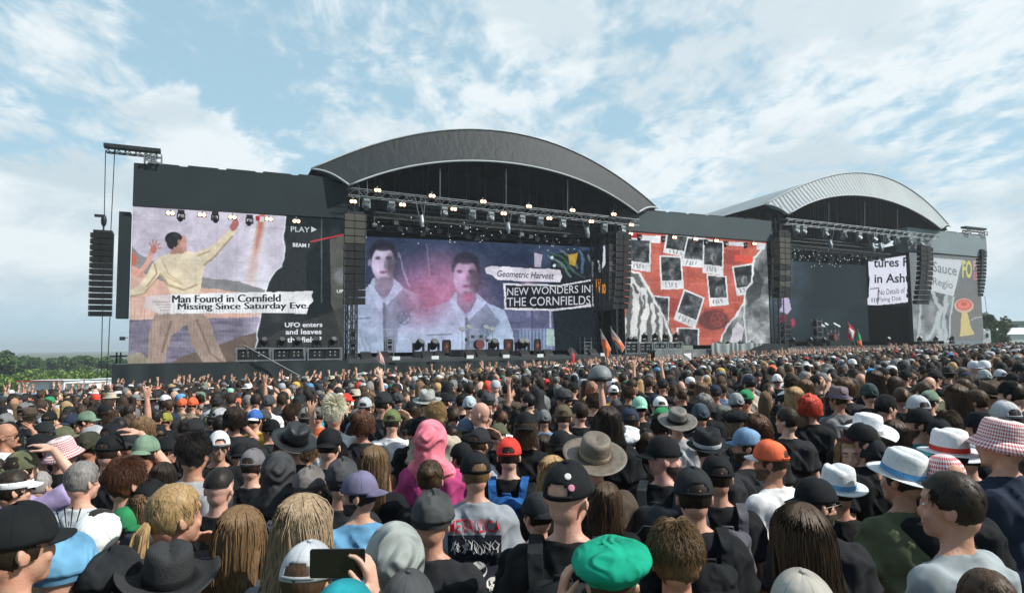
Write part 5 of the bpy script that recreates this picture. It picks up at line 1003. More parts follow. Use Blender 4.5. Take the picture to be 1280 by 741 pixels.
def hoodie(up=True):
    mb = MB(); mb.ell((0, -.022, 1.655), (.108, .118, .135), 18, 12); mb.cap((0, -.03, 1.62), (0, -.05, 1.46), .10, .105, 16); mb.cap((-.10, -.02, 1.44), (.10, -.02, 1.44), .085, .085, 14); mb.ell((0, -.035, 1.50), (.125, .10, .075))
    mb.cap((0, -.06, 1.72), (0, -.10, 1.66), .07, .07)
    return remesh(mb, .012, 2, wrinkle(.010, 11), 'hood')
# ---- hair
def skin_shell(scale=1.06, front=.030, napez=1.575, amp=.006, sc=28, templez=1.655, n=28, hairline=1.705, seedv=0, ztop=9.):
    mb = MB(); mb.ell(HC+Vector((0, -.016, .022)), (.0765*scale+.003, .0965*scale, .098*scale+.002), 44, 30); keep = []
    for f in mb.f:
        c = sum((mb.v[i] for i in f), Vector())/len(f); ok = True
        if c.y > front and c.z < hairline: ok = False
        if c.y > -.02 and c.z < templez-.02 : ok = False
        if c.z < napez+.5*max(0, c.y+.06): ok = False
        if c.z > ztop: ok = False
        if ok: keep.append(f)
    mb.f = keep; mb.v = [v+(v-HC).normalized()*(amp*noise.noise(v*sc+Vector((seedv, 0, 0)))+amp*.5*noise.noise(v*sc*2.7)) for v in mb.v]; return mb
def strands(mb, n, length, rad, seed, wave=.0, r0=.0052, lift=.006, minpol=None, tuft=False):
    rnd = random.Random(seed); c = HC+Vector((0, -.016, .022)); rx, ry, rz_ = .083, .103, .104
    for k in range(n):
        az = rnd.uniform(R(142), R(398)); pol = rnd.uniform(minpol or .05, 1.6 if minpol else 1.45) if tuft else rnd.uniform(minpol or .04, 1.5 if minpol else .9)
        if tuft and abs(((math.degrees(az)+180) % 360)-180-90) < 55: pol = min(pol, .75)
        pts = []; rs = []; N_ = 5 if tuft else 13; ph = rnd.uniform(0, 6.28); ex = rnd.uniform(.6, 1.4); lift_ = lift; fly = rnd.random()**7*.014 if tuft else rnd.random()**70*.022; cl = rnd.uniform(-1, 1); ph = az*2.5+rnd.uniform(-1.6, 1.6) if not tuft else ph; L = length*rnd.uniform(.75, 1.15)
        for j in range(N_):
            u = j/(N_-1)
            if tuft:
                a = pol+u*.35*ex; up_ = lift*(1+2.2*u*ex)+fly*u*.6; dz = az+u*.35*cl
                p = c+Vector(((rx+up_)*math.sin(a)*math.cos(dz), (ry+up_)*math.sin(a)*math.sin(dz), (rz_+up_)*math.cos(a)+length*u*(1-a/2.2)*ex)); pts.append(p); rs.append(r0*(1-.92*u)); continue
            s = u*(L+.16); arc = .16
            if s < arc: a = pol+(1.62-pol)*s/arc; p = c+Vector(((rx+lift)*math.sin(a)*math.cos(az), (ry+lift)*math.sin(a)*math.sin(az), (rz_+lift)*math.cos(a)))
            else:
                d = s-arc; a = 1.62; p = c+Vector(((rx+lift)*math.cos(az), (ry+lift)*math.sin(az), -.004)); fl = min(1, d/.18)
                ty = -.125 if p.y < .02 else p.y-.05; tx = p.x*(1.08 if abs(p.x) < .05 else 1.16); p = Vector((p.x+(tx-p.x)*fl, p.y+(min(ty, p.y)-p.y)*fl*.8, p.z-d))
            p += (p-c).normalized()*fly*min(1, s*5)
            p += Vector((math.sin(ph+s*38), math.cos(ph*1.7+s*33), 0))*wave*min(1, s/.12)+Vector((.004*cl, .003*ex, 0))
            pts.append(p); rs.append(r0*(1-.75*u**2))
        mb.tube(pts, rs, 3, False)
    return mb
_hair = {}
def hairmesh(kind):
    if kind in _hair: return _hair[kind]
    if kind == 'short': mb = skin_shell(1.05, amp=.0035, sc=50); strands(mb, 2000, .001, 0, 1, tuft=True, r0=.0026, lift=-.002)
    elif kind == 'buzz': mb = skin_shell(1.012, amp=.0008, sc=90, napez=1.59)
    elif kind == 'fade':
        mb = skin_shell(1.05, amp=.003, sc=60, napez=1.66, templez=1.70)
    elif kind == 'nape': mb = skin_shell(1.02, amp=.0015, sc=50, napez=1.557, templez=1.63)
    elif kind == 'messy': mb = skin_shell(1.10, amp=.010, sc=24, napez=1.56); strands(mb, 2200, .008, 0, 3, tuft=True, r0=.0030, lift=.005)
    elif kind == 'curly': mb = skin_shell(1.2, amp=.022, sc=24, napez=1.52, templez=1.60); strands(mb, 1500, .07, 0, 5, wave=.012, r0=.0032, lift=.014)
    elif kind == 'long': mb = skin_shell(1.06, amp=.003, sc=30, napez=1.54, templez=1.60); strands(mb, 2600, .34, 0, 7, wave=.003, r0=.0026, lift=.003); curtain(mb, .34)
    elif kind == 'wavy': mb = skin_shell(1.08, amp=.005, sc=30, napez=1.54, templez=1.60); strands(mb, 2400, .32, 0, 8, wave=.007, r0=.0027, lift=.005); curtain(mb, .32, .000)
    elif kind == 'low': # hair under a hat hanging to the shoulders
        mb = skin_shell(1.02, amp=.0015, sc=30, napez=1.54, templez=1.60); strands(mb, 600, .14, 0, 9, wave=.006, r0=.0045, lift=.001, minpol=1.25)
    elif kind == 'tail':
        mb = skin_shell(1.07, amp=.004, sc=30, napez=1.56, templez=1.62); strands(mb, 1500, -.02, 0, 12, tuft=True, r0=.0028, lift=.000)
        rnd = random.Random(4)
        for k in range(120):
            o = Vector((rnd.gauss(0, .011), rnd.gauss(0, .01), 0)); l = rnd.uniform(.8, 1.1); pts = [Vector((0, -.10, 1.64))+o*.4, Vector((0, -.125, 1.60))+o, Vector((0, -.14, 1.53-.02*l))+o*1.5, Vector((0, -.13, 1.44-.03*l))+o*1.8, Vector((0, -.135, 1.38-.05*l))+o*.8]; mb.tube(pts, [.006, .006, .006, .005, .001], 3, False)
    elif kind == 'bun':
        mb = skin_shell(1.06, amp=.005, sc=34, napez=1.56, templez=1.62); strands(mb, 200, .004, 0, 12, tuft=True, r0=.005, lift=.0)
        b = MB(); b.ell((0, -.125, 1.70), (.045, .038, .042), 20, 14); mb.add([v+(v-Vector((0, -.125, 1.7))).normalized()*.008*noise.noise(v*60) for v in b.v], b.f)
    elif kind == 'mohawk':
        mb = skin_shell(1.03, amp=.002, sc=60); strands(mb, 800, .06, 0, 15, tuft=True, r0=.005, lift=.010)
    me = mb.mesh('hair', True); _hair[kind] = me; return me
def curtain(mb, length, sink=.004):
    c = HC+Vector((0, -.016, .022)); rx, ry = .083, .103; n = 30; rows = 12; base = len(mb.v)
    for j in range(rows+1):
        d = length*.86*j/rows
        for k in range(n+1):
            az = R(140+260*k/n); p = c+Vector(((rx-sink)*math.cos(az), (ry-sink)*math.sin(az), .01)); fl = min(1, d/.18)
            ty = -.125 if p.y < .02 else p.y-.05; tx = p.x*(1.08 if abs(p.x) < .05 else 1.16); p = Vector((p.x+(tx-p.x)*fl, p.y+(min(ty, p.y)-p.y)*fl*.8+sink, p.z-d-.012*math.sin(k*1.9)*j/rows)); mb.v.append(p)
    for j in range(rows):
        for k in range(n): a = base+j*(n+1)+k; mb.f.append((a, a+1, a+n+2, a+n+1))
def beardmesh():
    if 'beard' in _hair: return _hair['beard']
    mb = MB(); mb.ell((0, .034, 1.588), (.0585, .0645, .068), 40, 28); mb.ell((0, .066, 1.545), (.031, .032, .029), 24, 16)
    mb.f = [f for f in mb.f if (lambda c: c.z < 1.598 and c.y > -.01 and not (c.z > 1.578 and abs(c.x) < .03) )(sum((mb.v[i] for i in f), Vector())/len(f))]
    mb.v = [v+Vector((0, 0, 0))+(v-Vector((0, .02, 1.6))).normalized()*.003*noise.noise(v*90) for v in mb.v]; me = mb.mesh('beard', True); _hair['beard'] = me; return me
# ---- hats (part list: name, mesh, material)
_hat = {}
def dome(rx, ry, rz, c, nu, nv, vmin=0., skip=None, fn=None):
    mb = MB(); c = Vector(c)
    for j in range(nv+1):
        a = math.pi/2*(1-(vmin+(1-vmin)*j/nv))
        for k in range(nu):
            u = 2*math.pi*k/nu; p = Vector((rx*math.sin(a)**.85*math.cos(u), ry*math.sin(a)**.85*math.sin(u), rz*math.cos(a)))
            if fn: p = fn(p, u, a)
            mb.v.append(c+p)
    for j in range(nv):
        for k in range(nu):
            if skip and skip((k+.5)/nu*2*math.pi, j): continue
            mb.f.append((j*nu+k, j*nu+(k+1) % nu, (j+1)*nu+(k+1) % nu, (j+1)*nu+k))
    return mb
def solid(mb, th, name):
    me = mb.mesh(name); o = bpy.data.objects.new('t', me); TMP.collection.objects.link(o); md = o.modifiers.new('s', 'SOLIDIFY'); md.thickness = th; md.offset = 1
    out = evaluated(o, name); bpy.data.meshes.remove(me); out.polygons.foreach_set('use_smooth', [True]*len(out.polygons)); return out
def capbrim(back=False):
    mb = MB(); n = 14; rows = 5; sg = -1 if back else 1
    for j in range(rows+1):
        for k in range(n+1):
            u = -1+2*k/n; w = .066*u; ext = .074*math.sqrt(max(0, 1-abs(u)**2.6)); yb = .092*math.sqrt(max(0, 1-(u*.066/.0885)**2)); t = j/rows
            mb.v.append(Vector((w*(1+.10*t), sg*(yb+ext*t)-.004, 1.676-.016*u*u-.020*t)))
    for j in range(rows):
        for k in range(n): a = j*(n+1)+k; mb.f.append((a, a+1, a+n+2, a+n+1))
    return mb
def hatparts(kind):
    if kind in _hat: return _hat[kind]
    P = []; c = HC+Vector((0, -.010, .030)); c += Vector((0, 0, .012)) if kind in ('fedora', 'panama', 'bush', 'cowboy', 'wide') else Vector(); rad = lambda p, f: p*f
    seam = lambda p, u, a: p*(1-.012*max(0, 1-abs(((u*6/(2*math.pi)+.5) % 1)-.5)*14)) if a < 1.3 else p
    if kind in ('cap', 'capback'):
        opn = -math.pi/2 if kind == 'cap' else math.pi/2
        def sk(u, j):
            d = abs((u-opn+math.pi) % (2*math.pi)-math.pi); return (1 <= j <= 4) and d < R(33)*math.sqrt(max(0, 1-((j-1)/4.)**2))
        f = lambda p, u, a: seam(Vector((p.x, p.y, p.z*(1+.05*math.sin(u)*(1 if kind == 'cap' else -1)))), u, a)
        P.append(('crown', solid(dome(.0865, .105, .112, c+Vector((0, 0, -.012)), 48, 14, 0., sk, f), .0025, 'crown')))
        P.append(('brim', solid(capbrim(kind == 'capback'), .003, 'brim'))); P.append(('button', MB().ell(c+Vector((0, 0, .102)), (.009, .009, .006), 10, 6).mesh('button', True)))
        st = MB(); s_ = 1 if opn > 0 else -1; st.tube([Vector((.088*math.sin(a), s_*.1065*math.cos(a), .001))+c for a in [R(x) for x in range(-40, 41, 8)]], .006, 6); P.append(('strap', st.mesh('strap', True)))
    elif kind == 'flat':
        f = lambda p, u, a: Vector((p.x, p.y, p.z*(1.0+.10*math.sin(u))))+p.normalized()*.006*noise.noise(p*28)
        P.append(('crown', solid(dome(.098, .122, .116, c+Vector((0, .012, -.010)), 44, 12, 0., None, f), .003, 'crown'))); P.append(('brim', solid(capbrim(False), .004, 'brim'))); 
        P.append(('sweatband', MB().lathe([(.086, -.03), (.090, -.01), (.094, .004)], 36, c+Vector((0, 0, -.006)), 1, 1.2).mesh('sweatband', True)))
    elif kind == 'beret':
        f = lambda p, u, r_: p+Vector((0, 0, .018*math.sin(u*1+.5)*r_/.13+.004*math.sin(u*5)*r_/.13))
        P.append(('crown', MB().lathe([(.088, -.012), (.105, .008), (.128, .030), (.136, .048), (.128, .068), (.100, .088), (.06, .098), (.03, .101), (.004, .102)], 44, c+Vector((.0, 0, .0)), 1, 1.08, f).mesh('crown', True))); P.append(('stalk', MB().tube([c+Vector((-.03, 0, .100)), c+Vector((-.03, 0, .112))], [.004, .003], 6).mesh('stalk', True)))
        P.append(('sweatband', MB().lathe([(.084, -.022), (.088, -.012)], 36, c, 1, 1.15).mesh('sweatband', True)))
    elif kind in ('bucket', 'bucket2'):
        f = lambda p, u, r_: p*(1)+Vector((0, 0, .006*math.sin(3*u+1)*max(0, r_-.10)/.05))
        P.append(('crown', MB().lathe([(.090, -.004), (.086, .03), (.080, .066), (.070, .085), (.04, .090), (.003, .092)], 40, c, 1, 1.16, f).mesh('crown', True)))
        P.append(('brim', solid(MB().lathe([(.0905, -.004), (.112, -.028), (.130, -.052)], 40, c, 1, 1.14, f), .003, 'brim')))
    elif kind == 'beanie':
        f = lambda p, u, a: p*(1+.010*math.sin(u*22)*math.sin(a))
        P.append(('crown', dome(.089, .108, .118, c+Vector((0, 0, -.014)), 66, 14, 0., None, f).mesh('crown', True))); P.append(('turn_up', MB().lathe([(.090, -.035), (.0935, -.03), (.0935, .0), (.090, .005)], 40, c, 1, 1.2).mesh('turn_up', True)))
    elif kind == 'bandana':
        f = lambda p, u, a: p*(1+.012*noise.noise(p*30)); P.append(('crown', dome(.084, .103, .110, c+Vector((0, 0, -.016)), 40, 12, 0., None, f).mesh('crown', True)))
        k = MB(); k.ell(c+Vector((0, -.108, -.02)), (.018, .014, .014), 10, 8); k.tube([c+Vector((0, -.11, -.02)), c+Vector((.02, -.125, -.06)), c+Vector((.025, -.13, -.10))], [.010, .014, .004], 6); k.tube([c+Vector((0, -.11, -.02)), c+Vector((-.015, -.125, -.055)), c+Vector((-.022, -.12, -.09))], [.010, .013, .004], 6); P.append(('knot', k.mesh('knot', True)))
    elif kind in ('fedora', 'panama', 'bush', 'cowboy', 'wide'):
        W_ = {'fedora': .135, 'panama': .150, 'bush': .185, 'cowboy': .185, 'wide': .165}[kind]; H_ = {'fedora': .112, 'panama': .114, 'bush': .108, 'cowboy': .130, 'wide': .114}[kind]; up_ = {'fedora': .010, 'panama': .006, 'bush': .012, 'cowboy': .055, 'wide': .01}[kind]
        def fc(p, u, r_):
            t = p.z/H_
            if t > .55: p = p+Vector((0, 0, -.018*math.exp(-(p.x/.024)**2)*(t-.55)/.45))
            if t > .4 and math.sin(u) > .2: p = p+Vector((-p.x*.35*(t-.4)*math.sin(u), 0, 0))
            return p
        if kind == 'bush': fc = lambda p, u, r_: p+Vector((0, 0, -.012*math.exp(-(p.x/.03)**2-(p.y/.05)**2)))
        P.append(('crown', MB().lathe([(.090, -.002), (.089, .03), (.086, H_*.7), (.080, H_*.93), (.066, H_), (.035, H_*1.0), (.003, H_*.99)], 40, c+Vector((0, 0, -.006)), 1, 1.15, fc).mesh('crown', True)))
        def fb(p, u, r_):
            k = (r_-.09)/(W_-.09); return p+Vector((0, 0, up_*k*k*(1.2*abs(math.cos(u))-.35)*1.0+(-.012 if kind != 'cowboy' else -.0)*k*max(0, math.sin(u))))
        P.append(('brim', solid(MB().lathe([(.0895, -.004), (.089+(W_-.089)*.4, -.006), (.089+(W_-.089)*.75, -.007), (W_, -.004)], 44, c+Vector((0, 0, -.004)), 1, 1.1, fb), .0035, 'brim')))
        P.append(('band', MB().lathe([(.0915, .0), (.0925, .003), (.0910, .024), (.0900, .027)], 40, c+Vector((0, 0, -.004)), 1, 1.15).mesh('band', True)))
    elif kind == 'visor':
        P.append(('sweatband', MB().lathe([(.088, -.012), (.0905, -.008), (.0895, .022), (.087, .026)], 40, c, 1, 1.2).mesh('sweatband', True))); P.append(('brim', solid(capbrim(False), .003, 'brim')))
    elif kind == 'hood': P.append(('hood', hoodie()))
    _hat[kind] = P; return P
TOPZ = dict(none=1.765, cap=1.772, capback=1.772, flat=1.768, beret=1.772, bucket=1.765, bucket2=1.765, beanie=1.775, bandana=1.765, fedora=1.79, panama=1.795, bush=1.785, cowboy=1.81, wide=1.79, visor=1.765, hood=1.795)
REF = dict(none=.175, cap=.178, capback=.178, flat=.20, beret=.272, bucket=.262, bucket2=.262, beanie=.186, bandana=.172, fedora=.184, panama=.184, bush=.184, cowboy=.184, wide=.184, visor=.178, hood=.222)
# ---- colours (linear)
CL = {'black': (.010, .0115, .013), 'coal': (.022, .024, .027), 'dgrey': (.06, .062, .065), 'grey': (.16, .165, .17), 'lgrey': (.40, .42, .44), 'white': (.72, .74, .76), 'navy': (.022, .032, .055), 'blue': (.10, .28, .50), 'sky': (.12, .29, .46), 'denim': (.15, .25, .38),
      'green': (.03, .22, .09), 'emerald': (.008, .27, .17), 'mint': (.30, .62, .48), 'sage': (.17, .25, .18), 'olive': (.10, .11, .065), 'army': (.085, .098, .055), 'red': (.58, .05, .035), 'orange': (.70, .14, .06), 'pink': (.70, .14, .30), 'salmon': (.80, .22, .25), 'brown': (.085, .065, .048), 'tan': (.30, .23, .16), 'beige': (.42, .38, .30), 'sand': (.16, .132, .10),
      'purple': (.16, .15, .24), 'lav': (.38, .32, .55), 'yellow': (.62, .40, .07), 'teal': (.02, .26, .30), 'maroon': (.12, .03, .035), 'camo': (.16, .16, .17)}
HCOL = {'black': (.012, .010, .009), 'dark': (.024, .016, .011), 'brown': (.055, .032, .018), 'auburn': (.085, .035, .018), 'light': (.15, .09, .045), 'blond': (.36, .24, .11), 'ash': (.24, .18, .11), 'grey': (.22, .21, .20), 'white': (.62, .57, .45), 'red': (.55, .06, .03)}
SKINS = [(.56, .33, .235), (.62, .38, .28), (.50, .285, .20), (.64, .41, .31), (.42, .23, .15), (.60, .35, .25)]
M_eye = mat('eye_white', (.7, .68, .66), .3, .02, 3); M_pupil = mat('pupil', (.02, .014, .01), .2, .0, 3); M_lip = mat('lips', (.36, .17, .13), .5, .05, 9); M_brow = mat('eyebrow', (.05, .03, .02), .8, .1, 9)
eyes_m = MB().ell((-.030, .083, 1.638), (.014, .011, .008), 12, 8).ell((.030, .083, 1.638), (.014, .011, .008), 12, 8).mesh('eyes', True)
eye1 = MB().ell((0, 0, 0), (.0115, .008, .0052), 12, 8).mesh('eye', True); pup1 = MB().ell((0, .0050, 0), (.0050, .0038, .0048), 10, 8).mesh('pupil', True)
brow1 = MB().tube([(-.020, 0, -.002), (-.006, .006, .003), (.012, .007, .002), (.02, .004, -.003)], [.002, .0038, .0036, .0015], 5).mesh('eyebrow', True)
lips1 = MB().ell((0, .0905, 1.573), (.021, .0065, .0035), 12, 6).ell((0, .0895, 1.567), (.018, .0075, .0035), 12, 6).mesh('lips', True)
glass1 = MB().box((-.062, .099, 1.626), (-.008, .104, 1.652)).box((.008, .099, 1.626), (.062, .104, 1.652)).tube([(-.008, .103, 1.644), (.008, .103, 1.644)], .002, 4).tube([(-.062, .100, 1.645), (-.083, .06, 1.645), (-.088, -.01, 1.638)], .0025, 4).tube([(.062, .100, 1.645), (.083, .06, 1.645), (.088, -.01, 1.638)], .0025, 4).mesh('glasses')
def child(name, me, m, par, col=None, Q=None, label=None):
    o = bpy.data.objects.new(name, me); COL.objects.link(o); o.parent = par
    if len(me.materials) == 0: me.materials.append(m)
    if me.materials[0] != m: o.material_slots[0].link = 'OBJECT'; o.material_slots[0].material = m
    if col is not None: o.color = tuple(col)[:3]+((col[3] if len(col) > 3 else 1.),)
    if Q is not None: o.matrix_basis = Q
    if label: o['label'] = label
    return o
PLACED = []; NAMED = []
def jit(c, a=.15):
    k = random.uniform(1-a, 1+a); return tuple(max(.004, v*k*random.uniform(.98, 1.02)) for v in c)
def solve(x, yt, w, hat, hy):
    top = TOPZ[hat]; ref = REF[hat]*(1+.14*abs(math.sin(R(hy)))*(0 if hat in ('bucket', 'beret', 'hood') else 1))
    s = 1.
    for _ in range(12):
        Y = ref*s*F/w; P = at(x, yt, Y); sn = (P.z-gz(P.x, Y))/top; s2 = min(max(sn, .88), 1.11); s = s*.5+s2*.5
    if abs(sn-s) > .004:      # head size clamped: keep the height on the picture, move along the ray
        lo, hi = .8, 60.
        for _ in range(50):
            mid = (lo+hi)/2; P = at(x, yt, mid)
            if P.z > gz(P.x, mid)+top*s: lo = mid
            else: hi = mid
        if abs(math.log(mid/Y)) < .35: Y = mid
        else: Y = Y*math.exp(.35*(1 if mid > Y else -1)); 
        P = at(x, yt, Y); s = min(max((P.z-gz(P.x, Y))/top, .82), 1.16)
    return P, s, Y
def add_person(x, yt, w, hat='none', hatc='black', hair='short', hairc='dark', sh='black', yaw=0, label='', arms=('down', 'down'), fem=None, sleeve='tee', fat=0., pr=False, beard=False, face=False, glasses=False, bodyyaw=None, skin=None, hatlabel=None, band=None, tilt=0., roll=0., world=None, grp=None, matov=None, vox=.009, hatyaw=0):
    if fem is None: fem = hair in ('long', 'wavy', 'tail', 'bun')
    if bodyyaw is None: bodyyaw = yaw*.45 if abs(yaw) <= 90 else yaw
    hy = yaw-bodyyaw; hyq = max(-60, min(60, 20*round(hy/20)))
    if world: P, s, Y = world
    else: P, s, Y = solve(x, yt, w, hat, yaw)
    X = P.x; z = gz(X, Y)
    root = bpy.data.objects.new('person', body(arms[0], arms[1], hyq, fem, vox)); COL.objects.link(root)
    me = root.data
    if len(me.materials) == 0: me.materials.append(M_skin)
    root.color = (*(skin or random.choice(SKINS)), 1)
    root.location = (X, Y, z); root.scale = (s, s, s); root.rotation_euler = (0, 0, -R(bodyyaw))
    tag(root, label, 'person', grp or 'festival goers in the crowd')
    sc = CL[sh] if isinstance(sh, str) else sh; sc = jit(sc, .12)
    so_ = child('shirt' if sleeve != 'long' else 'long_sleeved_top', shirt(arms[0], arms[1], fem, sleeve, fat), M_cloth, root, (*sc, .3 if pr else 1.))
    child('trousers', M_TR, M_cloth, root, (*jit(random.choice([(.02, .022, .025), (.05, .06, .09), (.03, .03, .03), (.10, .09, .07)])), 1))
    Q = Matrix.Translation((0, 0, 0)) @ Matrix.Rotation(-R(hyq), 4, 'Z')
    if hat not in ('none', 'visor') and hair not in ('bald', 'low', 'nape'): hair = 'low' if hair in ('long', 'wavy', 'curly', 'tail') else 'nape'
    if hair != 'bald' and hat != 'hood':
        child('hair', hairmesh(hair), M_hair, root, jit(HCOL[hairc], .2), Q)
    if beard: child('beard', beardmesh(), M_hair, root, jit(tuple(v*1.5+.018 for v in HCOL[hairc]), .2), Q)
    if hat != 'none':
        parts = hatparts(hat); hm = {'fedora': M_straw if hatc in ('white', 'lgrey') else M_felt, 'panama': M_straw, 'bush': M_leather, 'cowboy': M_leather, 'wide': M_felt, 'flat': M_felt, 'beret': M_felt, 'beanie': M_soft, 'bandana': M_felt, 'hood': M_soft}.get(hat, M_cap)
        if hatc == 'gingham': hm = M_ging
        if hatc == 'gingham2': hm = M_ging2
        if matov: hm = matov
        hc = (.5, .5, .5) if str(hatc).startswith('ging') else (CL[hatc] if isinstance(hatc, str) else hatc); hc = jit(hc, .1); hr = None
        T = Q @ Matrix.Translation(HC) @ Matrix.Rotation(R(tilt), 4, 'X') @ Matrix.Rotation(R(roll), 4, 'Y') @ Matrix.Rotation(-R(hatyaw), 4, 'Z') @ Matrix.Translation(-HC)
        for i, (nm, m_) in enumerate(parts):
            if i == 0:
                hr = child({'hood': 'hood', 'bandana': 'bandana', 'visor': 'visor'}.get(hat, 'hat' if hat in ('fedora', 'panama', 'bush', 'cowboy', 'wide', 'bucket', 'bucket2', 'beret', 'beanie') else 'cap'), m_, hm, root, hc, T)
                if hatlabel: hr['label'] = hatlabel
            else:
                c2 = hc
                if nm in ('strap', 'sweatband'): c2 = tuple(v*.8 for v in hc)
                if nm == 'band': c2 = CL[band] if band else tuple(v*.4 for v in hc)
                if nm == 'brim' and band and hat in ('cap', 'capback', 'visor'): c2 = CL[band]
                child(nm, m_, hm if nm in ('brim', 'turn_up') else M_cap, hr, c2)
    if face:
        for sx_ in (-1, 1):
            e = child('eye', eye1, M_eye, root, None, Q @ Matrix.Translation((sx_*.031, .0790, 1.640))); child('pupil', pup1, M_pupil, e)
            child('eyebrow', brow1, M_brow, root, None, Q @ Matrix.Translation((sx_*.031, .0865, 1.660)) @ Matrix.Diagonal((sx_, 1, 1, 1)))
        child('lips', lips1, M_lip, root, None, Q)
    if glasses: child('sunglasses', glass1, M_black, root, None, Q)
    PLACED.append((X, Y, s)); root['_px'] = x; root['_py'] = yt
    NAMED.append((x, yt, w, label))
    return root
# ---- decals wrapped on a garment
def decal(root, polys, m, name='print', off=.006):
    """polys: MB in the body's x-z plane; projected on the back of the shirt"""
    sh = [c for c in root.children if 'shirt' in c.name or 'top' in c.name][0]; bvh = BVHTree.FromPolygons([v.co for v in sh.data.vertices], [tuple(p.vertices) for p in sh.data.polygons])
    out = MB()
    for v in polys.v:
        h = bvh.ray_cast(Vector((v.x, -1, v.z)), Vector((0, 1, 0)))[0]; out.v.append(Vector((v.x, (h.y if h else -.12)-off, v.z)))
    out.f = polys.f; return child(name, out.mesh(name), m, sh)
def textpoly(txt, x0, x1, z0, z1, bold=.02, arc=0.):
    vs, fs = textmesh(txt, bold); mb = MB(); mb.add([(x0+(x1-x0)*u, 0, z0+(z1-z0)*v+arc*(1-(2*u-1)**2)) for u, v in vs], fs); return mb
def gridpoly(x0, x1, z0, z1, n=14):
    mb = MB(); mb.v = [Vector((x0+(x1-x0)*i/n, 0, z0+(z1-z0)*j/n)) for j in range(n+1) for i in range(n+1)]; mb.f = [(j*(n+1)+i, j*(n+1)+i+1, (j+1)*(n+1)+i+1, (j+1)*(n+1)+i) for j in range(n) for i in range(n)]; return mb
def cmat(name, c, r=.8): 
    return MATS[name] if name in MATS else mat(name, c, r, .08, 20)
_bp = {}
def backpack(root, col, label, m=None):
    if 'b' not in _bp:
        b = MB(); b.ell((0, -.235, 1.20), (.140, .085, .22), 18, 12); b.cap((-.08, -.22, 1.05), (.08, -.22, 1.05), .085, .085); b.cap((-.07, -.2, 1.34), (.07, -.2, 1.34), .06, .06); _bp['b'] = remesh(b, .012, 2, wrinkle(.006, 8), 'bag_body')
        p = MB(); p.ell((0, -.305, 1.12), (.095, .04, .10), 14, 10); _bp['p'] = remesh(p, .01, 1, wrinkle(.004, 12), 'front_pocket')
        for s in (-1, 1):
            mb = MB(); pts = [(.095*s, -.16, 1.36), (.108*s, -.12, 1.455), (.115*s, -.02, 1.492), (.12*s, .08, 1.44), (.13*s, .135, 1.30), (.15*s, .12, 1.12), (.16*s, -.02, 1.0), (.12*s, -.17, 1.02)]; P = [Vector(q) for q in pts]; n = len(P); vs = []
            for i, q in enumerate(P):
                for dx in (-.026, .026): vs.append(q+Vector((dx, 0, 0))); 
                nrm = (q-Vector((0, -.02, 1.25))); nrm.x *= .2; nrm.normalize()
                for dx in (-.026, .026): vs.append(q+Vector((dx, 0, 0))+nrm*.014)
            fs = []
            for i in range(n-1):
                a = i*4; b_ = a+4; fs += [(a, a+1, b_+1, b_), (a+2, b_+2, b_+3, a+3), (a, b_, b_+2, a+2), (a+1, a+3, b_+3, b_+1)]
            mb.add(vs, fs); _bp[s] = mb.mesh('strap')
        z = MB(); z.tube([(-.10, -.30, 1.26), (-.05, -.318, 1.32), (.05, -.318, 1.32), (.10, -.30, 1.26)], .004, 5); _bp['z'] = z.mesh('zip')
        h = MB(); h.tube([(-.03, -.22, 1.40), (-.025, -.235, 1.43), (.025, -.235, 1.43), (.03, -.22, 1.40)], .007, 6); _bp['h'] = h.mesh('handle', True)
    t = bpy.data.objects.new('backpack', None); COL.objects.link(t); t.matrix_world = root.matrix_basis; t.location = root.location; t.rotation_euler = root.rotation_euler; t.scale = root.scale
    tag(t, label, 'backpack', 'backpacks worn in the crowd'); mm = m or M_soft
    for nm, k in (('bag_body', 'b'), ('front_pocket', 'p'), ('strap', -1), ('strap', 1), ('zip', 'z'), ('handle', 'h')): child(nm, _bp[k], mm, t, col if nm != 'zip' else (.3, .3, .3))
    return t
# ---------------------------------------------------------------- the people one can tell apart
A = add_person
p1 = A(22, 627, 78, 'cap', 'black', 'nape', 'dark', 'black', 28, 'big man in a plain black cap filling the lower left edge', fat=.02)
A(79, 673, 68, 'flat', 'sky', 'bald', 'dark', 'black', 8, 'bald necked person in a pale blue flat cap at the lower left', skin=(.56, .35, .26))
A(124, 632, 54, 'capback', 'white', 'short', 'dark', 'black', -15, 'person in a backwards white trucker cap with mint green peak', band='mint', tilt=34)
A(159, 631, 40, 'capback', 'green', 'short', 'brown', 'black', -70, 'person in a backwards green cap beside the white trucker cap')
A(220, 603, 60, 'none', '', 'tail', 'blond', 'black', 35, 'blonde haired person with low ponytail resting chin on hand', ('down', 'chin'))
A(212, 676, 60, 'cowboy', (.03, .032, .034), 'short', 'dark', 'black', -20, 'person in a black straw cowboy hat in the lower left front row', tilt=10, matov=M_straw)
A(133, 690, 66, 'flat', 'coal', 'short', 'dark', 'black', 20, 'person in a dark flat cap with silver buckle, beside the blue flat cap')
A(300, 631, 54, 'none', '', 'long', 'light', 'dgrey', 5, 'woman with long brown hair lightened at the tips, lower left', fem=True)
A(378, 617, 62, 'none', '', 'wavy', 'ash', 'grey', 0, 'person with long dark blond hair behind the light grey cap', fem=True, sleeve='tank')
A(384, 677, 66, 'cap', 'lgrey', 'short', 'brown', 'grey', 15, 'person in a light grey cap with red button beside the phone', tilt=-8)
_P, _s, _Y = solve(430, 724, 84, 'beanie', 0); _b = Vector((_P.x, _Y, gz(_P.x, _Y))); _w = (at(468, 744, _Y+.30)-_b)/_s
ARMS['phone'] = (tuple(_w+Vector((.10, -.16, -.22))), tuple(_w)); HANDDIR['phone'] = ((-.22, .05, .97), (-1, .15, 0))
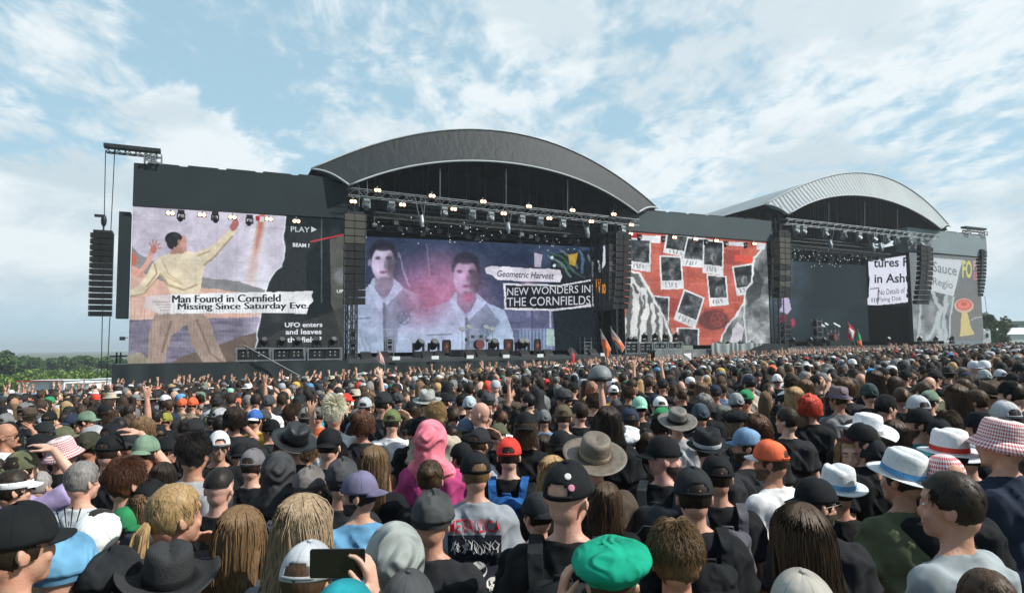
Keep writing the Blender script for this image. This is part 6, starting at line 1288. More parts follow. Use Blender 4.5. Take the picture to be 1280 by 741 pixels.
ph = A(430, 724, 84, 'beanie', 'teal', 'short', 'dark', 'teal', 0, 'person in teal holding up a phone at the bottom edge', ('down', 'phone'), vox=.0062, skin=(.56, .36, .27))
A(495, 647, 76, 'hood', (.26, .29, .28), 'short', 'dark', 'grey', 0, 'person under a crumpled pale grey hood beside the raised phone', sleeve='long')
A(510, 713, 66, 'cap', 'dgrey', 'short', 'dark', 'coal', 0, 'person in a washed grey cap directly below the pale grey hood')
p13 = A(540, 617, 55, 'flat', 'dgrey', 'bald', 'dark', 'coal', 12, 'bald necked man in a dark grey flat cap and faded black shirt', fat=.03)
p14 = A(450, 588, 44, 'capback', 'purple', 'nape', 'dark', 'sky', -78, 'bearded man in a bright blue shirt looking left, purple grey cap', bodyyaw=-20, beard=True, face=True)
p15 = A(594, 563, 40, 'cap', 'black', 'nape', 'light', (.27, .30, .33), -25, 'person in a denim vest with a red band name across the back', fem=False, bodyyaw=0)
p16 = A(636, 546, 32, 'cap', 'red', 'short', 'dark', 'black', 10, 'person in a bright red cap with blue backpack straps')
p17 = A(709, 575, 62, 'cap', 'black', 'bald', 'dark', 'black', 22, 'tall man in a black cap with round badges, centre front', fat=.03, tilt=6, skin=(.56, .33, .25))
A(742, 541, 40, 'bush', 'sand', 'short', 'brown', 'brown', 8, 'person in a wide brimmed brown bush hat with tan band', tilt=24, band='tan', roll=6)
A(783, 535, 36, 'beret', 'white', 'nape', 'brown', 'black', 15, 'person in a soft white flat cap beside the bush hat', tilt=14)
p20 = A(829, 544, 42, 'capback', 'black', 'bald', 'dark', 'black', 78, 'burly bearded man in black looking right, backwards black cap', bodyyaw=25, beard=True, face=True, fat=.04, skin=(.62, .36, .29))
A(764, 678, 98, 'beret', 'emerald', 'nape', 'brown', 'brown', 6, 'person in an emerald green beret at the bottom centre', ('cheek', 'down'), vox=.008)
A(843, 651, 62, 'none', '', 'messy', 'light', 'coal', 5, 'person with tousled light brown hair beside the green beret')
p23 = A(866, 583, 48, 'cap', 'coal', 'nape', 'dark', 'black', 3, 'slim man in a plain black cap and white printed black shirt', pr=True)
p24 = A(896, 567, 40, 'cap', 'black', 'nape', 'dark', 'black', 14, 'man in a black cap wearing a grey backpack', pr=True)
p25 = A(963, 549, 40, 'cap', 'orange', 'nape', 'brown', 'white', -62, 'bearded man in an orange cap and white T-shirt looking left', beard=True, band='white', face=True, bodyyaw=-35)
A(934, 534, 34, 'cap', 'denim', 'nape', 'dark', 'coal', -60, 'bearded man in a washed denim blue cap looking left', beard=True)
A(883, 533, 34, 'fedora', 'coal', 'short', 'dark', 'coal', 5, 'person in a small black trilby with pale grey band', band='lgrey', tilt=12)
p28 = A(1000, 628, 64, 'none', '', 'long', 'brown', 'coal', -5, 'woman with long straight dark brown hair in a charcoal shirt', fem=True)
p29 = A(1018, 595, 50, 'capback', 'black', 'nape', 'dark', 'coal', 76, 'bearded man in sunglasses looking right, black cap worn backwards', bodyyaw=15, beard=True, glasses=True, face=True, fat=.02)
A(1003, 713, 78, 'cap', (.36, .34, .30), 'short', 'grey', 'coal', 4, 'person in a beige cap at the bottom right of centre')
A(1046, 579, 40, 'panama', 'white', 'short', 'dark', 'black', -5, 'person in a white hat with blue band beside the dark haired woman', band='blue', tilt=8)
A(1060, 546, 31, 'none', '', 'long', 'blond', 'black', 200, 'blonde woman facing the camera in the crowd', fem=True, face=True, skin=(.60, .37, .28))
A(1125, 558, 48, 'panama', 'white', 'nape', 'dark', 'army', -22, 'heavy man in a white hat with blue band and olive shirt', band='blue', tilt=16, fat=.07, glasses=False)
A(1187, 587, 66, 'none', '', 'short', 'dark', (.30, .34, .36), -42, 'man with short dark hair in a light grey T-shirt, lower right', bodyyaw=-28, face=True)
A(1232, 710, 66, 'none', '', 'short', 'brown', 'coal', 8, 'dark brown haired head at the bottom right corner')
A(1250, 521, 66, 'bucket', 'gingham', 'nape', 'dark', 'navy', -48, 'tall person in a red gingham bucket hat at the right edge', bodyyaw=-10, tilt=10, fat=.02, face=True)
A(1185, 534, 42, 'panama', 'white', 'short', 'dark', 'black', -8, 'person in a white hat with a red band', band='red', tilt=4)
A(1180, 566, 44, 'bandana', 'gingham2', 'bald', 'dark', 'black', 0, 'person in a red checked bandana behind the grey T-shirt man')
A(1209, 545, 34, 'panama', 'white', 'short', 'dark', 'black', 30, 'person in a plain white hat just behind the red banded one', tilt=12, band='lgrey')
A(1091, 546, 32, 'beanie', 'coal', 'short', 'dark', 'black', 0, 'person in a dark grey beanie behind the white blue banded hat')
A(1078, 528, 36, 'cap', 'black', 'nape', 'dark', 'black', -60, 'person in a black cap with red mark above the blonde woman', band='maroon')
A(1082, 515, 34, 'cowboy', 'white', 'short', 'dark', 'black', -30, 'person in a white cowboy hat right of centre', tilt=8)
A(1148, 509, 31, 'capback', 'black', 'nape', 'brown', 'teal', -65, 'bearded person in a black cap and teal patterned shirt', beard=True, bodyyaw=0)
A(1118, 524, 28, 'none', '', 'long', 'brown', 'black', 10, 'woman with straight brown hair left of the teal patterned shirt', fem=True)
A(1174, 523, 30, 'cap', 'black', 'short', 'dark', 'black', 30, 'person in a black cap above the white red banded hat')
A(1185, 514, 28, 'none', '', 'messy', 'brown', 'black', 20, 'person with swept brown hair above the white red banded hat')
A(1226, 513, 33, 'bandana', 'black', 'nape', 'dark', 'black', -40, 'person in a black bandana left of the gingham bucket hat')
A(1256, 500, 31, 'cap', 'lgrey', 'short', 'dark', 'black', 0, 'person in a light grey cap above the gingham bucket hat')
A(1196, 480, 24, 'none', '', 'long', 'brown', 'black', 6, 'person with long straight hair in the right part of the crowd', fem=True)
A(1147, 493, 26, 'cap', 'lgrey', 'short', 'dark', 'black', 0, 'person in a pale grey cap above the bearded teal shirt person')
A(1161, 487, 22, 'cap', 'sage', 'short', 'dark', 'black', 60, 'person in a sage green cap with beige peak', band='beige')
A(1235, 475, 22, 'fedora', 'brown', 'short', 'dark', 'grey', 0, 'person in a brown brimmed hat in the right part of the crowd', tilt=14)
A(1220, 486, 24, 'none', '', 'short', 'brown', 'black', -30, 'dark haired person just below the brown brimmed hat')
A(1263, 475, 26, 'bandana', 'black', 'nape', 'dark', 'coal', -30, 'person in a tight black cap at the right edge')
A(983, 508, 26, 'none', '', 'short', 'dark', 'coal', -32, 'man with short dark hair in a charcoal T-shirt, right of centre', bodyyaw=0)
A(999, 513, 21, 'none', '', 'short', 'light', 'black', -20, 'light haired person half behind the charcoal T-shirt man')
A(1012, 494, 23, 'none', '', 'curly', 'red', 'black', 20, 'person with bright red hair and a black vest', sleeve='tank')
A(1047, 482, 22, 'fedora', (.20, .15, .17), 'short', 'brown', 'grey', -20, 'person in a small patterned trilby, right of the red hair', band='purple', tilt=6)
A(1056, 473, 19, 'none', '', 'curly', 'light', 'coal', 10, 'person with curly light brown hair above the patterned trilby')
A(947, 519, 27, 'none', '', 'curly', 'auburn', 'coal', 15, 'person with curly brown shoulder hair above the orange cap', fem=True)
A(919, 513, 32, 'beret', 'black', 'low', 'ash', 'black', -15, 'long haired person in a black beret')
A(875, 503, 24, 'beanie', (.05, .065, .085), 'short', 'dark', 'coal', 15, 'person in a slate blue beanie above the trilby')
A(846, 509, 24, 'bush', (.16, .15, .13), 'short', 'brown', 'lgrey', 5, 'person in a grey leather bush hat with black band', tilt=22, band='black')
A(827, 508, 24, 'cap', 'green', 'low', 'dark', 'black', 40, 'person in a green cap beside the grey bush hat')
A(799, 495, 20, 'capback', 'mint', 'short', 'dark', 'black', -10, 'person in a mint green cap')
A(825, 495, 18, 'cap', 'white', 'short', 'brown', 'denim', 0, 'person in a white cap behind the mint green one')
A(787, 509, 24, 'cap', 'navy', 'short', 'dark', 'white', 0, 'person in a dark navy cap and white top')
A(760, 507, 29, 'none', '', 'wavy', 'dark', 'black', -5, 'person with long dark wavy hair above the grey beanie', fem=True)
A(769, 522, 26, 'beanie', 'dgrey', 'short', 'dark', 'black', 0, 'person in a taupe grey beanie above the white flat cap')
A(704, 505, 23, 'cap', (.10, .085, .05), 'short', 'brown', 'coal', 10, 'bearded person in an olive brown cap near the raised arm', beard=True)
p73 = A(724, 502, 21, 'none', '', 'short', 'dark', 'black', -30, 'person stretching one arm up with a dark helmet', ('down', 'high'), bodyyaw=0, vox=.008)
A(680, 511, 18, 'beanie', 'grey', 'short', 'dark', 'denim', 0, 'person in a heather grey beanie left of the olive brown cap')
p75 = A(657, 514, 29, 'capback', 'black', 'low', 'brown', 'black', 5, 'long haired person in black with green lettering on the back')
A(701, 537, 32, 'capback', 'black', 'low', 'dark', 'black', -10, 'person in a black cap with red and white patch', hatlabel='black cap with a small red and white patch')
A(681, 542, 24, 'none', '', 'long', 'dark', 'black', 0, 'dark long haired person between green lettering and patched cap', fem=True)
A(690, 569, 33, 'none', '', 'wavy', 'blond', 'black', 10, 'person with blond wavy hair left of the badge covered cap', fem=True)
A(672, 614, 38, 'capback', 'coal', 'short', 'dark', 'black', -30, 'person in a shaded black cap left of the tall badge cap man')
A(807, 534, 23, 'bandana', 'black', 'low', 'brown', 'black', 0, 'long haired person in a black bandana beside the burly man')
A(756, 602, 32, 'none', '', 'wavy', 'brown', 'black', 15, 'person with long dark hair right of the tall badge cap man', fem=True)
A(541, 522, 41, 'hood', (.85, .22, .29), 'short', 'dark', (.42, .055, .19), 22, 'person in a bright pink hoodie with the hood up', sleeve='long', fat=.03)
A(518, 522, 24, 'capback', 'black', 'nape', 'dark', 'black', 50, 'person in a black cap left of the pink hoodie')
A(490, 511, 22, 'cap', (.12, .15, .06), 'short', 'dark', 'white', 0, 'person in an olive green cap and white shirt photographing', ('down', 'visor'))
A(453, 514, 24, 'none', '', 'curly', 'auburn', 'coal', 0, 'person with curly reddish brown hair left of the olive green cap')
A(442, 531, 21, 'cap', 'coal', 'short', 'dark', 'maroon', -30, 'person in a dark cap and dull red shirt')
A(545, 503, 24, 'none', '', 'messy', 'blond', 'beige', -10, 'person with bleached spiky hair above the pink hood')
A(600, 502, 24, 'none', '', 'bald', 'dark', 'black', -72, 'bald man in a black vest looking left', sleeve='tank', face=True, skin=(.60, .36, .28))
A(582, 522, 22, 'beanie', (.09, .14, .20), 'short', 'dark', 'black', -40, 'person in a steel blue beanie below the bald man')
A(565, 530, 20, 'bandana', 'black', 'low', 'dark', 'black', 0, 'person with black head covering right of the pink hood')
A(599, 534, 28, 'cap', 'coal', 'short', 'brown', 'lgrey', 20, 'person in a dark grey cap with hand at the face', ('down', 'visor'))
A(623, 528, 22, 'cap', 'olive', 'short', 'dark', 'black', 30, 'person in an olive cap right of the bald man')
A(577, 552, 29, 'capback', 'black', 'nape', 'dark', 'coal', -50, 'person in a black cap just behind the denim vest')
A(538, 574, 34, 'none', '', 'bun', 'brown', 'black', 5, 'person with tied up dark brown hair below the pink hoodie')
A(467, 556, 34, 'none', '', 'long', 'light', 'black', 8, 'woman with long dark blond hair above the blue shirt man', fem=True)
A(427, 575, 42, 'flat', 'dgrey', 'nape', 'dark', 'coal', -10, 'person in a worn dark cap behind the blue shirt man')
A(386, 585, 40, 'flat', (.14, .13, .125), 'nape', 'dark', 'black', 18, 'person in a taupe grey flat cap left of the blue shirt man')
p99 = A(350, 561, 43, 'hood', (.05, .052, .055), 'short', 'dark', 'black', 5, 'person in a charcoal hood with white skull patches on the back', sleeve='long')
A(316, 560, 30, 'cap', 'camo', 'short', 'dark', 'black', 10, 'person in a camouflage grey cap beside the charcoal hood')
p101 = A(275, 583, 37, 'none', '', 'fade', 'black', 'black', 3, 'man with black faded haircut and yellow lettering on his shirt', skin=(.58, .36, .28))
A(274, 538, 28, 'capback', 'white', 'short', 'dark', 'black', 150, 'masked person in a white cap and yellow neck scarf', glasses=True, hatlabel='white cap')
A(243, 541, 37, 'none', '', 'messy', 'black', 'lgrey', 10, 'person with shaggy black hair and a patterned scarf', sleeve='long')
A(367, 527, 32, 'wide', 'black', 'nape', 'dark', 'coal', -10, 'person in a tall black wide brimmed hat', tilt=20, roll=20, matov=M_leather)
A(385, 545, 26, 'none', '', 'curly', 'light', 'coal', 40, 'curly haired person behind the tall black hat')
A(412, 534, 31, 'capback', 'black', 'nape', 'dark', 'black', 5, 'person in a black cap over a white head scarf')
A(421, 553, 25, 'none', '', 'messy', 'black', 'black', 10, 'person with tousled black hair below the black cap and scarf')
A(418, 501, 25, 'none', '', 'mohawk', 'white', 'white', 0, 'person with tall bleached spiked hair and white fur', fem=False)
A(319, 511, 18, 'capback', (.05, .14, .42), 'short', 'dark', 'yellow', 0, 'person in a royal blue cap with white peak', band='white')
A(242, 522, 24, 'cap', 'coal', 'nape', 'brown', 'coal', 30, 'person in a washed black cap above the shaggy black hair')
A(299, 553, 22, 'cap', 'black', 'short', 'dark', 'black', 160, 'shadowed person in black facing the camera beside camouflage cap', glasses=True)
A(79, 545, 42, 'bucket', 'gingham', 'bald', 'dark', 'black', 20, 'person in a pink checked bucket hat on the left', tilt=16)
A(112, 538, 28, 'beanie', (.04, .042, .03), 'short', 'dark', 'black', 5, 'person in a dark olive beanie right of the pink checked hat')
A(117, 531, 26, 'cap', 'lgrey', 'short', 'dark', 'black', 75, 'person in a light grey cap with orange peak', band='tan')
p116 = A(138, 541, 31, 'cap', 'black', 'nape', 'dark', 'black', 5, 'person in a black vest laying one hand on a black cap', ('down', 'headtop'), sleeve='tank', vox=.008)
A(183, 543, 30, 'capback', 'sage', 'short', 'dark', 'black', 0, 'person in a sage green cap on the left side')
A(206, 545, 27, 'cap', 'black', 'nape', 'dark', 'black', 55, 'person in a black cap and glasses right of the sage cap', glasses=True)
p119 = A(104, 575, 38, 'none', '', 'short', 'grey', (.50, .54, .58), 28, 'grey haired man in a white shirt with black line drawing', glasses=True, bodyyaw=0)
A(160, 572, 43, 'none', '', 'messy', 'auburn', 'dgrey', 20, 'person with thick auburn hair right of the grey haired man')
A(17, 586, 38, 'visor', 'white', 'tail', 'dark', 'black', 40, 'dark haired person in a white visor at the left edge', glasses=True)
A(50, 588, 27, 'none', '', 'short', 'grey', 'coal', 10, 'grey haired person just below the raised elbow')
A(27, 562, 34, 'bandana', 'olive', 'nape', 'dark', 'lav', 20, 'person in lavender with bracelet arm bent over the head', ('down', 'headtop'), vox=.008)
A(52, 541, 30, 'capback', 'black', 'nape', 'dark', 'black', 20, 'person in a black cap left of the pink checked bucket hat')
A(55, 526, 22, 'cap', 'coal', 'nape', 'brown', 'black', 65, 'person in a charcoal cap looking right near the left edge', beard=True)
A(8, 528, 25, 'none', '', 'bald', 'dark', 'white', 60, 'bald man with a hand raised to his eyes, left edge', ('down', 'visor'), glasses=True)
A(79, 532, 22, 'cap', 'olive', 'short', 'dark', 'black', 40, 'person in an olive cap above the pink checked bucket hat')
A(165, 535, 27, 'capback', 'coal', 'short', 'dark', 'black', 10, 'person in a faded black cap above the hand on a cap')
A(187, 599, 40, 'cap', 'black', 'low', 'light', 'black', 15, 'long haired person in a black cap left of the blonde ponytail')
A(204, 577, 30, 'none', '', 'long', 'dark', 'black', -20, 'dark haired woman above the blonde ponytail', fem=True)
A(108, 513, 20, 'cap', 'sage', 'nape', 'brown', 'maroon', 60, 'person in a camouflage green cap on the left')
A(179, 522, 22, 'none', '', 'curly', 'light', 'coal', 0, 'person with brown dreadlocks on the left')
A(198, 530, 22, 'cap', 'black', 'short', 'brown', 'coal', -40, 'person in a black cap above the sage green cap')
A(208, 515, 14, 'beanie', (.25, .24, .05), 'short', 'dark', 'black', 0, 'person in a mustard beanie on the left')
A(195, 511, 16, 'none', '', 'short', 'black', 'black', 0, 'black haired person beside the mustard beanie')
A(91, 517, 18, 'capback', 'navy', 'nape', 'dark', 'black', 20, 'person in a navy cap left of the camouflage green cap')
A(228, 497, 12, 'beanie', 'orange', 'short', 'dark', 'tan', 0, 'left one of two people in bright orange hats')
A(241, 496, 13, 'beanie', 'orange', 'short', 'dark', 'tan', 0, 'right one of two people in bright orange hats')
A(432, 491, 16, 'cap', 'red', 'short', 'dark', 'black', 30, 'person in a bright red cap far left of the pink hoodie')
A(435, 497, 14, 'cap', 'white', 'short', 'dark', 'white', 0, 'person in a white cap just below the small red cap')
A(384, 508, 22, 'cap', (.22, .21, .17), 'short', 'dark', 'coal', 0, 'person in a beige cap behind the tall black hat')
A(398, 508, 16, 'cap', (.15, .14, .13), 'short', 'dark', 'orange', 0, 'person in a grey cap with orange neck scarf')
A(534, 486, 20, 'wide', (.36, .37, .35), 'short', 'dark', 'coal', 0, 'person in a pale sun hat near the centre left', tilt=10)
A(587, 494, 18, 'beanie', (.42, .50, .55), 'short', 'dark', 'white', 0, 'person in a pale blue beanie behind the bald man')
A(479, 489, 22, 'cap', 'coal', 'short', 'dark', 'coal', 20, 'person in a wide charcoal cap above the olive green cap')
A(683, 473, 9, 'beanie', 'red', 'short', 'dark', 'black', 0, 'person in a small red hat near the middle')
A(660, 491, 18, 'none', '', 'short', 'black', 'black', -60, 'dark haired man looking left above the green lettering', beard=True)
A(767, 481, 13, 'cap', 'white', 'short', 'dark', 'yellow', 0, 'person in a small white cap and yellow shirt')
A(811, 471, 12, 'none', '', 'short', 'brown', 'black', 0, 'man in black with both arms raised above the crowd', ('high', 'high'))
A(785, 483, 14, 'none', '', 'messy', 'brown', 'coal', 0, 'brown haired person beside the small white cap')
A(1230, 461, 15, 'beanie', (.34, .36, .36), 'short', 'dark', 'black', 0, 'person in a pale grey knit hat in the right background')
A(1250, 461, 14, 'cap', 'lgrey', 'short', 'dark', 'grey', 0, 'person in a pale cap right of the knit hat')
A(1089, 460, 12, 'cap', (.05, .30, .55), 'short', 'dark', 'black', 0, 'person in a bright cyan cap in the right background')
A(1093, 462, 18, 'none', '', 'long', 'brown', 'black', 0, 'long haired person just right of the cyan cap', fem=True)
A(1086, 478, 20, 'beanie', (.04, .06, .06), 'short', 'dark', 'black', 0, 'person in a dark teal beanie under the cyan cap')
A(1126, 483, 20, 'none', '', 'buzz', 'brown', 'black', 0, 'person with shaven brown head left of the pale grey cap', skin=(.34, .19, .13))
A(937, 468, 16, 'cap', 'navy', 'short', 'dark', 'beige', 0, 'person in a navy cap and cream top right of centre', fat=.03)
A(971, 467, 12, 'beanie', 'white', 'short', 'dark', 'black', 0, 'person in a white knit hat right of centre')
A(932, 486, 20, 'cap', 'green', 'short', 'dark', 'black', 40, 'person in a dark green cap right of centre')
A(920, 490, 19, 'beanie', (.26, .29, .28), 'short', 'dark', 'black', 0, 'person in a silver grey beanie left of the dark green cap')
A(993, 483, 21, 'none', '', 'long', 'blond', 'black', 0, 'blond long haired person left of the red hair', fem=True)
A(880, 493, 19, 'none', '', 'curly', 'grey', 'black', 0, 'person with grey curly hair above the slate beanie')
A(877, 477, 17, 'none', '', 'long', 'light', 'black', 0, 'person with long light hair above the grey curly hair', fem=True)
A(720, 471, 26, 'beanie', (.2, .2, .2), 'short', 'dark', 'black', 0, 'person directly behind the stretched arm') if False else None
# ---- details on single people
red_m = cmat('red_print', (.50, .015, .02)); white_m = cmat('white_print', (.68, .68, .66)); dark_m = cmat('dark_patch', (.014, .018, .028)); green_m = cmat('green_print', (.02, .55, .10)); yel_m = cmat('yellow_print', (.65, .50, .03)); grey_m = cmat('grey_print', (.30, .30, .30))
def quad(x0, x1, z0, z1): return gridpoly(x0, x1, z0, z1, 10)
decal(p15, quad(-.15, .15, .98, 1.33), dark_m, 'back_patch', .005); decal(p15, textpoly('METALLICA', -.145, .145, 1.345, 1.41, .004), red_m, 'lettering', .008)
def skull(x, z, r):
    mb = MB(); n = 18; mb.add([(x+r*math.cos(2*math.pi*k/n), 0, z+r*.95*math.sin(2*math.pi*k/n)) for k in range(n)]+[(x, 0, z)], [(k, (k+1) % n, n) for k in range(n)]); mb.add([(x-r*.5, 0, z-r*.7), (x+r*.5, 0, z-r*.7), (x+r*.42, 0, z-r*1.4), (x-r*.42, 0, z-r*1.4)], [(0, 1, 2, 3)]); return mb
def skull_eyes(x, z, r):
    mb = MB()
    for s in (-1, 1): mb.add([(x+s*r*.4+r*.26*math.cos(2*math.pi*k/10), 0, z-r*.1+r*.26*math.sin(2*math.pi*k/10)) for k in range(10)], [tuple(range(10))])
    mb.add([(x-r*.1, 0, z-r*.62), (x+r*.1, 0, z-r*.62), (x, 0, z-r*.38)], [(0, 1, 2)])
    for k in (-1, 0, 1): mb.add([(x+k*r*.25-r*.03, 0, z-r*1.35), (x+k*r*.25+r*.03, 0, z-r*1.35), (x+k*r*.25+r*.03, 0, z-r*.85), (x+k*r*.25-r*.03, 0, z-r*.85)], [(0, 1, 2, 3)])
    return mb
for (x, z, r) in ((.02, 1.14, .05), (-.075, 1.10, .035), (.095, 1.07, .03)): decal(p15, skull(x, z, r), white_m, 'skull_print', .008); decal(p15, skull_eyes(x, z, r), dark_m, 'skull_detail', .010)
rr = random.Random(5)
tw = MB()
for k in range(26):
    x = -.13+.26*k/25; z = 1.225+.03*rr.random(); tw.tube([(x, 0, z), (x+rr.uniform(-.02, .02), 0, z+.025), (x+rr.uniform(-.02, .02), 0, z+.05)], [.003, .003, .001], 4)
decal(p15, tw, white_m, 'scroll_print', .008)
decal(p75, textpoly('FAITHFU', -.135, .14, 1.20, 1.28, .02, .01), green_m, 'lettering'); decal(p75, textpoly('XTRC', -.08, .09, 1.10, 1.17, .02), green_m, 'lettering')
decal(p101, textpoly('SCE', -.12, .13, 1.22, 1.31, .0, .02), yel_m, 'lettering')
for x in (-.10, .0, .10): decal(p99, skull(x, 1.36, .028), [white_m, white_m, cmat('pink_print', (.6, .25, .35))][int(x*10)+1], 'skull_patch'); decal(p99, skull_eyes(x, 1.36, .028), dark_m, 'skull_detail', .008)
decal(p99, textpoly('METALLIC', -.11, .11, 1.19, 1.225, .01), grey_m, 'lettering')
lines = MB()
for k in range(26):
    a = math.pi*2*k/26; lines.tube([(.02+.01*math.cos(a), 0, 1.28+.01*math.sin(a)), (.02+.20*math.cos(a+.08), 0, 1.28+.24*math.sin(a+.08))], [.0016, .0042], 4)
decal(p119, lines, cmat('black_line', (.015, .016, .02)), 'line_drawing', .005)
decal(p24, textpoly('UILE', -.12, .11, 1.27, 1.33, .03), white_m, 'lettering')
def badge(root, pts, cols):
    cap_ = [c for c in root.children if c.name.startswith('cap')][0]; bvh = BVHTree.FromPolygons([v.co for v in cap_.data.vertices], [tuple(p.vertices) for p in cap_.data.polygons])
    for (x, z), c in zip(pts, cols):
        h, n, _, _ = bvh.ray_cast(Vector((x, -1, z)), Vector((0, 1, 0)))
        if h is None: continue
        mb = MB(); mb.tube([h-n*.001, h+n*.004, h+n*.006], [.0125, .0125, .009], 14); child('badge', mb.mesh('badge'), c, cap_)
pk = cmat('pink_print', (.6, .25, .35))
badge(p17, [(.035, 1.735), (.052, 1.70), (.022, 1.695)], [white_m, pk, white_m])
# backpacks
backpack(p16, (.02, .10, .30), 'royal blue backpack on the person with the bright red cap'); backpack(p24, (.09, .09, .11), 'grey backpack on the man in the black cap, right of centre')
backpack(p17, (.016, .018, .02), 'black backpack on the tall man with badges on his cap'); backpack(p20, (.018, .02, .024), 'glossy black backpack on the burly bearded man', M_leather)
backpack(p23, (.014, .016, .018), 'black backpack on the slim man in the plain black cap')
# strap over the blue shirt
# phone
B = ph.matrix_basis; s = ph.scale.x; base = ph.location
c = Vector(base)+Vector((.055, .300, 1.665))*s; c = at(422, 703.5, c.y)
wd = 67/F*c.y; hh = 34/F*c.y; t = empty('smartphone', 'black smartphone held sideways above the crowd at the bottom', 'phone', Matrix.Translation(c))
def rbox(x0, x1, y0, y1, z0, z1, r=.006):
    mb = MB(); ring = []
    for cx, cz, a0 in ((x1-r, z1-r, 0), (x0+r, z1-r, 90), (x0+r, z0+r, 180), (x1-r, z0+r, 270)):
        for k in range(5): a = R(a0+k*22.5); ring.append((cx+r*math.cos(a), cz+r*math.sin(a)))
    n = len(ring); mb.add([(x, y0, z) for x, z in ring]+[(x, y1, z) for x, z in ring], [tuple(range(n-1, -1, -1)), tuple(range(n, 2*n))]+[(k, (k+1) % n, n+(k+1) % n, n+k) for k in range(n)]); return mb
link('phone_body', rbox(-wd/2, wd/2, -.004, .004, -hh/2, hh/2).mesh('phone_body', fixn=True), M_black, t)
M_gl = mat('phone_glass', (.012, .010, .010), .05, 0, 1, spec=.6); link('phone_screen', rbox(-wd/2+.004, wd/2-.004, -.0048, -.0042, -hh/2+.003, hh/2-.003, .004).mesh('phone_screen', fixn=True), M_gl, t)
# helmet on the stretched hand
hp = p73.location+Vector((.25, .10, 2.02))*p73.scale.x; t = empty('helmet', 'dark grey helmet carried on a raised hand above the crowd', 'helmet', Matrix.Translation(hp)); mb = dome(.125, .155, .135, (0, 0, 0), 32, 10); link('shell', solid(mb, .006, 'shell'), M_grey, t); link('rim', MB().lathe([(.122, -.03), (.130, -.025), (.130, .004), (.124, .006)], 32, (0, 0, 0), 1, 1.24).mesh('rim', True), M_black, t)
# ---------------------------------------------------------------- the rest of the individual people
CROWD_N = 300
def inside(X, Y):
    q = (Vector((X, Y, 0))-SP).dot(SN); s = (Vector((X, Y, 0))-SP).dot(SD)
    if q > -9.5+5*min(max((s-12)/20, 0), 1): return False
    # left fence line from (-27,29) to (-17.2,31)
    if Y > 28.2+(X+27)*.2 and X < -14.5: return False
    return True
cand = []; cell = .50; Y = 2.6
while Y < 15:
    W_ = Y*.80+.6; X = -W_
    while X < W_:
        x = X+random.uniform(-.17, .17); y = Y+random.uniform(-.17, .17); 
        if inside(x, y): cand.append((y, x))
        X += cell
    Y += cell*.9
cand.sort()
hats = [('cap', 'black', 17), ('cap', 'coal', 6), ('capback', 'black', 8), ('cap', 'navy', 3), ('capback', 'dgrey', 3), ('cap', 'grey', 2), ('cap', 'lgrey', 2), ('cap', 'white', 1.2), ('beanie', 'black', 3), ('beanie', 'dgrey', 2), ('flat', 'dgrey', 2), ('bandana', 'black', 2.5), ('fedora', 'coal', 1), ('cap', 'olive', 2), ('cap', 'sage', 1), ('wide', 'brown', .8), ('cap', 'maroon', .6), ('bucket', 'black', 1.2), ('none', '', 46)]
hairs = [('short', 'dark', 10), ('short', 'brown', 9), ('short', 'black', 5), ('messy', 'dark', 4), ('messy', 'brown', 4), ('long', 'brown', 6), ('long', 'dark', 4), ('wavy', 'light', 3), ('tail', 'brown', 3), ('bun', 'brown', 2), ('curly', 'auburn', 3), ('long', 'blond', 2), ('tail', 'ash', 2), ('buzz', 'dark', 4), ('bald', 'dark', 3), ('short', 'grey', 2), ('fade', 'black', 4), ('curly', 'dark', 2)]
shs = [('black', 46), ('coal', 20), ('dgrey', 8), ('navy', 5), ('grey', 4), ('white', 3), ('lgrey', 2), ('army', 3), ('brown', 2), ('maroon', 1.5), ('denim', 2), ('red', .8), ('teal', .7), ('yellow', .4)]
def pick(L):
    t = random.uniform(0, sum(l[-1] for l in L))
    for l in L:
        t -= l[-1]
        if t <= 0: return l[:-1]
    return L[-1][:-1]
CN = {'black': 'black', 'coal': 'faded black', 'navy': 'navy', 'dgrey': 'dark grey', 'grey': 'grey', 'lgrey': 'light grey', 'white': 'white', 'olive': 'olive', 'sage': 'sage green', 'brown': 'brown', 'maroon': 'dark red', 'army': 'army green', 'denim': 'denim blue', 'red': 'red', 'teal': 'teal', 'yellow': 'yellow'}
HN = {'cap': 'cap', 'capback': 'backwards cap', 'beanie': 'beanie', 'flat': 'flat cap', 'bandana': 'bandana', 'fedora': 'trilby', 'wide': 'brimmed hat', 'bucket': 'bucket hat'}
HHN = {'short': 'short', 'messy': 'tousled', 'long': 'long', 'wavy': 'wavy', 'tail': 'ponytailed', 'bun': 'tied up', 'curly': 'curly', 'buzz': 'shaven', 'fade': 'cropped'}
HC2 = {'dark': 'dark', 'brown': 'brown', 'black': 'black', 'light': 'light brown', 'blond': 'blond', 'ash': 'dark blond', 'grey': 'grey', 'auburn': 'auburn'}
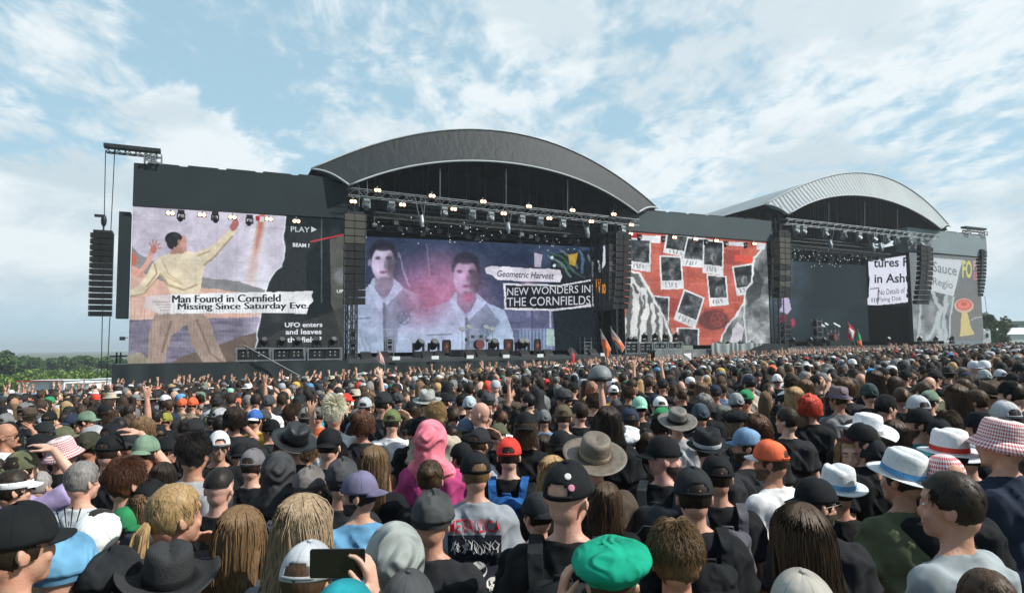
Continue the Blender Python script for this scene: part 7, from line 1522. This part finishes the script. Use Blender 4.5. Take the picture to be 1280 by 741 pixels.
LM = [(1125, 558, 'the olive shirt and white hat'), (541, 522, 'the pink hoodie'), (742, 541, 'the brown bush hat'), (636, 546, 'the bright red cap'), (963, 549, 'the orange cap'), (1250, 521, 'the gingham bucket hat'), (79, 545, 'the pink checked hat'), (600, 502, 'the bald man'), (418, 501, 'the bleached spiked hair'), (1012, 494, 'the red haired person'),
      (799, 495, 'the mint green cap'), (846, 509, 'the grey bush hat'), (319, 511, 'the royal blue cap'), (274, 538, 'the yellow scarf mask'), (117, 531, 'the orange peaked grey cap'), (1185, 534, 'the red banded white hat'), (1047, 482, 'the patterned trilby'), (937, 468, 'the navy cap and cream top'), (1089, 460, 'the cyan cap'), (235, 496, 'the two orange hats'),
      (724, 502, 'the stretched arm'), (1235, 475, 'the brown brimmed hat'), (432, 491, 'the small red cap'), (534, 486, 'the pale sun hat'), (971, 467, 'the white knit hat'), (1230, 461, 'the grey knit hat'), (811, 471, 'the two raised arms'), (208, 515, 'the mustard beanie'), (367, 527, 'the tall black hat'), (883, 533, 'the grey banded trilby'), (1060, 546, 'the facing blonde woman'), (590, 563, 'the denim vest'), (25, 562, 'the bracelet arm')]
used = {l for (_, _, _, l) in NAMED}
def autolabel(x, y, desc):
    c = sorted(LM, key=lambda l: (l[0]-x)**2+(2.2*(l[1]-y))**2)
    for (lx, ly, nm) in c[:7]:
        dx, dy = x-lx, y-ly; opts = []
        if abs(dx) > abs(dy)*.9: side = 'right' if dx > 0 else 'left'; opts = ['%s of' % side]
        if abs(dy) >= 4: v = 'below' if dy > 0 else 'above'; opts.append(v); 
        if abs(dx) > 6 and abs(dy) > 4: opts.append(('below' if dy > 0 else 'above')+' and '+('right' if dx > 0 else 'left')+' of')
        d = math.hypot(dx, dy); q = 'just ' if d < 28 else ('' if d < 75 else 'far ')
        for o in opts:
            lab = '%s %s%s %s' % (desc, q, o, nm); 
            if lab not in used and len(lab.split()) <= 16: used.add(lab); return lab
    k = 'at the left edge' if x < 60 else ('at the right edge' if x > 1220 else 'in the %s crowd' % ('left' if x < 430 else 'middle' if x < 850 else 'right'))
    for r_ in ('front', 'middle', 'back', 'farther back'):
        lab = '%s %s, %s rows' % (desc, k, r_)
        if lab not in used: used.add(lab); return lab
    return desc+' '+k
SPX = [(*proj((X, Y, gz(X, Y)+1.65*s)), s) for X, Y, s in PLACED]
n_ind = len(PLACED); taken = list(PLACED)
for (y, x) in cand:
    if n_ind >= CROWD_N: break
    if any((x-a)**2+(y-b)**2 < .42**2 for a, b, _ in taken): continue
    s = random.uniform(.90, 1.05); top = gz(x, y)+1.77*s; px, py, wz = proj((x, y, top)); w = .18*s*F/wz
    if px < -30 or px > 1310: continue
    if y < 5.0: continue
    # keep clear of the heads already placed farther away that this one would hide
    bad = False
    for (qx, qy, qw, qs) in SPX:
        hw = .18*qs*F/qw
        if qw > wz-.05 and abs(qx-px) < (hw+w)*.42 and py < qy+hw*.55 and py > qy-hw*1.5: bad = True; break
        if qw <= wz and False: bad = True
    if bad: continue
    hat = pick(hats); hr = pick(hairs); sh_ = pick(shs)[0]; hk = hr[0]
    if hat[0] != 'none' and hk in ('short', 'messy', 'curly', 'bun', 'fade', 'tail', 'mohawk'): hk = 'nape'
    if hat[0] != 'none' and hk in ('long', 'wavy'): hk = 'low'
    yaw = random.choice([0, 0, 0, 8, -8, 15, -15, 30, -30, 45, -45, 70, -70, 85, -85]); beard = hk not in ('long', 'wavy', 'low', 'tail', 'bun') and random.random() < .3
    desc = 'person in a %s %s' % (CN[hat[1]], HN[hat[0]]) if hat[0] != 'none' else ('bald person' if hk == 'bald' else 'person with %s %s hair' % (HHN[hk], HC2[hr[1]]))
    lab = autolabel(px, py, desc+(' and %s top' % CN[sh_] if len(desc.split()) < 8 else ''))
    arms = random.choice([('down', 'down')]*18+[('down', 'high'), ('down', 'visor'), ('fold', 'fold')])
    A(0, 0, 0, hat[0], hat[1] or 'black', hk, hr[1], sh_, yaw, lab, arms=arms, beard=beard, pr=random.random() < .22, glasses=random.random() < .12, world=(Vector((x, y, top)), s, y), tilt=random.uniform(-3, 8), fem=hr[0] in ('long', 'wavy', 'tail', 'bun'), fat=random.choice([0, 0, .02]))
    taken.append((x, y, s)); SPX.append((px, py, wz, s)); n_ind += 1
ymax = max([t[1] for t in taken]); print('individual people', n_ind, 'to depth', ymax, 'tris shirts', len(_shirt), 'bodies', len(_body))
# ---------------------------------------------------------------- everybody farther off: one crowd
def lowperson(hat, hair, arms, seed):
    """returns verts, faces, part ids: 0 skin 1 shirt 2 hair 3 hat 4 trousers"""
    V = []; Fc = []; Pp = []
    def put(mb, pid):
        n = len(V); V.extend(mb.v); 
        for f in mb.f:
            if len(f) == 4: fs = [tuple(i+n for i in f)]
            elif len(f) == 3: fs = [tuple(i+n for i in f)+(f[2]+n,)]
            else: fs = [(f[0]+n, f[k]+n, f[k+1]+n, f[k+1]+n) for k in range(1, len(f)-1)]
            Fc.extend(fs); Pp.extend([pid]*len(fs))
    put(MB().ell((0, .012, 1.635), (.076, .094, .112), 8, 6), 0); put(MB().tube([(0, 0, 1.44), (0, .0, 1.57)], [.062, .056], 6, False), 0)
    put(MB().lathe([(.06, 1.50), (.13, 1.47), (.215, 1.42), (.235, 1.36), (.205, 1.25), (.18, 1.1), (.185, .9)], 10, (0, 0, 0), 1, .62), 1)
    put(MB().tube([(0, 0, .92), (0, 0, .1)], [.16, .11], 6, False), 4)
    for s, kd in ((-1, arms[0]), (1, arms[1])):
        a, e, w_ = arm_pts(kd, s); put(MB().tube([a, a.lerp(e, .6)], [.062, .06], 6, False), 1); put(MB().tube([a.lerp(e, .55), e, w_], [.045, .042, .028], 6, False), 0)
        if kd in ('high', 'high2', 'high3', 'visor', 'headtop'):
            d = (Vector(HANDDIR[kd][0])); d.x *= s; d.normalize(); put(MB().tube([w_, w_+d*.05, w_+d*.11], [.024, .042, .030], 6), 0)
            if seed % 2: t_ = Vector((1, 0, 0)); put(MB().tube([w_+d*.09-t_*.03, w_+d*.18-t_*.035], [.012, .009], 4), 0); put(MB().tube([w_+d*.09+t_*.03, w_+d*.17+t_*.035], [.012, .009], 4), 0)
            else:
                for k in (-1.5, -.5, .5, 1.5): put(MB().tube([w_+d*.09+Vector((.018*k, 0, 0)), w_+d*.175+Vector((.026*k, 0, 0))], [.011, .008], 4), 0)
        else: put(MB().ell(w_+Vector((0, 0, -.06)), (.03, .04, .07), 6, 4), 0)
    for s in (-1, 1): put(MB().ell((.08*s, .0, 1.62), (.014, .02, .032), 5, 4), 0)
    put(MB().ell((0, .105, 1.61), (.014, .022, .03), 5, 4), 0)
    if hair != 'bald':
        hb = MB().ell((0, -.014, 1.660), (.087, .104, .108), 12, 8); hb.f = [f for f in hb.f if not (sum((hb.v[i].y for i in f))/len(f) > .03 and sum((hb.v[i].z for i in f))/len(f) < 1.71) and sum((hb.v[i].z for i in f))/len(f) > 1.58]
        rd = random.Random(seed); amp = .012 if hair != 'curly' else .03
        hb.v = [v+Vector((rd.uniform(-1, 1), rd.uniform(-1, 1), rd.uniform(-1, 1)))*amp for v in hb.v]; put(hb, 2)
        if hair in ('long', 'curly'): put(MB().lathe([(.08, 1.68), (.098, 1.60), (.10, 1.50), (.085, 1.40), (.05, 1.30), (.01, 1.27)], 10, (0, -.055, 0), 1.0, .62, lambda p, u, r_: p+Vector((.01*math.sin(u*5), .008*math.cos(u*4), 0))), 2)
    if hat in ('cap', 'capback'):
        sg = 1 if hat == 'cap' else -1; put(MB().lathe([(.088, 1.655), (.090, 1.69), (.078, 1.745), (.045, 1.772), (.004, 1.778)], 12, (0, 0, 0), 1, 1.15), 3); b = MB(); b.add([(-.068, sg*.07, 1.668), (.068, sg*.07, 1.668), (.055, sg*.16, 1.652), (0, sg*.175, 1.655), (-.055, sg*.16, 1.652)], [(0, 1, 2, 3), (0, 3, 4)]); put(b, 3)
    elif hat == 'beanie': put(MB().lathe([(.091, 1.63), (.095, 1.67), (.086, 1.74), (.05, 1.785), (.004, 1.795)], 12, (0, 0, 0), 1, 1.15), 3)
    elif hat == 'brim': put(MB().lathe([(.15, 1.672), (.092, 1.682), (.085, 1.74), (.07, 1.775), (.004, 1.77)], 14, (0, 0, 0), 1, 1.12), 3)
    elif hat == 'hood': put(MB().lathe([(.17, 1.44), (.12, 1.54), (.118, 1.66), (.09, 1.76), (.004, 1.79)], 12, (0, -.03, 0), 1, 1.1), 3)
    return np.array([tuple(v) for v in V], np.float32), np.array(Fc, np.int32), np.array(Pp, np.int8)
tmpl = {}
for h_ in ('none', 'cap', 'capback', 'beanie', 'brim', 'hood'):
    for hr_ in ('short', 'long', 'curly', 'bald'):
        for ar_ in (('down', 'down'), ('down', 'high'), ('high2', 'high2'), ('down', 'high2'), ('high3', 'down'), ('down', 'visor')):
            if h_ != 'none' and hr_ == 'curly': continue
            if h_ == 'hood' and hr_ != 'short': continue
            tmpl[(h_, hr_, ar_)] = lowperson(h_, hr_, ar_, len(tmpl))
tx = np.array([t[:2] for t in taken]); Vs = []; Fs = []; Cs = []; nv = 0; npeople = 0
hp_ = [('none', None, 44), ('cap', 'black', 17), ('cap', 'coal', 6), ('capback', 'black', 7), ('cap', 'navy', 2.5), ('cap', 'grey', 4), ('cap', 'lgrey', 4), ('cap', 'white', 5.0), ('beanie', 'black', 3), ('beanie', 'grey', 1.5), ('brim', 'coal', 1.6), ('brim', 'beige', 1.1), ('cap', 'red', 1.0), ('cap', 'orange', .5), ('cap', 'green', .7), ('cap', 'sage', 1.4), ('cap', 'blue', .8), ('hood', 'black', 1.2), ('hood', 'grey', .7), ('cap', 'yellow', .3), ('brim', 'white', .6), ('cap', 'mint', .3)]
hh_ = [('short', 'dark', 16), ('short', 'brown', 14), ('short', 'black', 8), ('long', 'brown', 8), ('long', 'dark', 5), ('long', 'blond', 4), ('long', 'light', 5), ('curly', 'auburn', 3), ('curly', 'dark', 3), ('bald', 'dark', 6), ('short', 'grey', 3), ('long', 'red', .4)]
ss_ = shs
Y = 2.5
while Y < 78:
    step = .49; W_ = Y*.80+3.6; X = -W_
    while X < W_:
        x = X+random.uniform(-.19, .19); y = Y+random.uniform(-.2, .2); X += step
        if not inside(x, y): continue
        if y < 16:
            if y < 7.5 and abs(x) < y*.80+.75: continue
            if ((tx[:, 0]-x)**2+(tx[:, 1]-y)**2).min() < .41**2: continue
            wz0 = y; s0_ = 1.0; top = gz(x, y)+1.76; px, py, wz = proj((x, y, top)); w = .18*F/wz; bad = False
            for (qx, qy, qw, qs) in SPX[:len(NAMED)]:
                hw = .18*qs*F/qw
                if qw > wz-.05 and abs(qx-px) < (hw+w)*.42 and py < qy+hw*.6 and py > qy-hw*1.5: bad = True; break
            if bad: continue
        q = (Vector((x, y, 0))-SP).dot(SN); fr = q > -14 and (Vector((x, y, 0))-SP).dot(SD) < 46
        ar = ('down', 'down'); u = random.random()
        if fr: ar = ('high2', 'high2') if u < .06 else ('down', 'high') if u < .12 else ('down', 'high2') if u < .20 else ('high3', 'down') if u < .30 else ar
        else: ar = ('down', 'high') if u < .007 else ('down', 'visor') if u < .022 else ar
        h_ = pick(hp_); hr_ = pick(hh_); k = hr_[0]
        if h_[0] != 'none' and k == 'curly': k = 'long'
        if h_[0] == 'hood': k = 'short'
        Vt, Ft, Pt = tmpl[(h_[0], k, ar)]; s = random.uniform(.90, 1.06); a = math.radians(random.gauss(-8, 20) if random.random() < .78 else random.uniform(-150, 150)); ca, sa = math.cos(a)*s, math.sin(a)*s
        Vn = np.empty_like(Vt); Vn[:, 0] = Vt[:, 0]*ca-Vt[:, 1]*sa+x; Vn[:, 1] = Vt[:, 0]*sa+Vt[:, 1]*ca+y; Vn[:, 2] = Vt[:, 2]*s+gz(x, y)
        sk = np.array(random.choice(SKINS))*random.uniform(.85, 1.15); cl = np.array(CL[pick(ss_)[0]])*random.uniform(.8, 1.2); hc = np.array(HCOL[hr_[1]])*random.uniform(.8, 1.3); ht = np.array(CL[h_[1]] if h_[1] else (0, 0, 0))*random.uniform(.8, 1.15)
        pal = np.stack([sk, cl, hc, ht, np.array((.03, .035, .045))]); Vs.append(Vn); Fs.append(Ft+nv); Cs.append(pal[Pt]); nv += len(Vt); npeople += 1
    Y += step*.9
Vs = np.concatenate(Vs); Fs = np.concatenate(Fs); Cs = np.concatenate(Cs); print('crowd people', npeople, 'faces', len(Fs))
tri = Fs[:, 2] == Fs[:, 3]; ls = np.where(tri, 3, 4); loops = np.concatenate([Fs[i, :3] if t else Fs[i] for i, t in enumerate(tri)]) if False else Fs.ravel()[np.stack([np.ones(len(Fs), bool)]*3+[~tri], 1).ravel()]
me = bpy.data.meshes.new('crowd'); me.vertices.add(len(Vs)); me.vertices.foreach_set('co', Vs.ravel()); me.loops.add(len(loops)); me.loops.foreach_set('vertex_index', loops.astype(np.int32)); me.polygons.add(len(Fs)); st_ = np.concatenate([[0], np.cumsum(ls)[:-1]]); me.polygons.foreach_set('loop_start', st_.astype(np.int32)); me.update(calc_edges=True)
me.polygons.foreach_set('use_smooth', [True]*len(Fs)); ca_ = me.color_attributes.new('Col', 'FLOAT_COLOR', 'CORNER'); cc_ = np.ones((len(loops), 4), np.float32); cc_[:, :3] = np.repeat(Cs, ls, 0); ca_.data.foreach_set('color', cc_.ravel())
tag(link('crowd', me, mat('crowd_clothes', None, .75, .15, 6, .3, attr='Col')), 'dense far-off crowd of festival goers filling the field up to the stages', 'crowd', kind='stuff')

bpy.data.scenes.remove(TMP)
